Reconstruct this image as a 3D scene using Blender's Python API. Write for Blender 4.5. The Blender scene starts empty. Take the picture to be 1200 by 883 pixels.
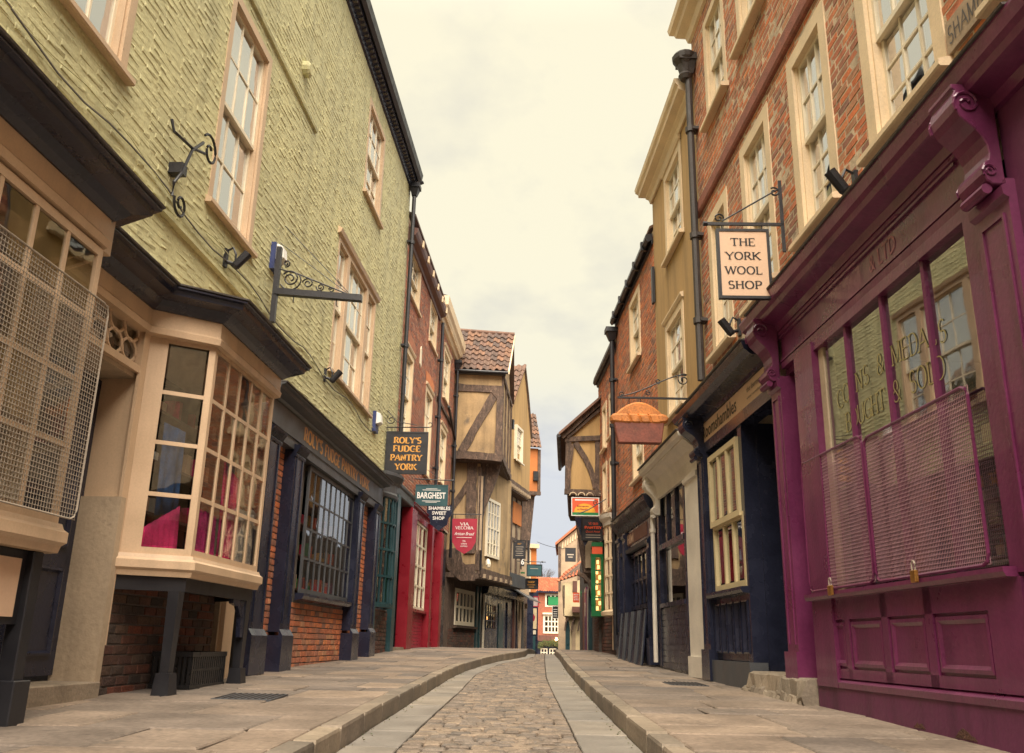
import bpy, bmesh, math, random
import numpy as np
from mathutils import Matrix, Vector
random.seed(7)
C = bpy.context.scene.collection
SC = bpy.context.scene
# ------------------------------------------------------------------ camera
F, W, H = 1040.0, 1200.0, 883.0
PITCH = math.atan((755-441.5)/F); ROLL = math.radians(1.2); CH = 0.57
cd = bpy.data.cameras.new('camera'); cam = bpy.data.objects.new('camera', cd); C.objects.link(cam)
cd.sensor_width = 36; cd.lens = 36*F/W; cd.clip_end = 2000; cd.clip_start = .05
_f = Vector((0, math.cos(PITCH), math.sin(PITCH))); _u = Vector((0, -math.sin(PITCH), math.cos(PITCH))); _r = Vector((1, 0, 0))
_cu = _u*math.cos(ROLL)-_r*math.sin(ROLL); _cr = _r*math.cos(ROLL)+_u*math.sin(ROLL)
cam.matrix_world = Matrix(((_cr.x, _cu.x, -_f.x, 0), (_cr.y, _cu.y, -_f.y, 0), (_cr.z, _cu.z, -_f.z, CH), (0, 0, 0, 1)))
SC.camera = cam
# ------------------------------------------------------------------ sky, sun, exposure
SC.view_settings.view_transform = 'Standard'; SC.view_settings.look = 'None'
SC.view_settings.exposure = 1.3; SC.view_settings.gamma = 1
SUN_EL, SUN_AZ = math.radians(52), math.radians(176)      # azimuth measured clockwise from +Y
w = bpy.data.worlds.new('World'); SC.world = w; w.use_nodes = True
nt = w.node_tree; nt.nodes.clear()
N = nt.nodes.new
out = N('ShaderNodeOutputWorld'); bg = N('ShaderNodeBackground'); bg.inputs['Strength'].default_value = 0.1
sky = N('ShaderNodeTexSky'); sky.sky_type = 'NISHITA'; sky.sun_disc = False
sky.sun_elevation = SUN_EL; sky.sun_rotation = SUN_AZ; sky.dust_density = 3
tc = N('ShaderNodeTexCoord'); sep = N('ShaderNodeSeparateXYZ'); nt.links.new(tc.outputs['Generated'], sep.inputs[0])
# flattened cloud coordinates: x/(z+.25), y/(z+.25)
add = N('ShaderNodeMath'); add.operation = 'ADD'; add.inputs[1].default_value = .3; nt.links.new(sep.outputs[2], add.inputs[0])
mx = N('ShaderNodeMath'); mx.operation = 'MAXIMUM'; mx.inputs[1].default_value = .12; nt.links.new(add.outputs[0], mx.inputs[0])
dx = N('ShaderNodeMath'); dx.operation = 'DIVIDE'; nt.links.new(sep.outputs[0], dx.inputs[0]); nt.links.new(mx.outputs[0], dx.inputs[1])
dy = N('ShaderNodeMath'); dy.operation = 'DIVIDE'; nt.links.new(sep.outputs[1], dy.inputs[0]); nt.links.new(mx.outputs[0], dy.inputs[1])
cmb = N('ShaderNodeCombineXYZ'); nt.links.new(dx.outputs[0], cmb.inputs[0]); nt.links.new(dy.outputs[0], cmb.inputs[1])
noi = N('ShaderNodeTexNoise'); noi.inputs['Scale'].default_value = 3.0; noi.inputs['Detail'].default_value = 7; noi.inputs['Roughness'].default_value = .55
nt.links.new(cmb.outputs[0], noi.inputs['Vector'])
cr = N('ShaderNodeValToRGB'); cr.color_ramp.elements[0].position = .30; cr.color_ramp.elements[1].position = .50
nt.links.new(noi.outputs[0], cr.inputs[0])
# cloud body colour runs from the grey-blue of the low sky to the cream overhead
elr = N('ShaderNodeValToRGB'); nt.links.new(sep.outputs[2], elr.inputs[0])
E_ = elr.color_ramp.elements; E_[0].position = .0; E_[0].color = (.48, .50, .56, 1); E_[1].position = .42; E_[1].color = (.755, .705, .53, 1)
e = elr.color_ramp.elements.new(.18); e.color = (.55, .56, .58, 1)
e = elr.color_ramp.elements.new(.29); e.color = (.72, .68, .53, 1)
e = elr.color_ramp.elements.new(.62); e.color = (.77, .715, .535, 1)
e = elr.color_ramp.elements.new(.97); e.color = (1.6, 1.49, 1.14, 1)
dark = N('ShaderNodeMixRGB'); dark.blend_type = 'MULTIPLY'; dark.inputs[0].default_value = 1
shade = N('ShaderNodeMixRGB'); shade.inputs[1].default_value = (.78, .80, .90, 1); shade.inputs[2].default_value = (1, 1, 1, 1)
nt.links.new(cr.outputs[0], shade.inputs[0]); nt.links.new(elr.outputs[0], dark.inputs[1]); nt.links.new(shade.outputs[0], dark.inputs[2])
mul = N('ShaderNodeVectorMath'); mul.operation = 'SCALE'; mul.inputs['Scale'].default_value = 5.5; nt.links.new(dark.outputs[0], mul.inputs[0])
mixs = N('ShaderNodeMixRGB'); mixs.inputs[0].default_value = .95
nt.links.new(sky.outputs[0], mixs.inputs[1]); nt.links.new(mul.outputs[0], mixs.inputs[2])
nt.links.new(mixs.outputs[0], bg.inputs[0]); nt.links.new(bg.outputs[0], out.inputs[0])
sd = bpy.data.lights.new('sun', 'SUN'); sun = bpy.data.objects.new('sun', sd); C.objects.link(sun)
sd.energy = 3.9; sd.angle = math.radians(60); sd.color = (1, .88, .75)
_sd = Vector((math.sin(SUN_AZ)*math.cos(SUN_EL), math.cos(SUN_AZ)*math.cos(SUN_EL), math.sin(SUN_EL)))
sun.rotation_euler = _sd.to_track_quat('Z', 'Y').to_euler()
SC.cycles.max_bounces = 6; SC.cycles.diffuse_bounces = 4; SC.cycles.glossy_bounces = 3; SC.cycles.transparent_max_bounces = 12; SC.cycles.transmission_bounces = 4

# ------------------------------------------------------------------ materials
MATS = {}
def mat(name, base, rough=.6, var=.18, scale=3., fine=.12, bump=.15, bscale=60., ramp=None, metal=0., spec=.5, rnd=.0, wear=None, wearamt=.0, wscale=9., coat=0., stretch=None, streak=0., lump=0.):
    """procedural paint / stone / wood: large soft variation, fine grain, per-piece variation, worn patches, bump"""
    if name in MATS: return MATS[name]
    m = bpy.data.materials.new(name); m.use_nodes = True; t = m.node_tree; b = t.nodes['Principled BSDF']; n = t.nodes.new; l = t.links.new
    b.inputs['Roughness'].default_value = rough; b.inputs['Metallic'].default_value = metal
    b.inputs['Specular IOR Level'].default_value = spec; b.inputs['Coat Weight'].default_value = coat
    g = n('ShaderNodeNewGeometry'); vec = g.outputs['Position']
    if stretch:
        mp = n('ShaderNodeMapping'); mp.inputs['Scale'].default_value = stretch; l(vec, mp.inputs['Vector']); vec = mp.outputs[0]
    if ramp:
        oi = n('ShaderNodeObjectInfo'); at = n('ShaderNodeAttribute'); at.attribute_name = 'rnd'
        a = n('ShaderNodeMath'); a.operation = 'ADD'; l(oi.outputs['Random'], a.inputs[0]); l(at.outputs['Fac'], a.inputs[1])
        f = n('ShaderNodeMath'); f.operation = 'FRACT'; l(a.outputs[0], f.inputs[0])
        r = n('ShaderNodeValToRGB'); l(f.outputs[0], r.inputs[0]); el = r.color_ramp.elements
        while len(el) > 1: el.remove(el[0])
        el[0].position = 0; el[0].color = tuple(ramp[0])+(1,)
        for i, c in enumerate(ramp[1:], 1):
            q = el.new(i/(len(ramp)-1)); q.color = tuple(c)+(1,)
        col = r.outputs[0]
    else:
        rgb = n('ShaderNodeRGB'); rgb.outputs[0].default_value = tuple(base)+(1,); col = rgb.outputs[0]
    n1 = n('ShaderNodeTexNoise'); n1.inputs['Scale'].default_value = scale; n1.inputs['Detail'].default_value = 5; l(vec, n1.inputs['Vector'])
    n2 = n('ShaderNodeTexNoise'); n2.inputs['Scale'].default_value = bscale; n2.inputs['Detail'].default_value = 4; l(vec, n2.inputs['Vector'])
    def mr(src, lo, hi):
        q = n('ShaderNodeMapRange'); q.inputs[1].default_value = .3; q.inputs[2].default_value = .7; q.inputs[3].default_value = lo; q.inputs[4].default_value = hi
        l(src, q.inputs[0]); return q.outputs[0]
    m1 = mr(n1.outputs[0], 1-var, 1+var); m2 = mr(n2.outputs[0], 1-fine, 1+fine)
    mm = n('ShaderNodeMath'); mm.operation = 'MULTIPLY'; l(m1, mm.inputs[0]); l(m2, mm.inputs[1])
    sc = n('ShaderNodeVectorMath'); sc.operation = 'SCALE'; l(col, sc.inputs[0]); l(mm.outputs[0], sc.inputs['Scale']); col = sc.outputs[0]
    if wear:
        n3 = n('ShaderNodeTexNoise'); n3.inputs['Scale'].default_value = wscale; n3.inputs['Detail'].default_value = 8; n3.inputs['Roughness'].default_value = .65; l(vec, n3.inputs['Vector'])
        q = n('ShaderNodeMapRange'); q.inputs[1].default_value = .74-.3*wearamt; q.inputs[2].default_value = .80-.2*wearamt; l(n3.outputs[0], q.inputs[0])
        mxx = n('ShaderNodeMixRGB'); mxx.inputs[2].default_value = tuple(wear)+(1,); l(q.outputs[0], mxx.inputs[0]); l(col, mxx.inputs[1]); col = mxx.outputs[0]
    if streak:
        mq = n('ShaderNodeMapping'); mq.inputs['Scale'].default_value = (5, 5, .45); l(g.outputs['Position'], mq.inputs['Vector'])
        n4 = n('ShaderNodeTexNoise'); n4.inputs['Scale'].default_value = 1.0; n4.inputs['Detail'].default_value = 6; l(mq.outputs[0], n4.inputs['Vector'])
        q4 = n('ShaderNodeMapRange'); q4.inputs[1].default_value = .48; q4.inputs[2].default_value = .75; q4.inputs[3].default_value = 1; q4.inputs[4].default_value = 1-streak; l(n4.outputs[0], q4.inputs[0])
        s4 = n('ShaderNodeVectorMath'); s4.operation = 'SCALE'; l(col, s4.inputs[0]); l(q4.outputs[0], s4.inputs['Scale']); col = s4.outputs[0]
    l(col, b.inputs['Base Color'])
    rr = mr(n1.outputs[0], max(.05, rough-.1), min(1, rough+.1)); l(rr, b.inputs['Roughness'])
    if bump:
        bp = n('ShaderNodeBump'); bp.inputs['Strength'].default_value = bump; bp.inputs['Distance'].default_value = .01; l(n2.outputs[0], bp.inputs['Height']); l(bp.outputs[0], b.inputs['Normal'])
        if lump:
            n6 = n('ShaderNodeTexNoise'); n6.inputs['Scale'].default_value = 11; n6.inputs['Detail'].default_value = 6; l(g.outputs['Position'], n6.inputs['Vector']); b2_ = n('ShaderNodeBump'); b2_.inputs['Strength'].default_value = lump; b2_.inputs['Distance'].default_value = .03; l(n6.outputs[0], b2_.inputs['Height']); l(b2_.outputs[0], bp.inputs['Normal'])
    MATS[name] = m; return m
def glass(name, tint=(1, 1, 1), mirror=.25, rough=.03, dark=None, wob=.04):
    m = bpy.data.materials.new(name); m.use_nodes = True; t = m.node_tree; t.nodes.clear(); n = t.nodes.new; l = t.links.new
    o = n('ShaderNodeOutputMaterial'); tr = n('ShaderNodeBsdfTransparent'); tr.inputs[0].default_value = tuple(tint)+(1,)
    gl = n('ShaderNodeBsdfGlossy'); gl.inputs['Roughness'].default_value = rough; gl.inputs[0].default_value = (.95, .95, .95, 1)
    fr = n('ShaderNodeFresnel'); fr.inputs[0].default_value = 1.5
    q = n('ShaderNodeMapRange'); q.inputs[3].default_value = mirror; q.inputs[4].default_value = 1; l(fr.outputs[0], q.inputs[0])
    g = n('ShaderNodeNewGeometry'); no = n('ShaderNodeTexNoise'); no.inputs['Scale'].default_value = 2.2; no.inputs['Detail'].default_value = 2; l(g.outputs['Position'], no.inputs['Vector'])
    bp = n('ShaderNodeBump'); bp.inputs['Strength'].default_value = wob*4; bp.inputs['Distance'].default_value = .03; l(no.outputs[0], bp.inputs['Height']); l(bp.outputs[0], gl.inputs['Normal'])
    bf = n('ShaderNodeMath'); bf.operation = 'SUBTRACT'; bf.inputs[0].default_value = 1; l(g.outputs['Backfacing'], bf.inputs[1]); mu = n('ShaderNodeMath'); mu.operation = 'MULTIPLY'; l(q.outputs[0], mu.inputs[0]); l(bf.outputs[0], mu.inputs[1])
    mx = n('ShaderNodeMixShader'); l(mu.outputs[0], mx.inputs[0]); l(tr.outputs[0], mx.inputs[1]); l(gl.outputs[0], mx.inputs[2]); l(mx.outputs[0], o.inputs[0]); return m
def emis(name, col, st):
    m = bpy.data.materials.new(name); m.use_nodes = True; b = m.node_tree.nodes['Principled BSDF']
    b.inputs['Base Color'].default_value = tuple(col)+(1,); b.inputs['Emission Color'].default_value = tuple(col)+(1,); b.inputs['Emission Strength'].default_value = st; return m
M = dict(
 green=mat('green_painted_brick', (.52, .495, .275), .65, .10, 1.6, .10, .4, 40, wear=(.38, .35, .19), wearamt=.3, wscale=4, streak=.25, lump=.3),
 cream=mat('cream_paint', (.62, .45, .295), .42, .08, 2.5, .05, .08, 70, wear=(.34, .25, .17), wearamt=.16, wscale=11, streak=.2),
 creamdirty=mat('weathered_cream_render', (.46, .36, .25), .8, .12, 3, .07, .4, 30, wear=(.26, .20, .15), wearamt=.35, wscale=6, streak=.3),
 stone=mat('cream_window_stone', (.70, .55, .36), .6, .1, 3, .07, .2, 60, wear=(.36, .27, .18), wearamt=.2, wscale=10),
 peach=mat('peach_window_timber', (.53, .385, .25), .5, .12, 3, .08, .12, 70, wear=(.3, .2, .13), wearamt=.2, wscale=12),
 sash=mat('sash_white_paint', (.74, .66, .50), .45, .06, 4, .05, .05, 90),
 navy=mat('dark_navy_gloss', (.019, .022, .042), .26, .25, 3, .15, .12, 40),
 black=mat('black_iron', (.012, .012, .016), .45, .2, 6, .15, .2, 90),
 lead=mat('cornice_lead_top', (.10, .09, .085), .75, .3, 5, .2, .3, 50),
 grey=mat('grey_slate_paint', (.075, .08, .088), .45, .2, 4, .12, .15, 60),
 purple=mat('plum_gloss_paint', (.145, .026, .082), .32, .14, 2.5, .10, .2, 35, wear=(.27, .15, .18), wearamt=.2, wscale=22, coat=.25, streak=.3),
 plum2=mat('plum_plinth_paint', (.13, .028, .078), .5, .14, 2.5, .08, .25, 30, wear=(.06, .045, .03), wearamt=.35, wscale=7, streak=.4),
 teal=mat('teal_paint', (.022, .062, .072), .35, .2, 3, .1, .12, 50),
 red=mat('crimson_paint', (.22, .010, .020), .33, .12, 3, .08, .1, 50, wear=(.45, .2, .16), wearamt=.08, wscale=20),
 brick=mat('red_brick', None, .85, .2, 9, .2, .35, 60, ramp=[(.56, .16, .055), (.48, .15, .07), (.34, .14, .085), (.60, .21, .08), (.40, .13, .065), (.22, .12, .09), (.54, .17, .07), (.44, .22, .12), (.30, .13, .08)]),
 bricksootshade=mat('sooty_shaded_brick', None, .9, .3, 9, .3, .7, 60, ramp=[(.07, .04, .028), (.11, .045, .03), (.045, .032, .028), (.15, .045, .025), (.09, .06, .045), (.04, .03, .026), (.12, .07, .045)]),  # soot tones, darkened further so the colour carries the shade under the bay
 brickplum=mat('plum_brown_brick', None, .85, .25, 9, .25, .6, 70, ramp=[(.30, .10, .06), (.38, .12, .06), (.22, .08, .055), (.34, .11, .07), (.16, .075, .06), (.44, .13, .06)]),
 mortar=mat('lime_mortar', (.50, .40, .28), .95, .3, 6, .2, .5, 80, wear=(.16, .12, .09), wearamt=.4, wscale=5),
 mortar2=mat('dark_mortar', (.10, .085, .075), .95, .3, 6, .2, .5, 80),
 ochre=mat('ochre_render', (.43, .275, .115), .8, .10, 1.2, .06, .25, 40, wear=(.42, .27, .12), wearamt=.25, wscale=2.5, stretch=(1, 1, .3), streak=.35),
 buff=mat('buff_lime_plaster', (.38, .26, .135), .9, .22, 1.8, .1, .35, 30, wear=(.16, .125, .09), wearamt=.55, wscale=1.6, streak=.4),
 orange=mat('orange_render', (.50, .17, .045), .85, .15, 1.5, .08, .25, 40),
 timber=mat('weathered_oak', (.095, .062, .045), .85, .5, 6, .5, 1.0, 30, wear=(.25, .17, .12), wearamt=.55, wscale=7, stretch=(2.2, 2.2, .7)),
 tile=mat('old_pantile', None, .85, .3, 5, .25, .5, 50, ramp=[(.10, .065, .052), (.15, .085, .06), (.075, .055, .048), (.19, .10, .06), (.12, .075, .055)]),
 tilered=mat('red_pantile', None, .85, .2, 5, .2, .5, 50, ramp=[(.42, .13, .06), (.34, .10, .05), (.46, .17, .08)]),
 slab=mat('york_stone', None, .72, .28, 2.2, .2, .8, 30, ramp=[(.235, .18, .135), (.155, .13, .11), (.275, .21, .155), (.14, .12, .105), (.25, .19, .14), (.19, .16, .135)], wear=(.11, .095, .08), wearamt=.42, wscale=4.5),
 kerb=mat('kerb_stone', None, .7, .25, 3, .15, .5, 40, ramp=[(.26, .21, .155), (.17, .145, .115), (.31, .25, .18), (.22, .18, .14)], wear=(.10, .085, .07), wearamt=.3, wscale=5),
 channel=mat('channel_stone', None, .65, .2, 3, .1, .3, 45, ramp=[(.26, .23, .19), (.22, .20, .175), (.29, .25, .20), (.19, .18, .165)]),
 sett=mat('granite_sett', None, .7, .3, 8, .25, .8, 60, ramp=[(.24, .185, .135), (.18, .145, .115), (.30, .23, .165), (.14, .12, .10), (.22, .18, .145)]),
 bed=mat('joint_bed', (.055, .048, .04), .95, .3, 10, .3, .6, 60),
 soil=mat('far_ground', (.16, .13, .10), .95, .2, 2, .1, .3, 20),
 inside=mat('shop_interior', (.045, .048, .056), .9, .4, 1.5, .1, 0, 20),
 floorin=mat('shop_floor', (.10, .07, .045), .8, .2, 2, .1, 0, 20),
 blind=mat('pale_blind', (.74, .68, .55), .8, .07, 2.5, .03, .05, 60),
 pipe=mat('rust_brown_pipe', (.045, .038, .035), .6, .3, 8, .2, .3, 60, wear=(.14, .09, .06), wearamt=.25, wscale=14),
 butter=mat('butter_cream_paint', (.60, .50, .29), .4, .08, 3, .05, .06, 60, wear=(.3, .22, .12), wearamt=.1, wscale=16),
 white=mat('chalk_white_paint', (.66, .61, .52), .55, .12, 3, .08, .15, 60, wear=(.3, .27, .23), wearamt=.2, wscale=10),
 gold=mat('gold_lettering', (.62, .30, .06), .45, .1, 6, .08, .05, 60),
 rust=mat('rusty_orange', (.50, .18, .045), .6, .3, 6, .25, .3, 40, wear=(.17, .07, .04), wearamt=.35, wscale=14),
 pieside=mat('pie_crust_maroon', (.20, .06, .04), .6, .3, 6, .2, .3, 40, wear=(.28, .11, .06), wearamt=.4, wscale=10),
 signcream=mat('sign_cream', (.68, .47, .32), .5, .04, 3, .03, .03, 60),
 signblack=mat('sign_black', (.018, .018, .022), .4, .1, 5, .1, .05, 60),
 signteal=mat('sign_teal', (.022, .075, .085), .4, .1, 5, .1, .05, 60),
 signred=mat('sign_red', (.32, .012, .035), .45, .1, 5, .1, .05, 60),
 pink=mat('pink_fabric', (.62, .03, .15), .8, .45, 6, .15, .3, 60),
 magenta=mat('magenta_fabric', (.50, .03, .16), .8, .3, 7, .3, .3, 60),
 blue=mat('blue_fabric', (.03, .11, .28), .7, .45, 6, .2, .3, 60),
 paper=mat('pattern_print', None, .8, .3, 8, .3, 0, 60, ramp=[(.35, .30, .28), (.12, .10, .12), (.45, .40, .36), (.3, .05, .12)]),
 letw=mat('letter_white', (.75, .74, .70), .5, .03, 3, .02, 0, 60),
 letb=mat('letter_black', (.015, .013, .013), .5, .03, 3, .02, 0, 60),
 letpale=mat('faded_lettering', (.33, .13, .16), .5, .3, 8, .3, 0, 60),
 letgold=mat('gilt_window_lettering', (.34, .29, .12), .5, .1, 8, .1, 0, 60),
 plastic=mat('black_plastic', (.012, .012, .013), .35, .1, 8, .1, .1, 60),
 wirec=mat('cream_wire', (.36, .31, .25), .5, .1, 8, .1, 0, 60),
 wirep=mat('plum_wire', (.42, .24, .28), .4, .1, 8, .1, 0, 60),
 brass=mat('brass', (.50, .26, .07), .35, .2, 9, .2, .1, 60, metal=.8),
 fawn=mat('fawn_plaster', (.36, .27, .18), .9, .2, 2, .1, .3, 30),
 palecream=mat('pale_cream_render', (.62, .50, .30), .85, .15, 2, .08, .2, 30),
 gshop=mat('bright_green_paint', (.008, .13, .04), .35, .1, 4, .08, .1, 50),
 foliage=mat('foliage_mix', None, .8, .3, 6, .3, 0, 60, ramp=[(.05, .09, .02), (.09, .12, .03), (.14, .10, .03), (.04, .07, .02)]),
 signal=mat('signal_orange', (.75, .10, .03), .5, .05, 4, .05, 0, 60),
 signyel=mat('sign_yellow', (.80, .38, .03), .5, .05, 4, .05, 0, 60),
 signgreen=mat('sign_green', (.01, .20, .06), .5, .05, 4, .05, 0, 60),
 cobalt=mat('alarm_blue', (.03, .045, .15), .4, .05, 4, .05, 0, 60),
 wood=mat('door_wood', (.12, .05, .035), .5, .2, 4, .2, .2, 50),
 twig=mat('bare_twig', (.10, .08, .07), .9, .2, 4, .2, 0, 50),
)
G1 = glass('window_glass', (.88, .90, .90), .19, .02, wob=.02)
G2 = glass('upper_glass', (.90, .92, .90), .52, .03, wob=.10)
G3 = glass('shop_glass', (.80, .82, .80), .30, .02, wob=.004)
WARM = emis('warm_lit_display', (1, .55, .18), 1.6)
LAMP = emis('lamp_glow', (1, .6, .25), 3)
WOBJ = {}

# ------------------------------------------------------------------ frames, mesh builder, things
class Fr:
    """a facade: u runs along it away from the camera, v out towards the street, z up"""
    def __init__(s, A, D, side):
        d = math.hypot(*D); s.A = (A[0], A[1]); s.D = (D[0]/d, D[1]/d); s.s = side
        s.N = (-s.D[1], s.D[0]) if side > 0 else (s.D[1], -s.D[0])
        s.ang = math.atan2(s.D[1], s.D[0])
    def w(s, u, v, z): return Vector((s.A[0]+s.D[0]*u+s.N[0]*v, s.A[1]+s.D[1]*u+s.N[1]*v, z))
FL = Fr((-3.52248965, .01489789), (.06299862, .99801361), -1)
FR = Fr((2.84781155, .0036504), (-.03350947, .9994384), 1)
FX = Fr((0, 0), (1, 0), -1)       # street-crossing frame: u = x, v = towards the camera side (v = -(y)) , used with base y
def setp(o, label=None, cat=None, group=None, kind=None):
    if label: o['label'] = label
    if cat: o['category'] = cat
    if group: o['group'] = group
    if kind: o['kind'] = kind
class T:
    """a thing: an Empty at its base that parents its parts"""
    def __init__(s, fr, base, name, label, cat, group=None, kind=None):
        s.fr = fr; s.b = base; o = bpy.data.objects.new(name, None); C.objects.link(o); s.o = o; o.empty_display_size = .3
        o.location = fr.w(*base); o.rotation_euler = (0, 0, fr.ang); setp(o, label, cat, group, kind); s.pool = {}; s.rot = 0.
    def loc(s, u, v, z): return (u-s.b[0], (v-s.b[1])*s.fr.s, z-s.b[2])
    def mb(s): return MB(s.fr, s.b, s.o, s.loc)
    def sub(s, a, b, out=1): return Sub(s, a, b)
class Sub:
    """a face of a thing that is turned: runs from host point a to b (u, v); its parts still belong to the thing"""
    def __init__(s, host, a, b, side=None):
        A = host.fr.w(a[0], a[1], 0); B = host.fr.w(b[0], b[1], 0); s.host = host; s.fr = Fr((A.x, A.y), (B.x-A.x, B.y-A.y), side or host.fr.s)
        s.L = (B-A).length; s.b = (0, 0, 0); s.o = host.o; s.pool = {}; s.rot = s.fr.ang-host.fr.ang
        h = host.fr; W = h.w(*host.b); c, q = math.cos(-h.ang), math.sin(-h.ang)
        s._f = lambda P: ((P.x-W.x)*c-(P.y-W.y)*q, (P.x-W.x)*q+(P.y-W.y)*c, P.z-W.z)
    def loc(s, u, v, z): return s._f(s.fr.w(u, v, z))
    def mb(s): return MB(s.fr, s.b, s.o, s.loc)
class MB:
    def __init__(s, fr, base=(0, 0, 0), parent=None, loc=None):
        s._l = loc; s.fr = fr; s.b = base; s.par = parent; s.V = []; s.Fc = []; s.R = []; s.cur = 0.
    def p(s, u, v, z): return s._l(u, v, z) if s._l else (u-s.b[0], (v-s.b[1])*s.fr.s, z-s.b[2])
    def add(s, vs, fs):
        n = len(s.V); s.V += [s.p(*q) for q in vs]; s.R += [s.cur]*len(vs)
        s.Fc += [tuple(n+i for i in f) for f in fs]; return s
    def box(s, u0, u1, v0, v1, z0, z1):
        return s.add([(u0, v0, z0), (u1, v0, z0), (u1, v1, z0), (u0, v1, z0), (u0, v0, z1), (u1, v0, z1), (u1, v1, z1), (u0, v1, z1)],
                     [(0, 3, 2, 1), (4, 5, 6, 7), (0, 1, 5, 4), (1, 2, 6, 5), (2, 3, 7, 6), (3, 0, 4, 7)])
    def quad(s, a, b, c, d): return s.add([a, b, c, d], [(0, 1, 2, 3)])
    def hull(s, pts):          # two matching polygons (bottom list, top list)
        a, b = pts; n = len(a)
        return s.add(list(a)+list(b), [tuple(range(n))[::-1], tuple(range(n, 2*n))]+[(i, (i+1) % n, n+(i+1) % n, n+i) for i in range(n)])
    def sweep(s, prof, path, taper=None):
        """prof: closed polygon of (out, z); path: list of (u, v) with the street on its positive side; mitred corners"""
        n = len(path); P = [Vector(q) for q in path]; rings = []
        for i in range(n):
            d0 = (P[i]-P[i-1]).normalized() if i else None; d1 = (P[i+1]-P[i]).normalized() if i < n-1 else None
            if d0 is None: nn = Vector((-d1.y, d1.x)); k = 1
            elif d1 is None: nn = Vector((-d0.y, d0.x)); k = 1
            else:
                a = Vector((-d0.y, d0.x)); b = Vector((-d1.y, d1.x)); nn = (a+b).normalized(); k = 1/max(.3, nn.dot(a))
            rings.append([(P[i].x+nn.x*k*o, P[i].y+nn.y*k*o, z) for o, z in prof])
        m = len(prof); vs = [q for r in rings for q in r]; fs = [tuple(range(m))]
        for i in range(n-1):
            for j in range(m): fs.append((i*m+j, i*m+(j+1) % m, (i+1)*m+(j+1) % m, (i+1)*m+j))
        fs.append(tuple((n-1)*m+j for j in range(m))[::-1]); return s.add(vs, fs)
    def mould(s, prof, u0, u1, v=0): return s.sweep(prof, [(u0, v), (u1, v)])
    def tube(s, pts, r, k=6, closed=False):
        pts = [Vector(q) for q in pts]; rings = []
        for i, q in enumerate(pts):
            a = pts[i-1] if (i or closed) else q; b = pts[(i+1) % len(pts)] if (i < len(pts)-1 or closed) else q
            d = (b-a).normalized(); x = d.cross(Vector((0, 0, 1)))
            if x.length < .1: x = d.cross(Vector((1, 0, 0)))
            x.normalize(); y = d.cross(x); rr = r[i] if isinstance(r, (list, tuple)) else r
            rings.append([tuple(q+x*math.cos(t*2*math.pi/k)*rr+y*math.sin(t*2*math.pi/k)*rr) for t in range(k)])
        vs = [q for g in rings for q in g]; fs = []; n = len(pts)
        for i in range(n if closed else n-1):
            for j in range(k): fs.append((i*k+j, i*k+(j+1) % k, ((i+1) % n)*k+(j+1) % k, ((i+1) % n)*k+j))
        if not closed: fs += [tuple(range(k))[::-1], tuple((n-1)*k+j for j in range(k))]
        return s.add(vs, fs)
    def plate(s, poly, o, a, b, th):
        """poly (x,y) laid in the plane o + x*a + y*b and given the thickness vector th"""
        o, a, b, th = map(Vector, (o, a, b, th)); p0 = [tuple(o+a*x+b*y) for x, y in poly]; p1 = [tuple(Vector(q)+th) for q in p0]
        return s.hull((p0, p1))
    def build(s, name, m, parent=None, kind=None, label=None, smooth=False, thing=None, bevel=0, fixn=True):
        me = bpy.data.meshes.new(name); me.from_pydata(s.V, [], s.Fc)
        if any(s.R): a = me.attributes.new('rnd', 'FLOAT', 'POINT'); a.data.foreach_set('value', s.R)
        if fixn:
            bm = bmesh.new(); bm.from_mesh(me); bmesh.ops.recalc_face_normals(bm, faces=bm.faces); bm.to_mesh(me); bm.free()
        me.materials.append(m if not isinstance(m, str) else M[m])
        if smooth: me.shade_smooth()
        o = bpy.data.objects.new(name, me); C.objects.link(o)
        if bevel:
            md = o.modifiers.new('bevel', 'BEVEL'); md.width = bevel; md.segments = 1; md.limit_method = 'ANGLE'
        if thing: o.location = s.fr.w(*s.b); o.rotation_euler = (0, 0, s.fr.ang); setp(o, *thing)
        else: o.parent = parent or s.par
        if kind: o['kind'] = kind
        if label: o['label'] = label
        return o
def proj(p):
    q = Vector(p)-Vector((0, 0, CH)); d = q.dot(_f)
    if d <= .1: return None
    return 600+F*q.dot(_cr)/d, 441.5-F*q.dot(_cu)/d
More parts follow.
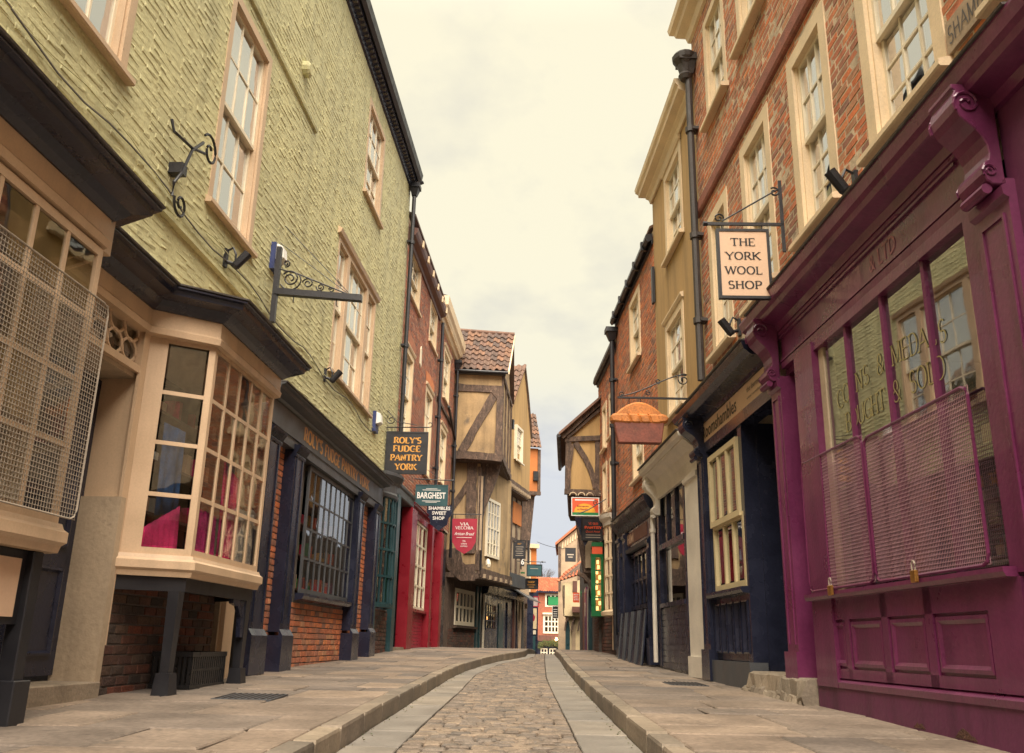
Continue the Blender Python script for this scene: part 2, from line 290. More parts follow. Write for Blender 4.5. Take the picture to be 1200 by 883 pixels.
# shared unit pieces ------------------------------------------------------------
UNIT = {}
def unit(kind, side, m):
    key = (kind, side, m)
    if key in UNIT: return UNIT[key]
    vs, fs = [], []
    if kind.startswith('brick') or kind.startswith('soft'):
        i = int(kind[-1]); rr = random.Random(i+5); soft = kind.startswith('soft')
        e = (.012, .24) if soft else (.018, .06)
        def j(a): return rr.uniform(-a, a)
        q = .10 if soft else .02
        base = [(0, 0, 0), (1, 0, 0), (1, 0, 1), (0, 0, 1)]
        top = [(e[0]+j(q*.2), 1+j(.35), e[1]+j(q)), (1-e[0]+j(q*.2), 1+j(.35), e[1]+j(q)), (1-e[0]+j(q*.2), 1+j(.35), 1-e[1]+j(q)), (e[0]+j(q*.2), 1+j(.35), 1-e[1]+j(q))]
        if soft: base = [(-.02, 0, -.06), (1.02, 0, -.06), (1.02, 0, 1.06), (-.02, 0, 1.06)]
        vs = base+top; fs = [(4, 5, 6, 7), (0, 1, 5, 4), (1, 2, 6, 5), (2, 3, 7, 6), (3, 0, 4, 7)]
    else:
        vs = [(0, 0, 0), (1, 0, 0), (1, 1, 0), (0, 1, 0), (0, 0, 1), (1, 0, 1), (1, 1, 1), (0, 1, 1)]
        fs = [(0, 3, 2, 1), (4, 5, 6, 7), (0, 1, 5, 4), (1, 2, 6, 5), (2, 3, 7, 6), (3, 0, 4, 7)]
    if side > 0 and (kind.startswith('brick') or kind.startswith('soft')):
        fs = [f[::-1] for f in fs]
    vs = [(a, b*side, c) for a, b, c in vs]
    if side < 0 and not (kind.startswith('brick') or kind.startswith('soft')): fs = [f[::-1] for f in fs]
    me = bpy.data.meshes.new(kind[:-1] if kind[-1].isdigit() else kind); me.from_pydata(vs, [], fs); me.materials.append(m if not isinstance(m, str) else M[m])
    UNIT[key] = me; return me
def piece(t, parent, name, kind, m, u0, u1, v0, v1, z0, z1):
    o = bpy.data.objects.new(name, unit(kind, t.fr.s, m)); C.objects.link(o); o.parent = parent or t.o
    o.location = t.loc(u0, v0, z0); o.rotation_euler = (0, 0, t.rot); o.scale = (u1-u0, v1-v0, z1-z0); return o
def bricks(t, u0, u1, z0, z1, v=0., holes=(), m='brick', bl=.225, bh=.075, joint=.012, proud=.003, soft=False, pool='brick', zf=None):
    """lays a bond of bricks over the rectangle minus its holes; collected in the thing's pool, emitted by flush()"""
    rr = random.Random(int(u0*100+z0*10)); r = 0; z = z0
    L_ = t.pool.setdefault((pool, m, soft), [])
    while z < z1-.02:
        zt = min(z+bh, z1)-joint; u = u0-(bl/2 if r % 2 else 0); k = 0
        while u < u1:
            ln = bl if (k % 3 or not soft) else bl*.5
            ln *= rr.uniform(.94, 1.06)
            segs = [(max(u, u0), min(u+ln-joint, u1))]
            for (a, b, c, d) in holes:
                if z+bh*.5 > c and z+bh*.5 < d:
                    ns = []
                    for (x, y) in segs:
                        if b <= x or a >= y: ns.append((x, y)); continue
                        if a-x > .02: ns.append((x, a))
                        if y-b > .02: ns.append((b, y))
                    segs = ns
            for (x, y) in segs:
                if y-x > .025 and (zf is None or z < zf((x+y)/2)):
                    a_, wz = (.004, .006*math.sin(x*1.9+r*.25)+.003*math.sin(x*4.3+r*.6)) if soft else (.002, 0)
                    L_.append((x, y, v-.006, v+proud*(rr.choice([.6, .8, 1, 1.15, 1.3]) if soft else rr.uniform(.5, 1.5)), z+wz+rr.uniform(-a_, a_), zt+wz+rr.uniform(-a_, a_)))
            u += ln*(1 if not soft else rr.uniform(.98, 1.0)); k += 1
        z += bh; r += 1
def flush(t, single=300):
    for (name, m, soft), L_ in t.pool.items():
        sc = []
        for q in L_:
            a = proj(t.fr.w(q[0], q[3], q[4])); b = proj(t.fr.w(q[1], q[3], q[5]))
            if a is None or b is None or not (-5 < a[0] < 1205 and -5 < a[1] < 888): sc.append(-1)
            else: sc.append(abs(a[0]-b[0])+abs(a[1]-b[1]) if max(abs(a[0]-b[0]), abs(a[1]-b[1])) > 3 else 0)
        od = sorted(range(len(L_)), key=lambda i: -sc[i])
        n = 0; rest = []
        for i in od:
            q = L_[i]
            if n < single and sc[i] > 6: piece(t, None, name, ('soft' if soft else 'brick')+str(random.randrange(5)), m, *q); n += 1
            else: rest.append(q)
        single_left = rest
        if rest:
            mb = t.mb(); rr = random.Random(3)
            for q in rest:
                u0, u1, v0, v1, z0, z1 = q; mb.cur = rr.random()+.001
                eu, ez = (.003, .017) if soft else (.004, .004); jj = .012 if soft else .0
                k = [v1+rr.uniform(-.004, .003)*(1.5 if soft else .5) for _ in range(4)]
                if soft: ez = rr.uniform(.010, .026)
                if soft: u0 -= .004; u1 += .004; z0 -= .004; z1 += .004
                mb.add([(u0, v0, z0), (u1, v0, z0), (u1, v0, z1), (u0, v0, z1), (u0+eu, k[0], z0+ez+rr.uniform(0, jj)), (u1-eu, k[1], z0+ez+rr.uniform(0, jj)), (u1-eu, k[2], z1-ez-rr.uniform(0, jj)), (u0+eu, k[3], z1-ez-rr.uniform(0, jj))],
                       [(4, 5, 6, 7), (0, 1, 5, 4), (1, 2, 6, 5), (2, 3, 7, 6), (3, 0, 4, 7)] if t.fr.s < 0 else [(7, 6, 5, 4), (4, 5, 1, 0), (5, 6, 2, 1), (6, 7, 3, 2), (7, 4, 0, 3)])
            mb.build(name+'_field', m, kind='stuff', fixn=False)
        t.pool = {} if False else t.pool
    t.pool = {}
def wall(t, u0, u1, z0, z1, holes=(), v=0., m='mortar', depth=.14, name='wall', parent=None):
    """wall face with real openings and their reveals"""
    mb = t.mb(); us = sorted({u0, u1}|{h[0] for h in holes if u0 < h[0] < u1}|{h[1] for h in holes if u0 < h[1] < u1})
    zs = sorted({z0, z1}|{h[2] for h in holes if z0 < h[2] < z1}|{h[3] for h in holes if z0 < h[3] < z1})
    def inh(a, b): return any(h[0] < a < h[1] and h[2] < b < h[3] for h in holes)
    for i in range(len(us)-1):
        for k in range(len(zs)-1):
            if not inh((us[i]+us[i+1])/2, (zs[k]+zs[k+1])/2):
                mb.quad((us[i], v, zs[k]), (us[i+1], v, zs[k]), (us[i+1], v, zs[k+1]), (us[i], v, zs[k+1]))
    for (a, b, c, d) in holes:
        w_ = v-depth
        mb.quad((a, v, c), (a, w_, c), (a, w_, d), (a, v, d)); mb.quad((b, v, c), (b, w_, c), (b, w_, d), (b, v, d))
        mb.quad((a, v, d), (b, v, d), (b, w_, d), (a, w_, d)); mb.quad((a, v, c), (b, v, c), (b, w_, c), (a, w_, c))
    # return ends, back and top so that the shell is closed
    D_ = v-4.5
    mb.quad((u0, v, z0), (u0, D_, z0), (u0, D_, z1), (u0, v, z1)); mb.quad((u1, v, z0), (u1, D_, z0), (u1, D_, z1), (u1, v, z1))
    mb.quad((u0, D_, z0), (u1, D_, z0), (u1, D_, z1), (u0, D_, z1)); mb.quad((u0, v, z1), (u1, v, z1), (u1, D_, z1), (u0, D_, z1))
    return mb.build(name, m, parent, fixn=False)
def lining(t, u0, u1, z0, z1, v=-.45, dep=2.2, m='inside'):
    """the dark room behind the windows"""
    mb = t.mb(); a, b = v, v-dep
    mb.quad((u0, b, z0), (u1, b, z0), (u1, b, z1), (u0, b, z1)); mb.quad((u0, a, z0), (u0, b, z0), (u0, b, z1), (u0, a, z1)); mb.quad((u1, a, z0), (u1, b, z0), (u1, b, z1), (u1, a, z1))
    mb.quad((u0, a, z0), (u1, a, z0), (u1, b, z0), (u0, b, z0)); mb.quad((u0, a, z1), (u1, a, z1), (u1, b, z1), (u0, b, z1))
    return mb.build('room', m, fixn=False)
def sash(t, u0, u1, z0, z1, cols=3, rows=(2, 2), v=0., fm='stone', bm_='sash', gm=None, fw=.10, sill=.06, blind=None, split=.5, proudf=.008, head=None, bars=.022, label=None, rec=0.):
    """box sash window filling the opening u0..u1, z0..z1"""
    gm = gm or G2; v = v-rec
    mb = t.mb(); f0, f1 = v-.12, v+proudf
    mb.box(u0, u0+fw, f0, f1, z0, z1); mb.box(u1-fw, u1, f0, f1, z0, z1); mb.box(u0+fw, u1-fw, f0, f1, z1-fw, z1); mb.box(u0+fw, u1-fw, f0, f1, z0, z0+fw*.35)
    # inner moulding step
    mb.box(u0+fw, u0+fw+.02, f0, v-.02, z0+fw*.35, z1-fw); mb.box(u1-fw-.02, u1-fw, f0, v-.02, z0+fw*.35, z1-fw)
    win = mb.build('window', fm, label=label)
    if sill:
        s_ = t.mb(); s_.mould([(0, z0-.075), (sill, z0-.08), (sill+.012, z0-.07), (sill+.012, z0-.03), (0, z0-.002)], u0-.05, u1+.05, v); s_.build('sill', fm, win)
    if head:
        s_ = t.mb(); s_.mould([(0, z1+.001), (head, z1+.01), (head+.02, z1+.05), (head+.02, z1+.07), (0, z1+.09)], u0-.04, u1+.04, v); s_.build('head_moulding', fm, win)
    a, b = u0+fw+.02, u1-fw-.02; c, d = z0+fw*.35, z1-fw; zm = c+(d-c)*split
    for (q0, q1, vv, n) in ((zm-.02, d, v-.045, rows[1]), (c, zm+.02, v-.085, rows[0])):
        if n == 0: continue
        mb = t.mb(); th = .035; e = .035
        mb.box(a, a+e, vv-th, vv, q0, q1); mb.box(b-e, b, vv-th, vv, q0, q1); mb.box(a+e, b-e, vv-th, vv, q0, q0+.045); mb.box(a+e, b-e, vv-th, vv, q1-.035, q1)
        ia, ib, ic, id_ = a+e, b-e, q0+.045, q1-.035
        for i in range(1, cols):
            x = ia+(ib-ia)*i/cols; mb.box(x-bars/2, x+bars/2, vv-th, vv-.004, ic, id_)
        for i in range(1, n):
            y = ic+(id_-ic)*i/n
            for k in range(cols):
                x0 = ia+(ib-ia)*k/cols+(bars/2 if k else 0); x1 = ia+(ib-ia)*(k+1)/cols-(bars/2 if k < cols-1 else 0); mb.box(x0, x1, vv-th, vv-.006, y-bars/2, y+bars/2)
        mb.build('sash', bm_, win)
        for i in range(cols):
            for k in range(n):
                x0 = ia+(ib-ia)*i/cols+bars/2; x1 = ia+(ib-ia)*(i+1)/cols-bars/2; y0 = ic+(id_-ic)*k/n+bars/2; y1 = ic+(id_-ic)*(k+1)/n-bars/2
                o = piece(t, win, 'pane', 'pane', gm, x0, x1, vv-.024, vv-.018, y0, y1)
                o.rotation_euler = (random.uniform(-.012, .012), 0, t.rot+random.uniform(-.015, .015))
    if blind:
        s_ = t.mb(); s_.box(a, b, v-.20, v-.19, d-(d-c)*blind, d); s_.build('blind', 'blind', win)
    return win
def grid_window(t, u0, u1, z0, z1, cols, rows, v=0., m='navy', gm=None, bar=.025, edge=.05, name='window', th=.05, parent=None, pane_v=.03, label=None, rot=True):
    mb = t.mb(); mb.box(u0, u0+edge, v-th, v, z0, z1); mb.box(u1-edge, u1, v-th, v, z0, z1); mb.box(u0+edge, u1-edge, v-th, v, z0, z0+edge); mb.box(u0+edge, u1-edge, v-th, v, z1-edge, z1)
    a, b, c, d = u0+edge, u1-edge, z0+edge, z1-edge
    for i in range(1, cols): x = a+(b-a)*i/cols; mb.box(x-bar/2, x+bar/2, v-th, v-.004, c, d)
    for k in range(1, rows):
        y = c+(d-c)*k/rows
        for i in range(cols): mb.box(a+(b-a)*i/cols+(bar/2 if i else 0), a+(b-a)*(i+1)/cols-(bar/2 if i < cols-1 else 0), v-th, v-.008, y-bar/2, y+bar/2)
    w_ = mb.build(name, m, parent, label=label)
    own = w_ if parent is None else parent
    for i in range(cols):
        for k in range(rows):
            o = piece(t, own, 'pane', 'pane', gm or G1, a+(b-a)*i/cols+bar/2, a+(b-a)*(i+1)/cols-bar/2, v-pane_v-.005, v-pane_v, c+(d-c)*k/rows+bar/2, c+(d-c)*(k+1)/rows-bar/2)
            if rot: o.rotation_euler = (random.uniform(-.01, .01), 0, t.rot+random.uniform(-.012, .012))
    return w_
def panel(t, u0, u1, z0, z1, v, m, d=.02, name='panel', parent=None, fw=.035):
    """recessed panel with bolection moulding: ring and field"""
    mb = t.mb(); a, b, c, e = u0, u1, z0, z1
    def ring(o0, v0, o1, v1):
        p = [(a+o0, v0, c+o0), (b-o0, v0, c+o0), (b-o0, v0, e-o0), (a+o0, v0, e-o0)]; q = [(a+o1, v1, c+o1), (b-o1, v1, c+o1), (b-o1, v1, e-o1), (a+o1, v1, e-o1)]
        mb.add(p+q, [(i, (i+1) % 4, 4+(i+1) % 4, 4+i) for i in range(4)])
    ring(0, v-.001, 0, v+d); ring(0, v+d, fw*.5, v+d*1.2); ring(fw*.5, v+d*1.2, fw, v+.002); 
    mb.quad((a+fw, v+.002, c+fw), (b-fw, v+.002, c+fw), (b-fw, v+.002, e-fw), (a+fw, v+.002, e-fw))
    return mb.build(name, m, parent)
def spiral(cu, cz, r0, r1, a0, turns, n=22):
    return [(cu+(r0+(r1-r0)*i/n)*math.cos(a0+turns*2*math.pi*i/n), cz+(r0+(r1-r0)*i/n)*math.sin(a0+turns*2*math.pi*i/n)) for i in range(n+1)]
def console(t, u0, u1, z0, z1, proj_, m, v=0., name='console_bracket', parent=None):
    """scrolled bracket: bulging volute above, slim throat, small scroll at the foot"""
    h = z1-z0; P = [(0, 0), (1, 0), (1.0, .05), (.92, .07), (.98, .12), (1.0, .19), (.96, .27), (.86, .34), (.70, .40), (.52, .46), (.38, .53), (.29, .61), (.26, .69), (.30, .76), (.42, .79), (.50, .84), (.50, .90), (.42, .96), (.28, 1.0), (0, 1.0)]
    pr = [(v+max(0, a)*proj_ if a else v-.01, z1-h*b) for a, b in P]; mb = t.mb()
    mb.hull(([(u0, q[0], q[1]) for q in pr], [(u1, q[0], q[1]) for q in pr]))
    o = mb.build(name, m, parent, bevel=.006)
    mb = t.mb()
    for uu in (u0-.004, u1+.004):
        mb.tube([(uu, v+proj_*.66+a, z1-h*.20+b) for a, b in spiral(0, 0, h*.13, h*.02, -.6, 1.6, 20)], .010, 5)
        mb.tube([(uu, v+proj_*.32+a, z1-h*.875+b) for a, b in spiral(0, 0, h*.07, h*.015, -.6, 1.5, 14)], .008, 5)
    mb.tube([(u, v+proj_*.40, z1-h*1.03) for u in (u0+.02, u1-.02)], h*.05, 8); mb.build('scroll', m, o, kind='stuff'); return o
def capital(t, u0, u1, z0, z1, v, m, parent=None):
    mb = t.mb(); mb.mould([(v-.02, z0), (v+.012, z0), (v+.02, z0+.03), (v+.012, z0+.05), (v+.02, z1-.10), (v+.06, z1-.03), (v+.07, z1), (v-.02, z1)], u0-.015, u1+.015); return mb.build('capital', m, parent)
# ------------------------------------------------------------------ lettering
def _arc(cx, cy, rx, ry, a0, a1, n=10):
    return [(cx+rx*math.cos(math.radians(a0+(a1-a0)*i/n)), cy+ry*math.sin(math.radians(a0+(a1-a0)*i/n))) for i in range(n+1)]
GL = {  # width, strokes on a unit-high cell
 'A': (.82, [[(.0, 0), (.41, 1)], [(.41, 1), (.82, 0)], [(.16, .36), (.66, .36)]]),
 'B': (.66, [[(.12, 0), (.12, 1)], [(.12, 1), (.35, 1)]+_arc(.35, .76, .22, .24, 90, -90)+[(.12, .52)], [(.35, .52)]+_arc(.35, .26, .29, .26, 90, -90)+[(.12, 0)]]),
 'C': (.78, [_arc(.45, .5, .40, .5, 48, 312, 16)]),
 'D': (.80, [[(.12, 0), (.12, 1)], [(.12, 1), (.34, 1)]+_arc(.34, .5, .40, .5, 90, -90, 14)+[(.12, 0)]]),
 'E': (.64, [[(.12, 0), (.12, 1)], [(.12, 1), (.60, 1)], [(.12, .52), (.50, .52)], [(.12, 0), (.62, 0)]]),
 'F': (.60, [[(.12, 0), (.12, 1)], [(.12, 1), (.58, 1)], [(.12, .50), (.48, .50)]]),
 'G': (.82, [_arc(.45, .5, .40, .5, 48, 345, 16), [(.50, .44), (.80, .44)], [(.78, .44), (.78, .06)]]),
 'H': (.80, [[(.12, 0), (.12, 1)], [(.68, 0), (.68, 1)], [(.12, .52), (.68, .52)]]),
 'I': (.26, [[(.13, 0), (.13, 1)]]),
 'J': (.5, [[(.38, 1), (.38, .2)]+_arc(.2, .2, .18, .2, 0, -170)]),
 'K': (.78, [[(.12, 0), (.12, 1)], [(.72, 1), (.14, .42)], [(.30, .56), (.76, 0)]]),
 'L': (.62, [[(.12, 0), (.12, 1)], [(.12, 0), (.60, 0)]]),
 'M': (.98, [[(.12, 0), (.12, 1)], [(.12, 1), (.49, .05)], [(.49, .05), (.86, 1)], [(.86, 1), (.86, 0)]]),
 'N': (.84, [[(.12, 0), (.12, 1)], [(.12, 1), (.72, 0)], [(.72, 0), (.72, 1)]]),
 'O': (.88, [_arc(.44, .5, .38, .5, 0, 360, 22)]),
 'P': (.64, [[(.12, 0), (.12, 1)], [(.12, 1), (.34, 1)]+_arc(.34, .73, .26, .27, 90, -90)+[(.12, .46)]]),
 'R': (.74, [[(.12, 0), (.12, 1)], [(.12, 1), (.34, 1)]+_arc(.34, .74, .25, .26, 90, -90)+[(.12, .48)], [(.36, .48), (.72, 0)]]),
 'S': (.60, [_arc(.30, .74, .22, .26, 35, 250, 12)+_arc(.30, .26, .25, .26, 75, -150, 12)]),
 'T': (.78, [[(.39, 0), (.39, 1)], [(.03, 1), (.75, 1)]]),
 'U': (.80, [[(.12, 1), (.12, .3)]+_arc(.40, .3, .28, .3, 180, 360, 12)+[(.68, 1)]]),
 'V': (.80, [[(.02, 1), (.41, 0)], [(.41, 0), (.78, 1)]]),
 'W': (1.1, [[(.02, 1), (.30, 0)], [(.30, 0), (.55, 1)], [(.55, 1), (.80, 0)], [(.80, 0), (1.08, 1)]]),
 'Y': (.78, [[(.02, 1), (.39, .48)], [(.76, 1), (.39, .48)], [(.39, .5), (.39, 0)]]),
 "'": (.2, [[(.1, 1), (.1, .74)]]), '&': (.8, [_arc(.36, .76, .18, .24, -60, 250, 12)+[(.72, 0)], _arc(.32, .27, .27, .27, 100, 330, 10)+[(.72, .52)]]),
 ' ': (.42, []), '-': (.4, [[(.05, .5), (.35, .5)]]), '.': (.2, [[(.1, 0), (.1, .08)]])}
def serif_text(mb, txt, cu, cz, h, v, dirx=1, thick=.17, thin=.07, width=None, serif=.15, spacing=.10, th=.004, space=1., slope=0.):
    """lettering along +-u in the plane v, centred at cu; ribbons of varying width with serifs"""
    ws = [GL[c][0]+spacing for c in txt]; tot = sum(ws); k = h*space
    if width: k = width/tot
    x = -tot/2*k
    for c, w_ in zip(txt, ws):
        for st in GL[c][1]:
            n = len(st); Ls, Rs = [], []
            for i, (px, py) in enumerate(st):
                a = st[max(0, i-1)]; b = st[min(n-1, i+1)]
                if i == 0 and st[0] == st[-1] or (n > 12 and i in (0, n-1) and abs(st[0][0]-st[-1][0])+abs(st[0][1]-st[-1][1]) < .01): a, b = st[-2], st[1]
                dx, dy = b[0]-a[0], b[1]-a[1]; l = math.hypot(dx, dy) or 1; dx /= l; dy /= l
                hw = (thin+(thick-thin)*abs(dy)**1.5)*.5
                if c in 'AVWYMN' and dx*dy > 0 and n == 2: hw = thin*.6
                Ls.append((px-dy*hw, py+dx*hw)); Rs.append((px+dy*hw, py-dx*hw))
            P = [(x+a*k, b*h) for a, b in Ls], [(x+a*k, b*h) for a, b in Rs]
            for i in range(n-1):
                q = [P[0][i], P[0][i+1], P[1][i+1], P[1][i]]
                mb.quad(*[(cu+dirx*a, v+th, cz+b-h/2+slope*a) for a, b in q])
            if serif:
                for e, o in ((0, 1), (-1, -2)):
                    ex, ey = st[e]; ox, oy = st[o]
                    if ey in (0, 1) and abs(ey-oy) > .3*abs(ex-ox) and n < 12 and not (c in 'AMNVW' and ((ex, ey) in ((.41, 1), (.41, 0), (.30, 0), (.80, 0), (.72, 0), (.55, 1)))) :
                        s0, s1 = ex-serif*.5-thick*.4, ex+serif*.5+thick*.4; t0, t1 = (0, .07) if ey == 0 else (.93, 1)
                        mb.quad(*[(cu+dirx*(x+a*k), v+th+.0006, cz+b*h-h/2+slope*(x+a*k)) for a, b in ((s0, t0), (s1, t0), (s1, t1), (s0, t1))])
                    elif ey in (0, 1) and n == 2 and abs(ex-ox) > .3 and c in 'EFLTZ':
                        t0, t1 = (0, .2) if ey == 0 else (.8, 1)
                        mb.quad(*[(cu+dirx*(x+a*k), v+th+.0006, cz+b*h-h/2+slope*(x+a*k)) for a, b in ((ex-.03, t0), (ex+.03, t0), (ex+.03, t1), (ex-.03, t1))])
        x += w_*k
TXT = {}
def sans_text(mb, txt, cu, cz, h, v, dirx=1, width=None, bold=.0, shear=0., th=.004, slope=0.):
    key = (txt, bold, shear)
    if key not in TXT:
        cu_ = bpy.data.curves.new('t', 'FONT'); cu_.body = txt; cu_.offset = bold; cu_.shear = shear; cu_.resolution_u = 2; cu_.fill_mode = 'FRONT' if hasattr(cu_, 'fill_mode') else cu_.fill_mode
        o = bpy.data.objects.new('t', cu_); C.objects.link(o); dg = bpy.context.evaluated_depsgraph_get(); me = bpy.data.meshes.new_from_object(o.evaluated_get(dg))
        TXT[key] = ([tuple(q.co) for q in me.vertices], [tuple(p.vertices) for p in me.polygons]); bpy.data.objects.remove(o); bpy.data.meshes.remove(me); bpy.data.curves.remove(cu_)
    vs, fs = TXT[key]
    if not vs: return
    x0 = min(q[0] for q in vs); x1 = max(q[0] for q in vs); y1 = max(q[1] for q in vs); y0 = min(q[1] for q in vs)
    k = h/(y1-y0); kx = k if width is None else width/(x1-x0); xc = (x0+x1)/2; yc = (y0+y1)/2
    mb.add([(cu+dirx*(q[0]-xc)*kx, v+th, cz+(q[1]-yc)*k+slope*(q[0]-xc)*kx) for q in vs], fs)

# ------------------------------------------------------------------ ground, road, pavements
PR = [(-8, -.06), (4, .06), (7, .13), (9, .17), (12, .22), (15.5, .29), (18, .38), (21, .44), (25, .46), (30, .40), (40, .10), (60, -.7), (90, -1.6)]
def itp(tb, y): return float(np.interp(y, [a for a, b in tb], [b for a, b in tb]))
def pz(y): return itp(PR, y)
def smooth_z(y): return (pz(y-.8)+pz(y)+pz(y+.8))/3
KL = [(-8, -1.3), (0, -1.08), (3, -1.0), (4.7, -.955), (7, -.90), (9.8, -.82), (12, -.77), (14, -.68), (15.5, -.52), (16.7, -.34), (17.9, -.10), (19, .18), (20.5, .42), (25, .60), (32, 1.05), (45, 1.3), (70, 1.8)]
KRr = [(-8, .7), (3, .80), (7, .83), (9.4, .86), (13, .94), (19, 1.09), (21, 1.13), (25, 1.3), (32, 1.72), (45, 2.1), (70, 2.9)]
CL = [(-8, -.75), (3, -.66), (5.7, -.62), (7.5, -.57), (10, -.50), (13.7, -.44), (16.0, -.24), (17.5, .02), (19, .40), (20.5, .62), (25, .80), (32, 1.2), (45, 1.5), (70, 2.0)]
CR_ = [(-8, .36), (3, .43), (5.8, .46), (9.6, .51), (13, .57), (19.3, .80), (21, .88), (25, 1.05), (32, 1.45), (45, 1.85), (70, 2.5)]
def xl(y): return FL.w(0, 0, 0).x+(y)*FL.D[0]/FL.D[1]
def xr(y): return FR.w(0, 0, 0).x+(y)*FR.D[0]/FR.D[1]
W0 = Fr((0, 0), (0, 1), -1)       # world frame for ground pieces: u = y, v = x
def gsheet(name, fa, fb, dz, m, ys, n=2, kind='structure'):
    vs, fs = [], []
    for y in ys:
        a, b = fa(y), fb(y)
        for i in range(n+1): vs.append((a+(b-a)*i/n, y, smooth_z(y)+dz))
    for j in range(len(ys)-1):
        for i in range(n): k = j*(n+1)+i; fs.append((k, k+1, k+n+2, k+n+1))
    me = bpy.data.meshes.new(name); me.from_pydata(vs, [], fs); me.materials.append(M[m]); o = bpy.data.objects.new(name, me); C.objects.link(o); o['kind'] = kind
    return o
YS = [y*.5-8 for y in range(0, 150)]
pav_l = gsheet('pavement', lambda y: xl(min(y, 27))-1.5, lambda y: itp(KL, y)-.02, -.035, 'bed', YS)
pav_r = gsheet('pavement', lambda y: itp(KRr, y)+.02, lambda y: xr(min(y, 24))+1.5, -.035, 'bed', YS)
road = gsheet('road', lambda y: itp(KL, y)-.06, lambda y: itp(KRr, y)+.06, -.165, 'bed', YS)
gm_ = bpy.data.meshes.new('ground'); gm_.from_pydata([(-600, -300, -3), (600, -300, -3), (600, 900, -3), (-600, 900, -3)], [], [(0, 1, 2, 3)]); gm_.materials.append(M['soil'])
gnd = bpy.data.objects.new('ground', gm_); C.objects.link(gnd); gnd['kind'] = 'structure'
def slabobj(name, parent, pts, zt, th, m, ch=.006, tilt=.003, coll=None):
    """stone with a chamfered top: pts = 4 ground corners, zt(y) top surface"""
    cx = sum(p[0] for p in pts)/4; cy = sum(p[1] for p in pts)/4; cz = zt(cy); vs = []
    dzs = [random.uniform(-tilt, tilt) for _ in pts]
    def ins(p, d): 
        l = math.hypot(p[0]-cx, p[1]-cy) or 1; return (p[0]-(p[0]-cx)/l*d, p[1]-(p[1]-cy)/l*d)
    for p, d in zip(pts, dzs): vs.append((p[0]-cx, p[1]-cy, zt(p[1])-th-cz))
    for p, d in zip(pts, dzs): vs.append((p[0]-cx, p[1]-cy, zt(p[1])-ch+d-cz))
    for p, d in zip(pts, dzs): q = ins(p, ch*1.6); vs.append((q[0]-cx, q[1]-cy, zt(q[1])+d-cz))
    fs = [(8, 9, 10, 11)]+[(i, (i+1) % 4, 4+(i+1) % 4, 4+i) for i in range(4)]+[(4+i, 4+(i+1) % 4, 8+(i+1) % 4, 8+i) for i in range(4)]
    if coll is not None: coll.append(([(a+cx, b+cy, c+cz) for a, b, c in vs], fs)); return
    me = bpy.data.meshes.new(name); me.from_pydata(vs, [], fs); me.materials.append(M[m]); o = bpy.data.objects.new(name, me); C.objects.link(o); o.parent = parent; o.location = (cx, cy, cz); return o
def joined(name, parent, coll, m):
    V_, F_, R_ = [], [], []; rr = random.Random(5)
    for vs, fs in coll:
        n = len(V_); V_ += vs; F_ += [tuple(n+i for i in f) for f in fs]; R_ += [rr.random()+.001]*len(vs)
    me = bpy.data.meshes.new(name); me.from_pydata(V_, [], F_); me.materials.append(M[m]); a = me.attributes.new('rnd', 'FLOAT', 'POINT'); a.data.foreach_set('value', R_)
    o = bpy.data.objects.new(name, me); C.objects.link(o); o.parent = parent; o['kind'] = 'stuff'; return o
def paving(parent, fa, fb, y0, y1, seed):
    rr = random.Random(seed); y = y0; g = .011
    while y < y1:
        d = rr.choice([.48, .56, .62, .7, .78])*(1 if y < 14 else 1.15); ya, yb = y+g, y+d-g
        x0a, x1a, x0b, x1b = fa(y), fb(y), fa(y+d), fb(y+d); W_ = (x1a-x0a); x = 0; cuts = [0]
        while True:
            s_ = rr.uniform(.45, 1.05)/W_
            if cuts[-1]+s_ > 1-.22/W_: break
            cuts.append(cuts[-1]+s_)
        cuts.append(1)
        for a, b in zip(cuts, cuts[1:]):
            ga = g/W_
            if a < b-.02:
                A_ = a+(ga if a > 0 else 0); B_ = b-(ga if b < 1 else 0)
                slabobj('paving_slab', parent, [(x0a+(x1a-x0a)*A_, ya), (x0a+(x1a-x0a)*B_, ya), (x0b+(x1b-x0b)*B_, yb), (x0b+(x1b-x0b)*A_, yb)], smooth_z, .05, 'slab', .009, .006)
        y += d
paving(pav_l, lambda y: xl(y)-.3, lambda y: itp(KL, y)-.135, 2.6, 26, 3)
paving(pav_r, lambda y: itp(KRr, y)+.135, lambda y: xr(y)+.3, 2.6, 24.4, 11)
def edging(parent, name, fa, fb, y0, y1, L_, dz, th, m, seed, ch=.012):
    rr = random.Random(seed); y = y0
    while y < y1:
        d = L_*rr.uniform(.6, 1.2); g = .009
        o = slabobj(name, parent, [(fa(y+g), y+g), (fb(y+g), y+g), (fb(y+d-g), y+d-g), (fa(y+d-g), y+d-g)], lambda q: smooth_z(q)+dz, th, m, ch, .004); y += d
edging(pav_l, 'kerb_stone', lambda y: itp(KL, y)-.125, lambda y: itp(KL, y), 2.4, 30, .85, .004, .22, 'kerb', 1, .016)
edging(pav_r, 'kerb_stone', lambda y: itp(KRr, y), lambda y: itp(KRr, y)+.125, 2.4, 30, .85, .004, .22, 'kerb', 2, .016)
edging(road, 'channel_stone', lambda y: itp(KL, y)+.006, lambda y: itp(CL, y), 2.4, 24, .9, -.118, .06, 'channel', 4, .006)
edging(road, 'channel_stone', lambda y: itp(CR_, y), lambda y: itp(KRr, y)-.006, 2.4, 24, .9, -.118, .06, 'channel', 6, .006)
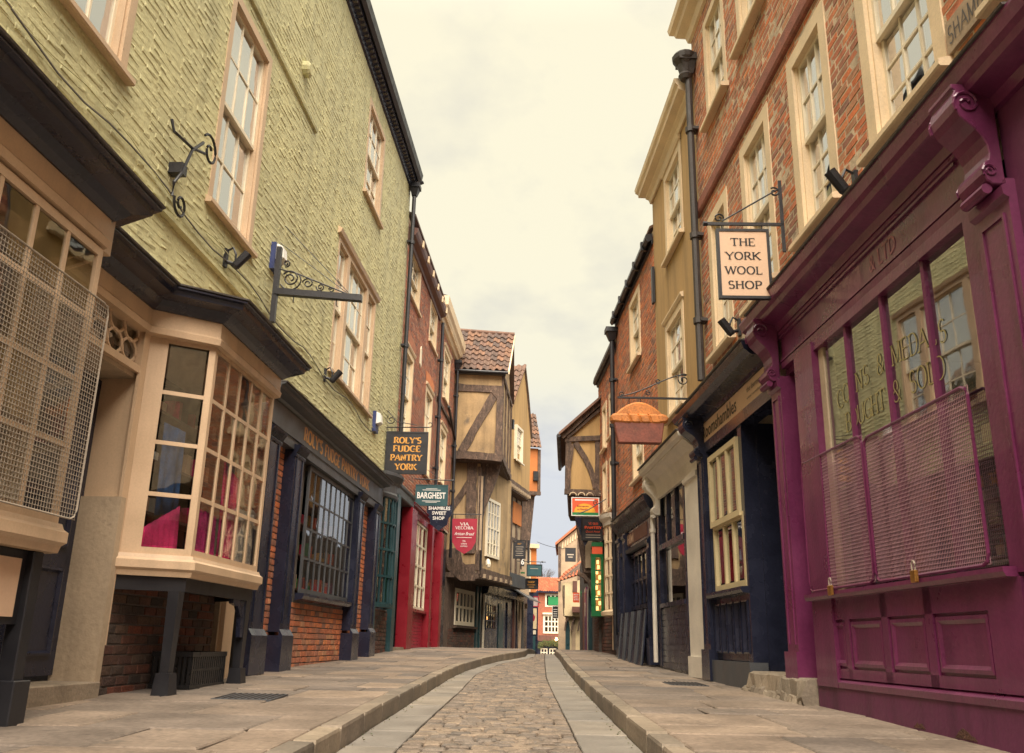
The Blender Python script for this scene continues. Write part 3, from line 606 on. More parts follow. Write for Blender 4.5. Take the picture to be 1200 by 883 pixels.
def setts():
    rr = random.Random(9); y = 2.6; n = 0; coll = []
    while y < 24:
        d = rr.uniform(.07, .095); a0, b0, a1, b1 = itp(CL, y)+.003, itp(CR_, y)-.003, itp(CL, y+d)+.003, itp(CR_, y+d)-.003; u = 0; off = rr.uniform(0, .1)
        cuts = [0]
        while True:
            s_ = rr.uniform(.10, .18)/max(.1, (b0-a0)); 
            if cuts[-1]+s_ > .94: break
            cuts.append(cuts[-1]+s_)
        cuts.append(1); g = .0065
        for p, q in zip(cuts, cuts[1:]):
            wv = [rr.uniform(-.004, .004) for _ in range(4)]; dz = rr.uniform(-.006, .006)+.016*math.sin(p*math.pi)
            pts = [(a0+(b0-a0)*p+g, y+g+wv[0]), (a0+(b0-a0)*q-g, y+g+wv[1]), (a1+(b1-a1)*q-g, y+d-g+wv[2]), (a1+(b1-a1)*p+g, y+d-g+wv[3])]
            zf = lambda t_, dz=dz: smooth_z(t_)-.118+dz
            if y > 4.2 and n < 300: slabobj('sett', road, pts, zf, .05, 'sett', .008, .003); n += 1
            else: slabobj('sett', road, pts, zf, .05, 'sett', .008, .003, coll)
        y += d
    joined('sett_field', road, coll, 'sett')
setts()
def cover(y0, y1, x0, x1, label):
    e = bpy.data.objects.new('drain_cover', None); C.objects.link(e); e['label'] = label; e['category'] = 'drain cover'; yc = (y0+y1)/2; e.location = ((x0+x1)/2, yc, smooth_z(yc))
    def bx(name, a, b, c, d, h, m):
        vs = [(x-(x0+x1)/2, y-yc, smooth_z(y)-smooth_z(yc)+dz) for dz in (-.02, h) for x, y in ((a, c), (b, c), (b, d), (a, d))]
        me = bpy.data.meshes.new(name); me.from_pydata(vs, [], [(0, 3, 2, 1), (4, 5, 6, 7), (0, 1, 5, 4), (1, 2, 6, 5), (2, 3, 7, 6), (3, 0, 4, 7)]); me.materials.append(M[m]); o = bpy.data.objects.new(name, me); C.objects.link(o); o.parent = e
    bx('plate', x0, x1, y0, y1, .006, 'grey')
    n = 9
    for i in range(n): x = x0+.03+(x1-x0-.06)*i/(n-1); bx('rib', x-.008, x+.008, y0+.03, y1-.03, .011, 'pipe')
cover(9.9, 10.5, 1.75, 2.15, 'dark ribbed cover set in the right pavement by the dark shopfront')
cover(7.05, 7.6, -2.2, -1.75, 'dark ribbed cover set in the left pavement in front of the cream bay')
# ================================================================== LEFT SIDE
OG = lambda z0, z1, p: [(-.02, z0), (.03, z0), (p*.28, z0+(z1-z0)*.18), (p*.42, z0+(z1-z0)*.42), (p*.82, z0+(z1-z0)*.56), (p*.86, z0+(z1-z0)*.80), (p, z0+(z1-z0)*.84), (p, z1-.012), (-.02, z1)]
FAS = lambda z0, z1, p=.02: [(-.01, z0), (p, z0), (p, z1), (-.01, z1)]
def lead(mb, path, z, p): mb.sweep([(-.03, z-.004), (p+.015, z-.004), (p+.02, z+.008), (-.03, z+.05)], path)
GB = T(FL, (3, 0, .1), 'green_building', 'tall pale green painted brick building with cream bay windows and a dark blue shopfront', 'building')
gh = [(4.9, 6.1, 4.86, 7.3), (7.85, 9.1, 4.72, 7.2), (12.6, 15.4, 4.46, 6.6), (13.85, 15.25, 8.1, 9.95)]
wall(GB, -3, 18.05, 3.3, 10.75, gh, .0005, 'green', .12)
bricks(GB, 1.5, 18.05, 3.55, 10.72, 0, gh, 'green', .23, .079, .010, .0042, soft=True, pool='painted_brick')
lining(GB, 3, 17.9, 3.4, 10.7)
sash(GB, 4.9, 6.1, 4.86, 7.3, 3, (2, 2), fm='peach', blind=.5)
sash(GB, 7.85, 9.1, 4.72, 7.2, 3, (2, 2), fm='peach', blind=.42)
sash(GB, 13.85, 15.25, 8.1, 9.95, 3, (2, 2), fm='peach', blind=.45)
mb = GB.mb(); mb.tube([(10.25, .0, 7.9), (10.25, .07, 7.9), (10.25, .1, 7.9)], [.11, .11, .07], 12); mb.build('vent_cowl', 'green')
w3_ = None
for a, b, n in ((12.6, 13.3, 1), (13.3, 14.7, 3), (14.7, 15.4, 1)):
    sash(GB, a, b, 4.46, 6.6, n, (2, 2), fm='peach', fw=.075, blind=.9 if n == 3 else .6)
mb = GB.mb(); mb.mould([(0, 6.6), (.05, 6.62), (.07, 6.68), (0, 6.72)], 12.5, 15.5); mb.build('window_head', 'peach')
mb = GB.mb(); mb.mould([(0, 7.36), (.035, 7.37), (.045, 7.42), (.03, 7.46), (0, 7.47)], -2, 10.95); mb.build('string_moulding', 'green')
# eaves: board, dentil row, gutter
mb = GB.mb(); mb.mould([(0, 10.35), (.04, 10.37), (.06, 10.46), (.15, 10.50), (.16, 10.60), (0, 10.62)], -3, 18.0); mb.build('eaves_board', 'navy')
mb = GB.mb(); mb.mould([(.14, 10.56), (.19, 10.53), (.25, 10.58), (.275, 10.72), (.26, 10.74), (.14, 10.72)], -3, 18.05); mb.build('gutter', 'black')
mb = GB.mb(); u = 5.
while u < 18: mb.box(u, u+.05, .07, .14, 10.46, 10.50); u += .14
mb.build('dentil', 'lead', kind='stuff')
mb = GB.mb(); mb.add([(-3, .2, 10.79), (18.05, .2, 10.79), (18.05, -4, 13.2), (-3, -4, 13.2), (-3, .2, 10.755), (18.05, .2, 10.755), (18.05, -4, 13.1), (-3, -4, 13.1)], [(0, 1, 2, 3), (4, 7, 6, 5), (0, 4, 5, 1), (1, 5, 6, 2), (2, 6, 7, 3), (3, 7, 4, 0)]); mb.build('roof', 'tile')
def downpipe(t, u, v, z0, z1, clips, m='black', r=.045, hop=True, offs=.0):
    mb = t.mb(); mb.tube([(u, v, z0), (u+offs, v, z1)], r, 8)
    for c in clips: mb.tube([(u, v, c-.04), (u, v, c+.04)], r*1.45, 8); mb.box(u-.08, u+.08, v-.1, v-.01, c-.02, c+.02)
    pp = mb.build('downpipe', m, smooth=False)
    if hop:
        mb = t.mb(); k = r*2.4
        mb.hull(([(u-k*.5, v-k*.5, z1-.02), (u+k*.5, v-k*.5, z1-.02), (u+k*.5, v+k*.5, z1-.02), (u-k*.5, v+k*.5, z1-.02)], [(u-k, v-k*.8, z1+.16), (u+k, v-k*.8, z1+.16), (u+k, v+k, z1+.16), (u-k, v+k, z1+.16)]))
        mb.box(u-k*1.2, u+k*1.2, v-k, v+k*1.2, z1+.162, z1+.26); mb.build('hopper', m, pp)
    return pp
downpipe(GB, 17.92, .12, 3.72, 10.15, (9.0, 6.6, 4.6), offs=.0)
mb = GB.mb(); mb.tube([(17.92, .12, 10.4), (17.95, .3, 10.5)], .04, 6); mb.build('pipe_neck', 'black')
# cables
for off, rr_ in ((0, .008), (.05, .005)):
    mb = GB.mb(); rnd = random.Random(3+int(off*100))
    pts = [(3.5+.35*i, .03, 4.34+off-.012*i*.35+.05*math.sin(i*.9+off*30)+rnd.uniform(-.012, .012)) for i in range(36)]
    mb.tube(pts, rr_, 5); mb.build('cable', 'green' if off else 'lead')
mb = GB.mb(); mb.mould([(0, 4.08), (.05, 4.09), (.05, 4.12), (0, 4.15)], 3.0, 9.6); mb.build('ledge', 'green')
# ---- bay one (nearest) -------------------------------------------------------
def bay(t, path, zs, cols, rows, name, fascia=(3.0, 3.26), cor=(3.20, 3.37), corp=.27, sillz=1.2, corpath=None, label=None):
    """cream bay: sill moulding, glazed faces, fascia and dark cornice, all one part with its pieces as sub-parts"""
    mb = t.mb(); z0, z1 = zs
    mb.sweep([(-.30, z0-.17), (.02, z0-.17), (.03, z0-.13), (.055, z0-.11), (.055, z0-.05), (.03, z0-.03), (.02, z0), (-.03, z0), (-.03, z0-.02), (-.30, z0-.02)], path)
    for q in path[1:-1]:
        pass
    bw = mb.build('bay_window', 'cream', label=label)
    for i, (a, b) in enumerate(zip(path, path[1:])):
        s_ = Sub(t, a, b); n = cols[i]
        if n == 0: continue
        grid_window(s_, .0, s_.L, z0, z1, n, rows[i], 0, 'cream', G1, bar=.034, edge=.055, name='glazed_face', th=.026, parent=bw, pane_v=.012)
    mb = t.mb(); mb.sweep([(-.3, fascia[0]), (.02, fascia[0]), (.03, fascia[0]+.05), (.015, fascia[0]+.07), (.015, fascia[1]-.06), (.05, fascia[1]-.02), (.06, fascia[1]), (-.3, fascia[1])], corpath or path); mb.build('fascia', 'cream', bw)
    mb = t.mb(); mb.sweep(OG(cor[0], cor[1], corp), corpath or path); mb.build('cornice', 'navy', bw)
    mb = t.mb(); lead(mb, corpath or path, cor[1], corp); mb.build('lead_flashing', 'lead', bw)
    return bw
b1 = bay(GB, [(1.9, .50), (5.36, .50), (5.62, .0)], (1.2, 2.98), (10, 1), (4, 4), 'bay', corp=.27, label='cream bay window behind a wire mesh guard')
mb = GB.mb(); mb.box(2, 5.5, -.4, .47, 3.0, 3.3); mb.build('bay_ceiling', 'cream'); mb = GB.mb(); mb.box(2, 5.3, -.4, .44, 1.03, 1.06); mb.build('bay_floor', 'floorin')
mb = GB.mb(); mb.box(1.9, 5.30, .1, .42, .62, 1.03); mb.build('bay_apron', 'signblack')
mb = GB.mb(); mb.box(5.24, 5.34, .36, .46, .22, 1.03); mb.box(5.21, 5.37, .33, .49, .02, .32); mb.build('bay_post', 'signblack', bevel=.006)
mb = GB.mb(); mb.box(1.9, 5.3, -.05, .08, -.1, 1.03); mb.build('stall_riser', 'navy')
for k in range(4): panel(GB, 3.0+.58*k, 3.5+.58*k, .25, .58, .08, 'navy')
mb = GB.mb(); mb.box(4.9, 5.18, .425, .43, .66, .98); mb.build('paper_notice', 'signcream')
# ---- doorway between the bays ---------------------------------------------------
mb = GB.mb(); mb.box(7.03, 7.09, -.34, .0, .12, 2.62); mb.build('door_reveal', 'cream')
mb = GB.mb(); mb.box(6.99, 7.09, .0, .025, .5, 3.12); mb.build('door_pilaster', 'cream')
mb = GB.mb(); mb.box(6.98, 7.06, -.33, .03, .1, 1.62); mb.build('reveal_plinth', 'creamdirty')
mb = GB.mb(); mb.box(5.5, 5.72, -.5, -.02, .12, 3.1); mb.build('door_jamb', 'cream')
mb = GB.mb(); mb.box(5.72, 7.05, -.48, -.02, 2.60, 2.64); mb.build('door_soffit', 'creamdirty')
mb = GB.mb(); mb.box(5.76, 7.02, -.34, -.30, .28, 2.58); dr = mb.build('door', 'navy', label='dark blue panelled door set back between the bays')
for a, b in ((5.86, 6.32), (6.42, 6.88)):
    for c, d in ((.42, 1.05), (1.2, 2.4)): panel(GB, a, b, c, d, -.30, 'navy', parent=dr)
mb = GB.mb(); mb.tube([(6.37, -.30, 1.22), (6.37, -.25, 1.22)], .02); mb.build('handle', 'brass', dr)
mb = GB.mb(); mb.box(5.7, 7.05, -.5, .02, 2.64, 2.70); mb.box(5.7, 7.05, -.08, .02, 3.06, 3.12); mb.box(5.7, 5.76, -.08, .0, 2.7, 3.06); mb.box(6.99, 7.05, -.08, .02, 2.7, 3.06)
r_ = .135
for i in range(9):
    for k in range(2):
        cu_, cz_ = 5.9+i*.24-.24*(k == 1)*.0, 2.80+k*.17
        if cu_ > 7: continue
        mb.tube([(cu_+.118*math.cos(a*.5236), -.03, cz_+.092*math.sin(a*.5236)) for a in range(12)], .014, 5, closed=True)
fl_ = mb.build('fanlight', 'cream')
piece(GB, fl_, 'pane', 'pane', G1, 5.76, 6.99, -.06, -.055, 2.7, 3.06)
mb = GB.mb(); mb.box(5.6, 7.06, -.52, .04, .02, .24); mb.build('door_step', 'kerb', bevel=.01)
mb = GB.mb(); mb.hull(([(7.08, -.1, 1.2), (7.08, .0, 1.2), (7.15, .10, 1.2), (7.2, .1, 1.2), (7.2, -.1, 1.2)], [(7.08, -.1, 3.0), (7.08, .0, 3.0), (7.15, .10, 3.0), (7.2, .1, 3.0), (7.2, -.1, 3.0)])); mb.build('bay_post', 'cream')
# ---- bay two ---------------------------------------------------------------------
P2 = [(7.08, .0), (7.15, .10), (7.40, .47), (9.02, .47), (9.32, .0)]
b2 = bay(GB, P2, (1.2, 3.02), (0, 1, 5, 1), (4, 4, 4, 4), 'bay', corp=.27, corpath=[(5.62, .04), (7.0, .04), (7.36, .50), (9.04, .50), (9.36, .0)], label='cream bay window with small panes full of scarves')
mb = GB.mb(); mb.hull(([(7.1, -.4, 3.0), (7.42, .44, 3.0), (9.0, .44, 3.0), (9.3, -.4, 3.0)], [(7.1, -.4, 3.3), (7.42, .44, 3.3), (9.0, .44, 3.3), (9.3, -.4, 3.3)]))
mb.build('bay_ceiling', 'cream')
mb = GB.mb(); mb.hull(([(7.12, -.4, 1.04), (7.43, .42, 1.04), (8.98, .42, 1.04), (9.28, -.4, 1.04)], [(7.12, -.4, 1.16), (7.43, .42, 1.16), (8.98, .42, 1.16), (9.28, -.4, 1.16)])); mb.build('bay_floor', 'floorin')
mb = GB.mb(); mb.sweep([(-.06, .92), (-.02, .92), (-.02, 1.035), (-.06, 1.035)], P2); mb.build('bay_apron', 'signblack')
for (a, c) in ((7.34, .43), (8.92, .43)):
    mb = GB.mb(); mb.hull(([(a-.03, c-.06, .30), (a+.06, c-.06, .30), (a+.06, c+.01, .30), (a-.03, c+.01, .30)], [(a-.04, c-.07, .92), (a+.07, c-.07, .92), (a+.07, c+.02, .92), (a-.04, c+.02, .92)]))
    mb.hull(([(a-.07, c-.1, .08), (a+.1, c-.1, .08), (a+.1, c+.05, .08), (a-.07, c+.05, .08)], [(a-.05, c-.08, .30), (a+.08, c-.08, .30), (a+.08, c+.03, .30), (a-.05, c+.03, .30)])); mb.build('bay_post', 'signblack')
mb = GB.mb()
mb.plate([(0, 0), (.0, .34), (.07, .34), (.10, .16), (.2, .06), (.34, .04), (.34, 0)], (8.88, .40, .92), (-1, 0, 0), (0, 0, -1), (0, .04, 0)); mb.build('post_bracket', 'navy')
wall(GB, 7.09, 9.3, .05, 1.03, (), -.03, 'mortar2', name='under_wall')
bricks(GB, 7.09, 9.3, .12, 1.02, -.024, (), 'bricksootshade', .225, .078, pool='brick')
mb = GB.mb(); mb.box(9.32, 10.0, -.3, .02, .1, 3.3); mb.build('pier', 'creamdirty')
mb = GB.mb(); mb.box(9.36, 9.62, .02, .07, .16, .98); mb.box(9.76, 9.93, .02, .07, .16, .98); mb.build('board', 'cream')
mb = GB.mb(); mb.tube([(9.7, .06, .15), (9.7, .06, 1.05)], .035); mb.build('waste_pipe', 'plastic')
# inside of the ground storey
wall(GB, -3, 5.5, 2.9, 3.31, (), -.02, 'cream', name='bressumer')
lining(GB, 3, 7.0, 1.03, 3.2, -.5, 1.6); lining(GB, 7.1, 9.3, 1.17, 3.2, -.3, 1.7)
# ---- dark blue shopfront ------------------------------------------------------------
def pilaster(t, u0, u1, z0, z1, v, m='navy', pl=.45, cons=None, parent=None):
    mb = t.mb(); mb.box(u0, u1, -.1, v, z0+pl, z1); mb.box(u0-.035, u1+.035, -.1, v+.05, z0, z0+pl-.04)
    mb.mould([(v, z0+pl-.04), (v+.05, z0+pl-.04), (v+.005, z0+pl+.03), (v, z0+pl+.03)], u0-.03, u1+.03)
    mb.box(u0+.06, u0+.08, v, v+.012, z0+pl+.1, z1-.1); mb.box(u1-.08, u1-.06, v, v+.012, z0+pl+.1, z1-.1)
    p = mb.build('pilaster', m, parent)
    if cons: console(t, u0+.03, u1-.03, z1, z1+cons, v+.14, m, 0, parent=p)
    return p
for a, b in ((9.96, 10.42), (11.03, 11.42), (14.66, 15.06), (15.98, 16.38)):
    pp_ = pilaster(GB, a, b, smooth_z(10.5) if a < 11 else smooth_z(a), 2.94, .12); capital(GB, a, b, 2.78, 2.93, .12, 'navy', pp_)
wall(GB, 10.2, 17.0, .1, 3.3, [(12.0, 15.05, 1.14, 2.85)], -.03, 'mortar2', name='shop_wall', depth=.1)
for a, b, c, d in ((10.5, 11.6, .2, 3.0), (11.6, 15.2, .2, 1.06), (15.2, 16.5, .25, 3.0)):
    bricks(GB, a, b, c, d, -.024, (), 'brick' if c < 3 and a != 11.9 else 'brick', .225, .077, pool='brick')
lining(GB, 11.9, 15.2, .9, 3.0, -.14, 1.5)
grid_window(GB, 12.0, 15.0, 1.16, 2.86, 10, 4, .04, 'grey', G1, bar=.026, edge=.06, th=.03, pane_v=.014)
mb = GB.mb(); mb.mould([(0, 1.06), (.1, 1.08), (.12, 1.12), (.12, 1.15), (0, 1.155)], 11.92, 15.08); mb.build('sill', 'navy')
mb = GB.mb(); mb.mould([(-.1, 2.87), (.10, 2.87), (.10, 2.98), (.12, 2.99), (.12, 3.02), (-.1, 3.02)], 9.9, 16.6); mb.build('frieze', 'grey')
mb = GB.mb(); mb.mould([(-.1, 3.021), (.11, 3.021), (.11, 3.28), (-.1, 3.28)], 9.9, 16.6); fs_ = mb.build('fascia', 'grey')
mb = GB.mb(); serif_text(mb, "ROLY'S FUDGE PANTRY YORK", 13.35, 3.15, .17, .11, 1, .30, .16, width=4.0, serif=.16); mb.build('lettering', 'gold', fs_)
mb = GB.mb(); mb.mould(OG(3.27, 3.42, .30), 9.85, 16.6); mb.build('cornice', 'grey')
mb = GB.mb(); lead(mb, [(9.85, 0), (16.6, 0)], 3.42, .30); mb.build('lead_flashing', 'lead')
flush(GB, 300)
# goods in the fudge shop window
def goods(fr, base, name, label, cat, u0, u1, v0, v1, zs, cols_, seed, w=(.05, .12), h=(.08, .22)):
    t = T(fr, base, name, label, cat)
    mb = t.mb(); rr = random.Random(seed)
    for z in zs: mb.box(u0, u1, v0-.03, v1, z-.025, z)
    for x in (u0, u1-.03): mb.box(x, x+.03, v0-.03, v0, zs[0]-.3, zs[-1]+.3)
    mb.build('shelf', 'wood')
    B = {m: t.mb() for m in cols_}
    for z in zs:
        u = u0+.02
        while u < u1-.14:
            ww = rr.uniform(*w); hh = rr.uniform(*h); m = rr.choice(cols_)
            if rr.random() < .8: B[m].box(u, u+ww, v0+.02, v0+.02+ww, z+.001, z+hh)
            u += ww+rr.uniform(.01, .06)
    for m, b in B.items():
        if b.V: b.build('packet', m, kind='stuff')
goods(FL, (12.1, -.4, .9), 'display_shelf', 'shelves of bright fudge packets behind the barred shop window', 'shelves', 12.1, 15.0, -.40, -.2, (1.25, 1.72, 2.15), ['signal', 'signgreen', 'signcream', 'signred', 'gold'], 4)
# ---- scarves and goods in bay two
def drape(fr, base, name, label, cat, m, pts, w, z_top, fold=8):
    """hanging cloth with folds between points of a line"""
    mb = MB(fr, base); n = 40; L_ = []
    for i in range(n+1):
        k = i/n; a = pts[0][0]+(pts[1][0]-pts[0][0])*k; b = pts[0][1]+(pts[1][1]-pts[0][1])*k; zt = pts[0][2]+(pts[1][2]-pts[0][2])*k; zb = pts[0][3]+(pts[1][3]-pts[0][3])*k
        o = .014*math.sin(k*fold*2*math.pi)
        L_.append([(a+(0 if j == 0 else .01*j), b+o*(.3+j*.2), zt+(zb-zt)*j/4) for j in range(5)])
    vs = [q for r in L_ for q in r]; fs = [(i*5+j, i*5+j+1, (i+1)*5+j+1, (i+1)*5+j) for i in range(n) for j in range(4)]
    mb.add(vs, fs); o = mb.build(name, m, thing=(label, cat), smooth=True, fixn=False); md = o.modifiers.new('thickness', 'SOLIDIFY'); md.thickness = .008
drape(FL, (7.2, -.1, 1.16), 'scarf', 'bright pink scarf draped on a slope in the lowest pane of the cream bay', 'scarf', 'pink', ((7.18, -.08, 1.27, 1.17), (7.46, .30, 1.62, 1.17)), 0, 0, 11)
drape(FL, (7.8, .2, 1.16), 'patterned_cloth', 'maroon patterned shawl hanging low behind the front panes of the cream bay', 'shawl', 'magenta', ((7.50, .425, 1.62, 1.18), (7.95, .425, 1.60, 1.18)), 0, 0, 5)
drape(FL, (8.2, .2, 1.16), 'pink_shawl', 'pink shawl hanging in the middle front panes of the cream bay', 'shawl', 'pink', ((8.0, .425, 2.1, 1.18), (8.42, .425, 2.0, 1.18)), 0, 0, 5)
drape(FL, (8.6, .2, 1.16), 'print_cloth', 'grey and white patterned cloth in the far front panes of the cream bay', 'cloth', 'paper', ((8.46, .425, 1.7, 1.18), (8.9, .425, 1.75, 1.18)), 0, 0, 6)
drape(FL, (7.6, -.2, 1.16), 'blue_jacket', 'blue garment hanging in the middle of the cream bay', 'garment', 'blue', ((7.5, .05, 2.35, 1.55), (7.74, .14, 2.32, 1.6)), 0, 0, 2)
drape(FL, (7.3, -.2, 1.16), 'crimson_bag', 'small crimson cloth hung in the second pane of the cream bay', 'cloth', 'signred', ((7.22, -.14, 2.28, 2.12), (7.42, .0, 2.27, 2.10)), 0, 0, 2)
goods(FL, (7.5, -.2, 1.2), 'display_shelf', 'shelves of pale and coloured goods inside the cream bay window', 'shelves', 7.45, 9.1, -.24, -.06, (1.6, 2.05, 2.5), ['signcream', 'cobalt', 'signred', 'paper', 'pink', 'letw'], 14)
goods(FL, (4.0, .0, 1.2), 'display_shelf', 'shelves inside the nearest bay behind its mesh guard', 'shelves', 3.4, 5.3, -.15, .02, (1.6, 2.05, 2.5), ['signcream', 'cobalt', 'paper', 'wood', 'letw'], 15)
# ---- crate under the bay
def crate():
    t = T(FL, (7.95, .05, smooth_z(8)), 'plastic_crate', 'black slatted plastic crate on the paving under the cream bay window', 'crate'); u0, u1, v0, v1, z0, z1 = 7.95, 8.75, -.0, .36, smooth_z(8)+.002, smooth_z(8)+.30
    mb = t.mb()
    for (a, b, c, d) in ((u0, u1, v0, v0+.02), (u0, u1, v1-.02, v1), (u0, u0+.02, v0+.02, v1-.02), (u1-.02, u1, v0+.02, v1-.02)): mb.box(a, b, c, d, z1-.04, z1); mb.box(a, b, c, d, z0, z0+.03)
    mb.build('rim', 'plastic')
    for k in range(17):
        u = u0+.02+k*(u1-u0-.06)/16
        for v in (v0+.004, v1-.016): piece(t, None, 'slat', 'slat', 'plastic', u, u+.028, v, v+.012, z0+.03, z1-.04)
    for k in range(8):
        v = v0+.03+k*.042
        for u in (u0+.004, u1-.016): piece(t, None, 'slat', 'slat', 'plastic', u, u+.012, v, v+.024, z0+.03, z1-.04)
    mb = t.mb(); mb.box(u0+.02, u1-.02, v0+.02, v1-.02, z0, z0+.012); mb.box(u0+.02, u1-.02, v0+.004, v0+.012, z0+.14, z0+.16); mb.box(u0+.02, u1-.02, v1-.012, v1-.004, z0+.14, z0+.16); mb.build('base', 'plastic')
crate()
# ---- mesh guard on bay one
def meshguard(fr, base, label, u0, u1, zb0, zb1, zt0, zt1, v, m, fm, nu, nz, group=None, rr=.0022, rail=.012, parent_frame=True):
    """wire mesh sheet, bottom edge zb0..zb1, top edge zt0..zt1"""
    t = T(fr, base, 'mesh_guard', label, 'window guard', group)
    zb = lambda u: zb0+(zb1-zb0)*(u-u0)/(u1-u0); zt = lambda u: zt0+(zt1-zt0)*(u-u0)/(u1-u0)
    mb = t.mb()
    for i in range(nu+1): u = u0+(u1-u0)*i/nu; mb.box(u-rr, u+rr, v, v+2*rr, zb(u), zt(u))
    for k in range(nz+1):
        f = k/nz; za, zc = zb(u0)+(zt(u0)-zb(u0))*f, zb(u1)+(zt(u1)-zb(u1))*f
        mb.add([(u0, v+2*rr, za-rr), (u1, v+2*rr, zc-rr), (u1, v+2*rr, zc+rr), (u0, v+2*rr, za+rr), (u0, v+4*rr, za-rr), (u1, v+4*rr, zc-rr), (u1, v+4*rr, zc+rr), (u0, v+4*rr, za+rr)], [(0, 3, 2, 1), (4, 5, 6, 7), (0, 1, 5, 4), (2, 3, 7, 6)])
    mb.build('wire_mesh', m, kind='stuff', fixn=False)
    mb = t.mb(); c = .06
    mb.tube([(u0, v+.008, zb(u0)+c), (u0, v+.008, zt(u0)-c), (u0+c*.3, v+.008, zt(u0)-c*.3), (u0+c, v+.008, zt(u0+c)), (u1-c, v+.008, zt(u1-c)), (u1-c*.3, v+.008, zt(u1)-c*.3), (u1, v+.008, zt(u1)-c), (u1, v+.008, zb(u1)+c), (u1-c*.3, v+.008, zb(u1)+c*.3), (u1-c, v+.008, zb(u1)), (u0+c, v+.008, zb(u0)), (u0+c*.3, v+.008, zb(u0)+c*.3)], rail, 6, closed=True)
    mb.build('guard_frame', fm); return t
meshguard(FL, (3.0, .56, 1.2), 'cream wire mesh guard over the nearest bay window on the left', 2.6, 5.40, 1.23, 1.23, 2.60, 2.60, .57, 'wirec', 'wirec', 100, 48, rr=.0017, rail=.006)

# ---- brick building with the teal and red shops
LB = T(FL, (18.1, 0, .4), 'brick_building', 'narrow plum-brown brick building with a brown wooden gutter above the red shopfront', 'building')
lh = [(18.35, 19.65, 4.9, 6.85), (18.45, 20.0, 8.1, 9.3), (21.55, 22.75, 4.62, 6.8), (21.6, 22.9, 8.05, 9.25)]
wall(LB, 18.1, 23.35, 3.5, 9.7, lh, -.001, 'mortar', .12)
bricks(LB, 18.12, 23.35, 3.7, 9.6, 0, lh, 'brickplum', .225, .076)
lining(LB, 18.2, 23.3, 3.6, 9.6)
for h in lh: sash(LB, *h, 2, (2, 2), fm='stone', fw=.12, sill=.05, blind=.5, head=.03)
for a, b, z in ((18.3, 19.7, 6.95), (21.5, 22.8, 6.9)):
    mb = LB.mb(); mb.plate([(0, 0), (b-a, 0), (b-a+.08, .24), ((b-a)/2, .32), (-.08, .24)], (a, .0, z), (1, 0, 0), (0, 0, 1), (0, .012, 0)); mb.build('brick_arch', 'brick')
mb = LB.mb(); mb.mould([(0, 9.15), (.04, 9.15), (.05, 9.24), (.16, 9.28), (.20, 9.34), (.22, 9.44), (0, 9.48)], 18.1, 23.3); mb.build('gutter_board', 'wood')
for k in range(6): mb = LB.mb(); mb.box(18.8+k*.85, 18.9+k*.85, .2, .24, 9.30, 9.46); mb.build('gutter_joint', 'stone')
mb = LB.mb(); mb.hull(([(18.1, .15, 9.72), (23.35, .15, 9.72), (23.35, -4, 11.7), (18.1, -4, 11.7)], [(18.1, .15, 9.78), (23.35, .15, 9.78), (23.35, -4, 11.78), (18.1, -4, 11.78)])); mb.build('roof', 'tile')
mb = LB.mb(); mb.hull(([(20.36, .01, 6.98), (20.44, .01, 6.90), (20.52, .01, 6.98), (20.52, .01, 7.34), (20.44, .01, 7.44), (20.36, .01, 7.34)], [(20.36, .035, 6.98), (20.44, .035, 6.90), (20.52, .035, 6.98), (20.52, .035, 7.34), (20.44, .035, 7.44), (20.36, .035, 7.34)])); mb.build('wall_tie', 'sash')
downpipe(LB, 23.3, .1, 3.7, 9.1, (8, 6.4, 5, 4.2), hop=False)
flush(LB, 300)
# shops beneath
mb = LB.mb(); n = 8
BP = [(16.62+1.2*i/n, .04+.20*math.sin(math.pi*i/n)) for i in range(n+1)]
mb.sweep([(-.05, 1.16), (.04, 1.17), (.05, 1.23), (-.05, 1.24)], BP); tb = mb.build('bow_window', 'teal', label='teal bow window with small panes')
for i in range(n):
    s_ = Sub(LB, BP[i], BP[i+1]); 
    mb = s_.mb(); mb.box(0, .02, -.04, 0, 1.24, 3.2); mb.box(s_.L-.01, s_.L, -.04, 0, 1.24, 3.2)
    for k in range(5): z = 1.24+(3.2-1.24)*k/4; mb.box(.02, s_.L-.01, -.04, .01 if k else 0, z-.02, z+.02)
    mb.build('glazing_bar', 'teal', tb)
    for k in range(4): piece(s_, tb, 'pane', 'pane', G1, .02, s_.L-.01, -.025, -.02, 1.26+.49*k, 1.22+.49*(k+1))
mb = LB.mb(); mb.sweep([(-.3, 3.2), (.02, 3.2), (.03, 3.26), (.01, 3.3), (.01, 3.46), (.06, 3.5), (.12, 3.6), (.12, 3.66), (-.3, 3.68)], BP); mb.build('bow_cornice', 'grey', tb)
wall(LB, 16.5, 18.1, .3, 1.16, (), .02, 'mortar2', name='stall_wall'); bricks(LB, 16.52, 18.08, .36, 1.15, .026, (), 'bricksootshade')
mb = LB.mb(); mb.box(18.08, 18.4, -.1, .12, .35, 3.5); mb.build('shop_post', 'teal'); mb = LB.mb(); mb.box(16.45, 16.58, -.1, .1, .3, 3.5); mb.build('shop_post', 'teal')
mb = LB.mb(); mb.box(18.4, 19.9, -.42, -.36, .4, 3.4); dd = mb.build('door', 'navy', label='dark blue door set back beside the teal window')
for k in range(3): panel(LB, 18.5+.46*k, 18.88+.46*k, .6, 1.4, -.36, 'navy', parent=dd)
mb = LB.mb(); mb.box(18.4, 19.75, -.4, .1, .3, .46); mb.build('door_step', 'kerb')
mb = LB.mb(); mb.mould([(-.3, 3.44), (.1, 3.44), (.12, 3.46), (.12, 3.60), (.15, 3.63), (.16, 3.68), (-.3, 3.70)], 16.7, 20.0); mb.build('fascia', 'grey')
lining(LB, 17.1, 23.2, .5, 3.5, -.45, 1.5)
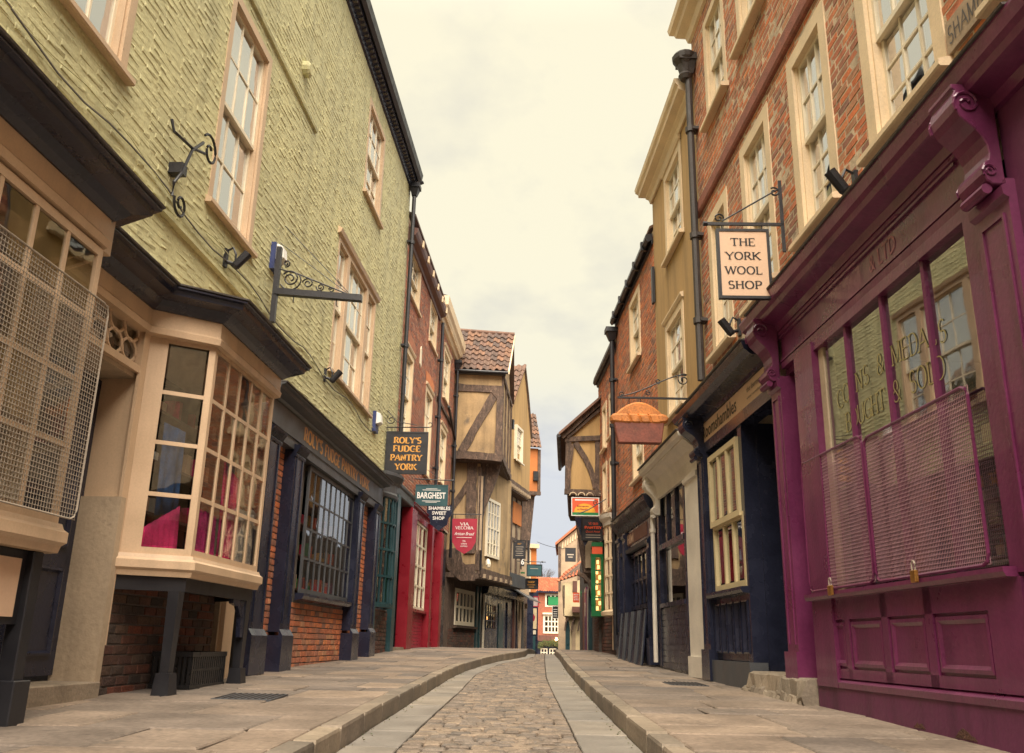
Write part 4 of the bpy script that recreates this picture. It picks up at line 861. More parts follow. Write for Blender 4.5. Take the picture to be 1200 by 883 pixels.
mb = LB.mb()
mb.box(19.75, 20.45, -.1, .14, .42, 3.44); mb.build('shop_post', 'red', bevel=.01)
mb = LB.mb(); mb.box(20.45, 22.6, -.1, .08, 3.30, 3.44); mb.build('shop_head', 'red')
grid_window(LB, 20.7, 22.55, 1.30, 3.30, 3, 4, .06, 'sash', G1, bar=.05, edge=.06)
mb = LB.mb(); mb.mould([(0, 1.22), (.12, 1.23), (.12, 1.29), (0, 1.295)], 20.5, 22.6); mb.build('sill', 'red')
mb = LB.mb(); mb.box(20.45, 22.6, -.1, .02, .42, 1.22); mb.build('stall_wall', 'red'); bricks(LB, 20.5, 22.58, .44, 1.21, .026, (), 'signred')
for a, b in ((22.6, 22.9), (24.35, 24.8)):
    mb = LB.mb(); mb.box(a, b, -.1, .18, .44, 3.44); mb.build('shop_post', 'red', bevel=.01)
mb = LB.mb(); mb.box(22.9, 24.35, -.12, .02, .46, 1.30); mb.box(22.9, 24.35, -.12, .02, 3.2, 3.44); rd = mb.build('door', 'red', label='red door with a peach coloured glazed upper half')
grid_window(LB, 22.91, 24.34, 1.3, 3.2, 2, 5, 0, 'red', G1, bar=.05, edge=.07, parent=rd, name='door_light')
mb = LB.mb(); mb.box(22.95, 24.3, -.2, -.18, 1.32, 3.18); mb.build('door_blind', 'signcream', rd)
panel(LB, 23.05, 24.2, .56, 1.2, .02, 'red', parent=rd)
mb = LB.mb(); mb.mould(OG(3.44, 3.60, .16), 20.0, 24.9); mb.build('cornice', 'red')
flush(LB, 200)
LC = T(FL, (23.4, 0, .45), 'brick_building', 'taller red brick building with a dentilled cream cornice left of the timber-framed house', 'building')
ch_ = [(24.4, 25.7, 4.9, 6.5), (24.5, 25.9, 7.35, 8.85)]
wall(LC, 23.4, 27.1, 3.7, 9.9, ch_, -.001, 'mortar', .12); bricks(LC, 23.4, 27.1, 3.75, 9.2, 0, ch_, 'brickplum')
lining(LC, 23.5, 27, 3.8, 9.8)
for h in ch_: sash(LC, *h, 2, (2, 2), fm='stone', fw=.12, blind=.6, head=.03)
mb = LC.mb(); mb.mould([(0, 6.9), (.05, 6.91), (.05, 7.0), (0, 7.02)], 23.4, 27.1); mb.build('string_course', 'bricksootshade')
mb = LC.mb(); mb.sweep([(0, 9.2), (.06, 9.22), (.09, 9.32), (.18, 9.40), (.2, 9.5), (.26, 9.58), (.275, 9.84), (0, 9.86)], [(23.35, -.6), (23.36, 0), (27.12, 0), (27.13, -.5)]); mb.build('cornice', 'stone')
mb = LC.mb(); 
for k in range(26): mb.box(23.4+k*.145, 23.48+k*.145, .09, .17, 9.33, 9.39)
mb.build('dentil', 'stone', kind='stuff')
mb = LC.mb(); mb.hull(([(23.4, .2, 9.91), (27.1, .2, 9.91), (27.1, -4, 11.2), (23.4, -4, 11.2)], [(23.4, .2, 9.97), (27.1, .2, 9.97), (27.1, -4, 11.28), (23.4, -4, 11.28)])); mb.build('roof', 'tile')
downpipe(LC, 26.95, .1, 3.0, 8.9, (8, 6.4, 5), hop=True)
mb = LC.mb(); mb.tube([(25.2, .1, 7.2), (26.9, .1, 6.6)], .04); mb.build('waste_pipe', 'black')
wall(LC, 24.8, 27.1, .4, 3.7, (), -.05, 'navy', name='shop_wall')
flush(LC, 300)
# ================================================================== RIGHT SIDE
RB = T(FR, (4, 0, .1), 'red_brick_building', 'red brick building with large cream sash windows above the plum purple and dark shopfronts', 'building')
rh = [(3.1, 4.2, 4.12, 5.9), (4.72, 5.85, 4.12, 5.92), (6.42, 7.36, 4.12, 6.0), (7.95, 8.95, 4.08, 6.0), (9.52, 10.42, 4.02, 5.88), (9.25, 10.2, 7.14, 8.7), (7.75, 8.75, 7.2, 8.8), (6.1, 7.1, 7.2, 8.8), (4.6, 5.6, 7.2, 8.8)]
wall(RB, -3, 10.86, 3.2, 9.3, rh, .0, 'mortar', .13)
bricks(RB, 2.2, 10.84, 3.9, 6.12, 0, rh, 'brick', .225, .077, .014, .0025); bricks(RB, 2.2, 10.84, 6.34, 9.1, 0, rh, 'brick', .225, .077, .014, .0025)
lining(RB, 2.5, 10.8, 3.4, 9.2)
for i, h in enumerate(rh): sash(RB, *h, 3, (3, 2) if h[2] < 6 else (2, 2), fm='stone', fw=.14 if h[2] < 6 else .11, sill=.09, blind=.45 if i in (1, 2, 3, 4, 5) else None, split=.52, proudf=.012)
mb = RB.mb(); mb.mould([(0, 6.12), (.035, 6.125), (.05, 6.16), (.05, 6.30), (.02, 6.34), (0, 6.345)], -3, 10.85); mb.build('string_course', 'brickplum')
mb = RB.mb(); mb.sweep([(0, 8.92), (.04, 8.94), (.07, 9.05), (.18, 9.12), (.2, 9.18), (.26, 9.22), (.28, 9.31), (0, 9.33)], [(-3, 0), (10.86, 0), (10.88, -.4)]); mb.build('cornice', 'stone')
mb = RB.mb(); mb.hull(([(-3, .2, 9.45), (10.86, .2, 9.45), (10.86, -4, 11.5), (-3, -4, 11.5)], [(-3, .2, 9.53), (10.86, .2, 9.53), (10.86, -4, 11.58), (-3, -4, 11.58)])); mb.build('roof', 'tile')
downpipe(RB, 10.72, .1, 3.8, 8.3, (7.4, 5.8, 4.6), 'pipe', .05)
mb = RB.mb(); k = .16; cu, cv = 10.72, .14
mb.tube([(cu, cv, 8.2), (cu, cv, 8.26), (cu, cv, 8.3), (cu, cv, 8.42), (cu, cv, 8.5), (cu, cv, 8.56), (cu, cv, 8.6)], [.07, .1, .08, .11, .17, .18, .15], 14); mb.build('hopper', 'pipe')
# ---- street name plate
mb = RB.mb(); mb.box(4.05, 4.68, .0, .025, 4.12, 4.34); npz = mb.build('name_plate', 'fawn')
mb = RB.mb(); serif_text(mb, 'SHAMBLES', 4.36, 4.23, .12, .025, -1, .12, .07, width=.58, serif=0); mb.build('lettering', 'lead', npz)
# ---- plum shopfront
PB = RB
def pil(t, u0, u1, v, m, z0, z1, pl=.4, name='pilaster', fl=True):
    mb = t.mb(); mb.box(u0, u1, -.1, v, z0+pl, z1); mb.box(u0-.02, u1+.02, -.1, v+.03, z0, z0+pl); mb.mould([(v, z1-.12), (v+.03, z1-.10), (v+.035, z1-.05), (v, z1-.03)], u0-.01, u1+.01)
    if fl: mb.box(u0+.05, u0+.065, v, v+.012, z0+pl+.06, z1-.18); mb.box(u1-.065, u1-.05, v, v+.012, z0+pl+.06, z1-.18); mb.box(u0+.065, u1-.065, v, v+.012, z1-.2, z1-.18)
    return mb.build(name, m)
g4, g8 = smooth_z(4.3), smooth_z(8.3)
pil(PB, 4.24, 4.56, .08, 'purple', g4-.02, 3.02)
pil(PB, 7.93, 8.20, .08, 'purple', g8, 3.02)
console(PB, 4.27, 4.53, 3.0, 3.62, .22, 'purple', .07); console(PB, 7.97, 8.22, 2.98, 3.60, .22, 'purple', .07)
mb = PB.mb(); mb.mould([(-.1, 3.10), (.04, 3.10), (.05, 3.15), (.03, 3.16), (.03, 3.42), (.055, 3.43), (.055, 3.46), (-.1, 3.47)], 4.56, 7.97); fa = mb.build('fascia', 'purple')
mb = PB.mb(); mb.mould([(.03, 3.165), (.05, 3.165), (.05, 3.185), (.03, 3.185)], 4.75, 8.1); mb.mould([(.03, 3.395), (.05, 3.395), (.05, 3.415), (.03, 3.415)], 4.75, 8.1); mb.build('fascia_bead', 'purple', fa)
mb = PB.mb(); sans_text(mb, 'COINS', 7.45, 3.29, .10, .03, -1, width=.5); sans_text(mb, 'ANTIQUES & MEDALS', 6.55, 3.29, .10, .03, -1, width=1.1); sans_text(mb, '& LTD', 5.75, 3.29, .12, .03, -1, width=.42)
mb.V = []; mb.Fc = []; mb.R = []
rr = random.Random(2)      # faint worn lettering: only & LTD can still be made out
sans_text(mb, '& LTD', 5.80, 3.29, .13, .03, -1, width=.42)
u = 7.2
while u > 99: mb.box(u-.012, u, .033, .035, 3.24, 3.24+rr.uniform(.06, .11)); mb.box(u-.05, u-.012, .033, .035, 3.24+rr.choice([0, .05, .09]), 3.252+rr.choice([0, .05, .09])) if False else None; u -= rr.uniform(.035, .07)
mb.build('lettering', 'letpale', fa)
mb = PB.mb(); mb.sweep([(-.02, 3.46), (.06, 3.47), (.08, 3.53), (.20, 3.57), (.215, 3.61), (.24, 3.64), (.26, 3.71), (.26, 3.73), (-.02, 3.735)], [(3.75, -.3), (3.76, 0), (8.26, 0), (8.27, -.3)]); mb.build('cornice', 'purple')
mb = PB.mb(); lead(mb, [(3.76, 0), (8.27, 0)], 3.735, .26); mb.build('lead_flashing', 'lead')
# window 4.72..7.55
mb = PB.mb(); mb.box(4.54, 4.76, -.12, .04, .98, 3.10); mb.box(7.18, 7.60, -.12, .06, .3, 3.10); mb.box(4.76, 7.18, -.12, .04, 3.02, 3.10)
wn = mb.build('shop_window', 'purple')
cuts = [4.76, 5.31, 5.93, 6.58, 7.16, 7.46]; cuts = [4.76, 5.33, 5.95, 6.59, 7.10]
mb = PB.mb()
for c in cuts[1:-1]: mb.box(c-.017, c+.017, -.05, .01, 1.02, 3.02); mb.hull(([(c-.017, .01, 1.02), (c+.017, .01, 1.02), (c, .022, 1.02)], [(c-.017, .01, 3.02), (c+.017, .01, 3.02), (c, .022, 3.02)]))
mb.build('mullion', 'purple', wn)
mb = PB.mb(); mb.box(7.08, 7.18, -.10, .0, 1.02, 3.02); mb.build('window_jamb', 'creamdirty', wn)
for a, b in zip(cuts, cuts[1:]): 
    o = piece(PB, wn, 'pane', 'pane', G3, a+.022, b-.022, -.02, -.014, 1.02, 3.02)
mb = PB.mb()
def curved(txt, uc, zc, h, wd, arch):
    n = len(txt); 
    for i, c in enumerate(txt):
        if c == ' ': continue
        k = (i+.5)/n-.5; serif_text(mb, c, uc-k*wd, zc-arch*k*k*4, h, -.013, -1, .09, .05, serif=.16)
curved('COINS & MEDALS', 6.02, 2.56, .15, 1.75, .07); mb.build('gilt_lettering', 'letgold', wn); mb = PB.mb(); curved('BOUGHT & SOLD', 6.0, 2.30, .15, 1.55, .02)
mb.build('gilt_lettering', 'letgold', wn)
lining(PB, 4.5, 7.6, .95, 3.1, -.9, 1.6)
mb = PB.mb(); mb.mould([(-.1, .96), (.10, .96), (.115, .985), (.115, 1.01), (-.1, 1.02)], 4.70, 7.62); mb.build('sill', 'purple')
mb = PB.mb(); mb.box(4.68, 7.60, -.1, .02, .34, .96); mb.mould([(.02, .30), (.055, .30), (.06, .34), (.02, .37)], 4.68, 7.62); sr = mb.build('stall_riser', 'purple')
mb = PB.mb()
for a, b in ((4.68, 5.02), (5.64, 5.74), (6.26, 6.36), (6.92, 7.0), (7.52, 7.60)): mb.box(a, b, .02, .042, .37, .96)
mb.box(5.02, 7.52, .02, .042, .37, .44); mb.box(5.02, 7.52, .02, .042, .80, .96); mb.build('riser_rails', 'purple', sr)
for a, b in ((5.04, 5.62), (5.76, 6.24), (6.38, 6.90), (7.02, 7.50)): panel(PB, a, b, .46, .78, .022, 'purple', d=.014, parent=sr, fw=.045)
mb = PB.mb(); n = 12
ys = [(4.60+3.04*i/n) for i in range(n+1)]
mb.hull(([(u, .045, smooth_z(u)-.04) for u in ys]+[(7.64, -.1, .05), (4.6, -.1, .0)], [(u, .045, .30) for u in ys]+[(7.64, -.1, .30), (4.6, -.1, .30)])); mb.build('plinth', 'plum2')
for (uc, w_, h_) in ((5.40, .12, .045), (5.95, .08, .03)):
    mb = PB.mb(); zb = smooth_z(uc)+.01; pts = [(uc-w_, .046, zb)]+[(uc-w_+2*w_*i/9+random.uniform(-.008, .008), .046, zb+h_*(1-((i-4.5)/5)**2)*random.uniform(.7, 1.3)) for i in range(1, 9)]+[(uc+w_, .046, zb)]
    mb.hull((pts, [(q[0], .048, q[2]) for q in pts])); mb.build('flaked_patch', 'bricksootshade')
# doorway
mb = PB.mb(); mb.box(7.60, 7.98, -.62, -.58, .36, 3.10); pdn = mb.build('door', 'purple', label='plum door deep in the recess left of the plum window')
panel(PB, 7.66, 7.92, .5, 1.2, -.58, 'purple', parent=pdn); panel(PB, 7.66, 7.92, 1.35, 2.4, -.58, 'purple', parent=pdn)
mb = PB.mb(); mb.box(7.94, 7.99, -.6, .0, .34, 3.1); mb.box(7.56, 7.62, -.6, -.12, .34, 3.1); mb.box(7.6, 7.96, -.6, -.01, 3.04, 3.12); mb.build('door_reveal', 'purple')
mb = PB.mb(); mb.mould([(.0, .55), (.02, .55), (.02, .6), (0, .61)], 7.61, 8.1, -.56); mb.build('letter_rail', 'brass')
def roughstone(t, name, u0, u1, v0, v1, z0, z1, m, seed):
    rr = random.Random(seed); mb = t.mb(); n = 6; j = lambda a: rr.uniform(-a, a)
    vs = []; fs = []
    for i in range(n+1):
        u = u0+(u1-u0)*i/n
        vs += [(u, v0, z0), (u, v1+j(.015), z0), (u, v1+.02+j(.02), (z0+z1)/2+j(.02)), (u, v1-.015+j(.012), z1-.02+j(.008)), (u, v1-.05, z1+j(.004)), (u, v0, z1)]
    for i in range(n):
        for k in range(6): fs.append((i*6+k, i*6+(k+1) % 6, (i+1)*6+(k+1) % 6, (i+1)*6+k))
    fs += [tuple(range(6)), tuple(n*6+k for k in range(6))[::-1]]; mb.add(vs, fs); return mb.build(name, m)
roughstone(PB, 'door_step', 7.66, 8.30, -.6, .15, .05, .345, 'kerb', 1)
roughstone(PB, 'door_step', 8.32, 9.3, -.6, .12, .05, .36, 'kerb', 2)
for k in range(5): roughstone(PB, 'footing_stone', 7.7+.36*k, 8.02+.36*k, -.1, .17, .0, smooth_z(8)+.07+.02*(k % 2), 'kerb', 5+k)
# end wall near the camera
mb = PB.mb(); mb.box(3.3, 4.30, -.2, .03, -.1, 3.5); mb.build('wall_pier', 'plum2')
# guards
meshguard(FR, (6.4, .1, 1), 'larger plum wire mesh guard, nearer half of the plum shop window', 4.92, 6.34, 1.04, 1.04, 2.06, 2.06, .045, 'wirep', 'purple', 74, 40, 'mesh guards on the plum shop window', rr=.0015, rail=.011)
meshguard(FR, (7.6, .1, 1), 'smaller plum wire mesh guard, farther half of the plum shop window', 6.38, 7.62, 1.04, 1.04, 2.10, 2.12, .045, 'wirep', 'purple', 60, 40, 'mesh guards on the plum shop window', rr=.0015, rail=.011)
def padlock(u, z, label):
    t = T(FR, (u, .13, z), 'padlock', label, 'padlock', 'brass padlocks on the mesh guards'); mb = t.mb(); mb.box(u-.035, u+.035, .125, .15, z-.075, z); mb.build('body', 'brass', bevel=.005)
    mb = t.mb(); mb.tube([(u-.02, .137, z), (u-.02, .137, z+.04), (u-.01, .137, z+.055), (u+.01, .137, z+.055), (u+.02, .137, z+.04), (u+.02, .137, z)], .006); mb.build('shackle', 'wirec')
padlock(5.62, 1.06, 'large brass padlock under the nearer mesh guard'); padlock(6.98, 1.05, 'small brass padlock under the farther mesh guard')
# goods behind the plum window
goods(FR, (5.0, -.5, .9), 'display_shelf', 'low shelves with small coloured goods behind the plum mesh guards', 'shelves', 4.9, 7.0, -.55, -.35, (1.15, 1.5, 1.85), ['signcream', 'wood', 'cobalt', 'paper', 'signred'], 8)
def bust():
    t = T(FR, (6.36, -.25, 1.9), 'figurine', 'small blue headed figurine with pale shoulders behind the plum window lettering', 'figurine'); mb = t.mb()
    u, v = 6.30, -.22
    mb.tube([(u, v, 2.04), (u, v, 2.08), (u, v, 2.14), (u, v, 2.22), (u, v, 2.30), (u, v, 2.34)], [.03, .05, .065, .07, .05, .015], 12); mb.tube([(u, v+.065, 2.2), (u, v+.085, 2.17), (u, v+.07, 2.15)], [.01, .014, .01], 6); mb.build('head', 'cobalt', smooth=True)
    mb = t.mb(); mb.tube([(u, v, 1.88), (u, v, 1.96), (u, v, 2.02), (u, v, 2.05)], [.05, .09, .08, .03], 12); mb.build('shoulders', 'signcream', smooth=True)
    mb = t.mb(); mb.box(u-.06, u+.06, v-.06, v+.06, .98, 1.88); mb.build('stand', 'wood')
bust()
# ---- dark Roomshambles shopfront -----------------------------------------------------
mb = RB.mb(); mb.sweep([(-.02, 3.28), (.07, 3.29), (.09, 3.32), (.24, 3.35), (.27, 3.38), (.30, 3.40), (.32, 3.46), (.32, 3.48), (-.02, 3.49)], [(8.27, 0), (11.2, 0), (11.22, -.2)]); mb.build('cornice', 'navy')
mb = RB.mb(); lead(mb, [(8.27, 0), (11.22, 0)], 3.49, .32); mb.build('lead_flashing', 'lead')
mb = RB.mb(); mb.box(8.22, 11.0, -.1, .05, 3.03, 3.28); ff = mb.build('fascia', 'signcream')
mb = RB.mb(); sans_text(mb, 'Roomshambles', 10.2, 3.16, .17, .05, -1, width=1.5, bold=.01); mb.build('lettering', 'letb', ff); mb = RB.mb(); sans_text(mb, 'the ibernica co', 8.75, 3.20, .06, .05, -1, width=.6); sans_text(mb, 'www.roomshambles', 8.75, 3.11, .035, .05, -1, width=.62); mb.build('lettering', 'letb', ff)
mb = RB.mb(); mb.box(8.22, 11.1, -.12, .06, 2.90, 3.03); mb.build('shop_head', 'navy')
console(RB, 10.90, 11.16, 2.86, 3.36, .26, 'navy', .06)
pil(RB, 10.85, 11.18, .09, 'navy', smooth_z(11.2), 3.0, .35)
mb = RB.mb(); mb.box(9.38, 9.52, -.12, .04, .4, 2.92); mb.build('shop_post', 'navy'); mb = RB.mb(); mb.box(10.8, 10.86, -.1, .05, .4, 2.92); mb.build('shop_post', 'navy')
mb = RB.mb(); mb.box(8.22, 9.36, -.5, -.45, .36, 2.92); nd = mb.build('door', 'navy', label='dark navy boarded door beside the plum pillar')
for k in range(5):
    mb = RB.mb(); mb.box(8.25+.22*k, 8.455+.22*k, -.45, -.435, .4, 2.9); mb.build('board', 'navy', nd)
mb = RB.mb(); mb.box(9.36, 9.40, -.5, -.12, .36, 2.92); mb.box(8.2, 8.24, -.5, 0, .36, 2.92); mb.build('door_reveal', 'navy')
for (a, b, c, d) in ((9.5, 10.7, 1.94, 2.80), (9.45, 10.7, 1.2, 1.98)):
    w_ = grid_window(RB, a, b, c, d, 3, 1, .075 if c > 1.5 else .045, 'butter', G3, bar=.05, edge=.065, name='window')
lining(RB, 8.6, 11.0, 1.15, 3.0, -.9, 1.4)
mb = RB.mb(); mb.mould([(0, 1.12), (.11, 1.13), (.13, 1.16), (.13, 1.19), (0, 1.2)], 9.38, 10.85); mb.box(9.38, 10.85, -.1, .02, .45, 1.12); rs = mb.build('stall_riser', 'navy')
for k in range(5): panel(RB, 9.45+.27*k, 9.67+.27*k, .52, 1.06, .02, 'navy', d=.03, parent=rs)
mb = RB.mb(); mb.box(9.35, 11.2, -.1, .09, .1, .44); mb.build('plinth', 'grey')
flush(RB, 300)
# ---- ochre building with the white shopfront -------------------------------------------
YB = T(FR, (11.4, 0, .2), 'ochre_building', 'narrow ochre rendered building with a deep cream cornice and a white shopfront', 'building')
yh = [(11.75, 12.95, 6.42, 7.9), (11.95, 13.2, 3.9, 5.42)]
wall(YB, 10.88, 13.95, 3.2, 8.38, yh, -.006, 'ochre', .13); lining(YB, 11, 13.9, 3.3, 8.3)
for h in yh: sash(YB, *h, 3, (2, 2), fm='stone', fw=.12, blind=.45, sill=.07, head=.03)
mb = YB.mb(); mb.sweep([(0, 7.98), (.03, 7.98), (.05, 8.06), (.09, 8.10), (.10, 8.14), (.20, 8.18), (.21, 8.24), (.245, 8.28), (.26, 8.35), (0, 8.37)], [(10.9, 0), (13.95, 0), (13.97, -.5)]); mb.build('cornice', 'stone')
mb = YB.mb(); mb.hull(([(10.88, .05, 8.385), (13.95, .05, 8.385), (13.95, -4, 9.6), (10.88, -4, 9.6)], [(10.88, .05, 8.43), (13.95, .05, 8.43), (13.95, -4, 9.66), (10.88, -4, 9.66)])); mb.build('roof', 'tile')
mb = YB.mb(); mb.box(13.86, 13.98, .01, .05, 6.1, 6.75); mb.build('wall_plate', 'black')
CV = [(0, 2.80), (.05, 2.80), (.055, 2.86), (.07, 2.96), (.12, 3.06), (.22, 3.14), (.25, 3.15), (.25, 3.18), (.30, 3.20), (.32, 3.26), (0, 3.28)]
mb = YB.mb(); mb.sweep(CV, [(11.22, 0), (14.1, 0)]); mb.build('cornice', 'white')
mb = YB.mb(); lead(mb, [(11.22, 0), (14.1, 0)], 3.28, .32); mb.build('lead_flashing', 'lead')
pil(YB, 11.25, 11.98, .07, 'white', smooth_z(11.8), 2.80, .25, fl=False)
mb = YB.mb(); mb.box(12.2, 12.30, -.1, .03, .3, 2.92); mb.box(14.0, 14.14, -.1, .03, .3, 2.92); mb.box(12.3, 14.0, -.1, .03, 2.84, 2.92); mb.box(12.3, 14.0, -.1, .04, 2.0, 2.08); mb.box(12.88, 12.93, -.1, .01, 2.08, 2.84); mb.box(13.45, 13.5, -.1, .01, 2.08, 2.84); mb.box(12.3, 14.0, -.1, .05, 1.14, 1.2); wf = mb.build('window', 'navy')
for a, b in ((12.3, 12.88), (12.93, 13.45), (13.5, 14.0)): piece(YB, wf, 'pane', 'pane', G3, a, b, -.03, -.024, 2.08, 2.84)
piece(YB, wf, 'pane', 'pane', G3, 12.3, 14.0, -.03, -.024, 1.2, 2.0)
lining(YB, 12.2, 14.1, 1.1, 3.0, -.5, 1.2)
mb = YB.mb(); mb.box(12.9, 13.3, -.35, -.33, 1.4, 1.95); mb.build('poster', 'signcream')
mb = YB.mb(); mb.box(12.2, 14.2, -.1, .0, .2, 1.14); mb.build('stall_riser', 'navy')
for k in range(10):
    mb = YB.mb(); mb.box(12.21, 14.2, .0, .022, .28+.085*k, .355+.085*k); mb.build('board', 'navy')
mb = YB.mb(); mb.tube([(14.12, .1, 2.6), (14.12, .1, .35)], .035, 8); mb.tube([(14.12, .1, 2.3), (14.12, .1, 2.36)], .05, 8); mb.build('downpipe', 'white')
console(YB, 13.92, 14.1, 2.55, 3.15, .24, 'white', .02)
wall(YB, 14.14, 14.6, .3, 2.95, (), -.02, 'navy', name='end_panel')
flush(YB)
# ---- brick building with the dark shopfront ----------------------------------------------
RC = T(FR, (14, 0, .3), 'red_brick_building', 'orange-red brick building with a black gutter behind the pie shaped sign', 'building')
qh = [(15.35, 16.45, 5.72, 7.05), (15.3, 16.4, 3.5, 4.5)]
wall(RC, 13.98, 18.2, 2.9, 7.5, qh, -.016, 'mortar', .12); bricks(RC, 13.98, 18.2, 3.0, 7.4, -.014, qh, 'brick'); lining(RC, 14, 18.1, 3.1, 7.6)
for h in qh: sash(RC, *h, 2, (2, 2), fm='stone', fw=.11, blind=.5, sill=.06)
mb = RC.mb(); mb.mould([(0, 7.22), (.02, 7.23), (.03, 7.30), (.05, 7.28), (.09, 7.26), (.13, 7.32), (.12, 7.40), (0, 7.42)], 13.98, 18.2); mb.build('gutter', 'black')
for k in range(5): mb = RC.mb(); mb.box(14.3+.85*k, 14.37+.85*k, .03, .15, 7.25, 7.41); mb.build('gutter_clip', 'black')
mb = RC.mb(); mb.hull(([(13.98, .05, 7.51), (18.2, .05, 7.51), (18.2, -4, 9.8), (13.98, -4, 9.8)], [(13.98, .05, 7.56), (18.2, .05, 7.56), (18.2, -4, 9.88), (13.98, -4, 9.88)])); mb.build('roof', 'tile')
downpipe(RC, 18.12, .1, .5, 6.9, (6, 5, 4.2), 'black', .05)
mb = RC.mb(); mb.sweep([(-.02, 2.62), (.06, 2.63), (.08, 2.68), (.13, 2.74), (.16, 2.8), (.19, 2.86), (.21, 2.92), (-.02, 2.94)], [(14.3, 0), (17.8, 0), (17.81, -.2)]); mb.build('cornice', 'navy')
mb = RC.mb(); lead(mb, [(14.3, 0), (17.8, 0)], 2.94, .21); mb.build('lead_flashing', 'lead')
mb = RC.mb(); mb.box(14.2, 16.9, -.1, .04, 2.3, 2.62); fb = mb.build('fascia', 'navy')
mb = RC.mb(); mb.box(14.9, 17.15, .04, .05, 2.36, 2.58); bd = mb.build('name_board', 'wood')
mb = RC.mb(); serif_text(mb, 'EHIM', 16.6, 2.47, .16, .05, -1, .2, .1, width=.9, serif=.1); mb.build('lettering', 'signcream', bd)
mb = RC.mb(); mb.mould([(0, 2.22), (.08, 2.22), (.1, 2.28), (0, 2.3)], 14.62, 17.5); mb.build('bead', 'grey')
pil(RC, 16.85, 17.15, .1, 'navy', smooth_z(17.5), 2.62, .4); pil(RC, 17.5, 17.85, .1, 'navy', smooth_z(18), 2.62, .4); pil(RC, 14.6, 14.8, .08, 'navy', .3, 2.3, .4)
mb = RC.mb(); mb.box(17.1, 17.5, -.1, .0, .4, 2.6); mb.build('door', 'navy')
wall(RC, 14.2, 18.3, .2, 2.9, [(14.82, 17.3, 1.2, 2.2)], -.05, 'navy', name='shop_wall'); lining(RC, 14.7, 17.4, 1.1, 2.3, -.5, 1.2)
grid_window(RC, 14.82, 17.3, 1.2, 2.2, 6, 2, .0, 'navy', G1, bar=.05, edge=.07)
flush(RC, 250)
def aboard(u, label, lean):
    t = T(FR, (u, .12, smooth_z(u)), 'notice_board', label, 'board', 'dark boards propped below the dark shop window'); z0 = smooth_z(u)+.01; z1 = 1.16; mb = t.mb()
    mb.add([(u, .16, z0), (u+.52, .16, z0), (u+.52, .18, z0), (u, .18, z0), (u, .07+lean, z1), (u+.52, .07+lean, z1), (u+.52, .09+lean, z1), (u, .09+lean, z1)], [(0, 3, 2, 1), (4, 5, 6, 7), (0, 1, 5, 4), (1, 2, 6, 5), (2, 3, 7, 6), (3, 0, 4, 7)]); mb.build('board', 'navy')
    mb = t.mb()
    for a, b in ((u, u+.05), (u+.47, u+.52)): mb.add([(a, .181, z0), (b, .181, z0), (b, .2, z0), (a, .2, z0), (a, .091+lean, z1), (b, .091+lean, z1), (b, .11+lean, z1), (a, .11+lean, z1)], [(0, 3, 2, 1), (4, 5, 6, 7), (0, 1, 5, 4), (1, 2, 6, 5), (2, 3, 7, 6), (3, 0, 4, 7)])
    mb.build('frame', 'grey')
for k, s_ in enumerate(('nearest', 'second nearest', 'third nearest', 'farthest')): aboard(14.9+.62*k, s_+' of the four dark boards propped below the dark shop window', .005*k)
# ---- second brick building
RD = T(FR, (18.3, 0, .4), 'red_brick_building', 'lower red brick building with a dark gutter beside the right-hand timber-framed gable', 'building')
dh = [(18.75, 19.35, 5.0, 6.0), (19.75, 20.45, 4.95, 6.0), (18.75, 19.4, 3.45, 4.55), (19.8, 20.5, 3.5, 4.6)]
wall(RD, 18.2, 21.2, 2.9, 7.0, dh, -.016, 'mortar', .1); bricks(RD, 18.2, 21.2, 3.0, 6.9, -.014, dh, 'brick'); lining(RD, 18.3, 21.1, 3.1, 6.9)
for h in dh: sash(RD, *h, 2, (1, 1), fm='stone', fw=.12, blind=.7, sill=.06)
mb = RD.mb(); mb.mould([(0, 6.7), (.02, 6.72), (.04, 6.78), (.08, 6.76), (.12, 6.82), (.11, 6.90), (0, 6.92)], 18.25, 21.2); mb.build('gutter', 'black')
mb = RD.mb(); mb.hull(([(18.2, .05, 7.01), (21.6, .05, 7.01), (21.6, -4, 9.2), (18.2, -4, 9.2)], [(18.2, .05, 7.06), (21.6, .05, 7.06), (21.6, -4, 9.28), (18.2, -4, 9.28)])); mb.build('roof', 'tile')
wall(RD, 18.6, 21.6, .3, 3.0, (), -.04, 'bricksootshade', name='shop_wall'); bricks(RD, 19.2, 21.5, .4, 1.2, -.034, (), 'bricksootshade')
# tall white bow window
n = 5; BP = [(18.45+1.0*i/n, .02+.16*math.sin(math.pi*(i+.3)/(n+.6))) for i in range(n+1)]
mb = RD.mb(); mb.sweep([(-.05, 1.16), (.08, 1.17), (.09, 1.24), (.03, 1.27), (-.05, 1.27)], BP); bw = mb.build('bow_window', 'stone', label='tall cream bow window with small panes')
for i in range(n):
    s_ = Sub(RD, BP[i], BP[i+1]); mb = s_.mb(); mb.box(0, .03, -.04, 0, 1.27, 3.0); mb.box(s_.L-.02, s_.L, -.04, 0, 1.27, 3.0)
    for k in range(6): z = 1.27+(3.0-1.27)*k/5; mb.box(.03, s_.L-.02, -.04, .004, z-.022, z+.022)
    mb.build('glazing_bar', 'stone', bw)
    for k in range(5): piece(s_, bw, 'pane', 'pane', G2, .03, s_.L-.02, -.025, -.02, 1.29+.346*k, 1.25+.346*(k+1))
mb = RD.mb(); mb.sweep([(-.1, 3.0), (.03, 3.0), (.04, 3.08), (.10, 3.14), (.12, 3.22), (-.1, 3.24)], BP); mb.build('bow_cornice', 'white', bw)
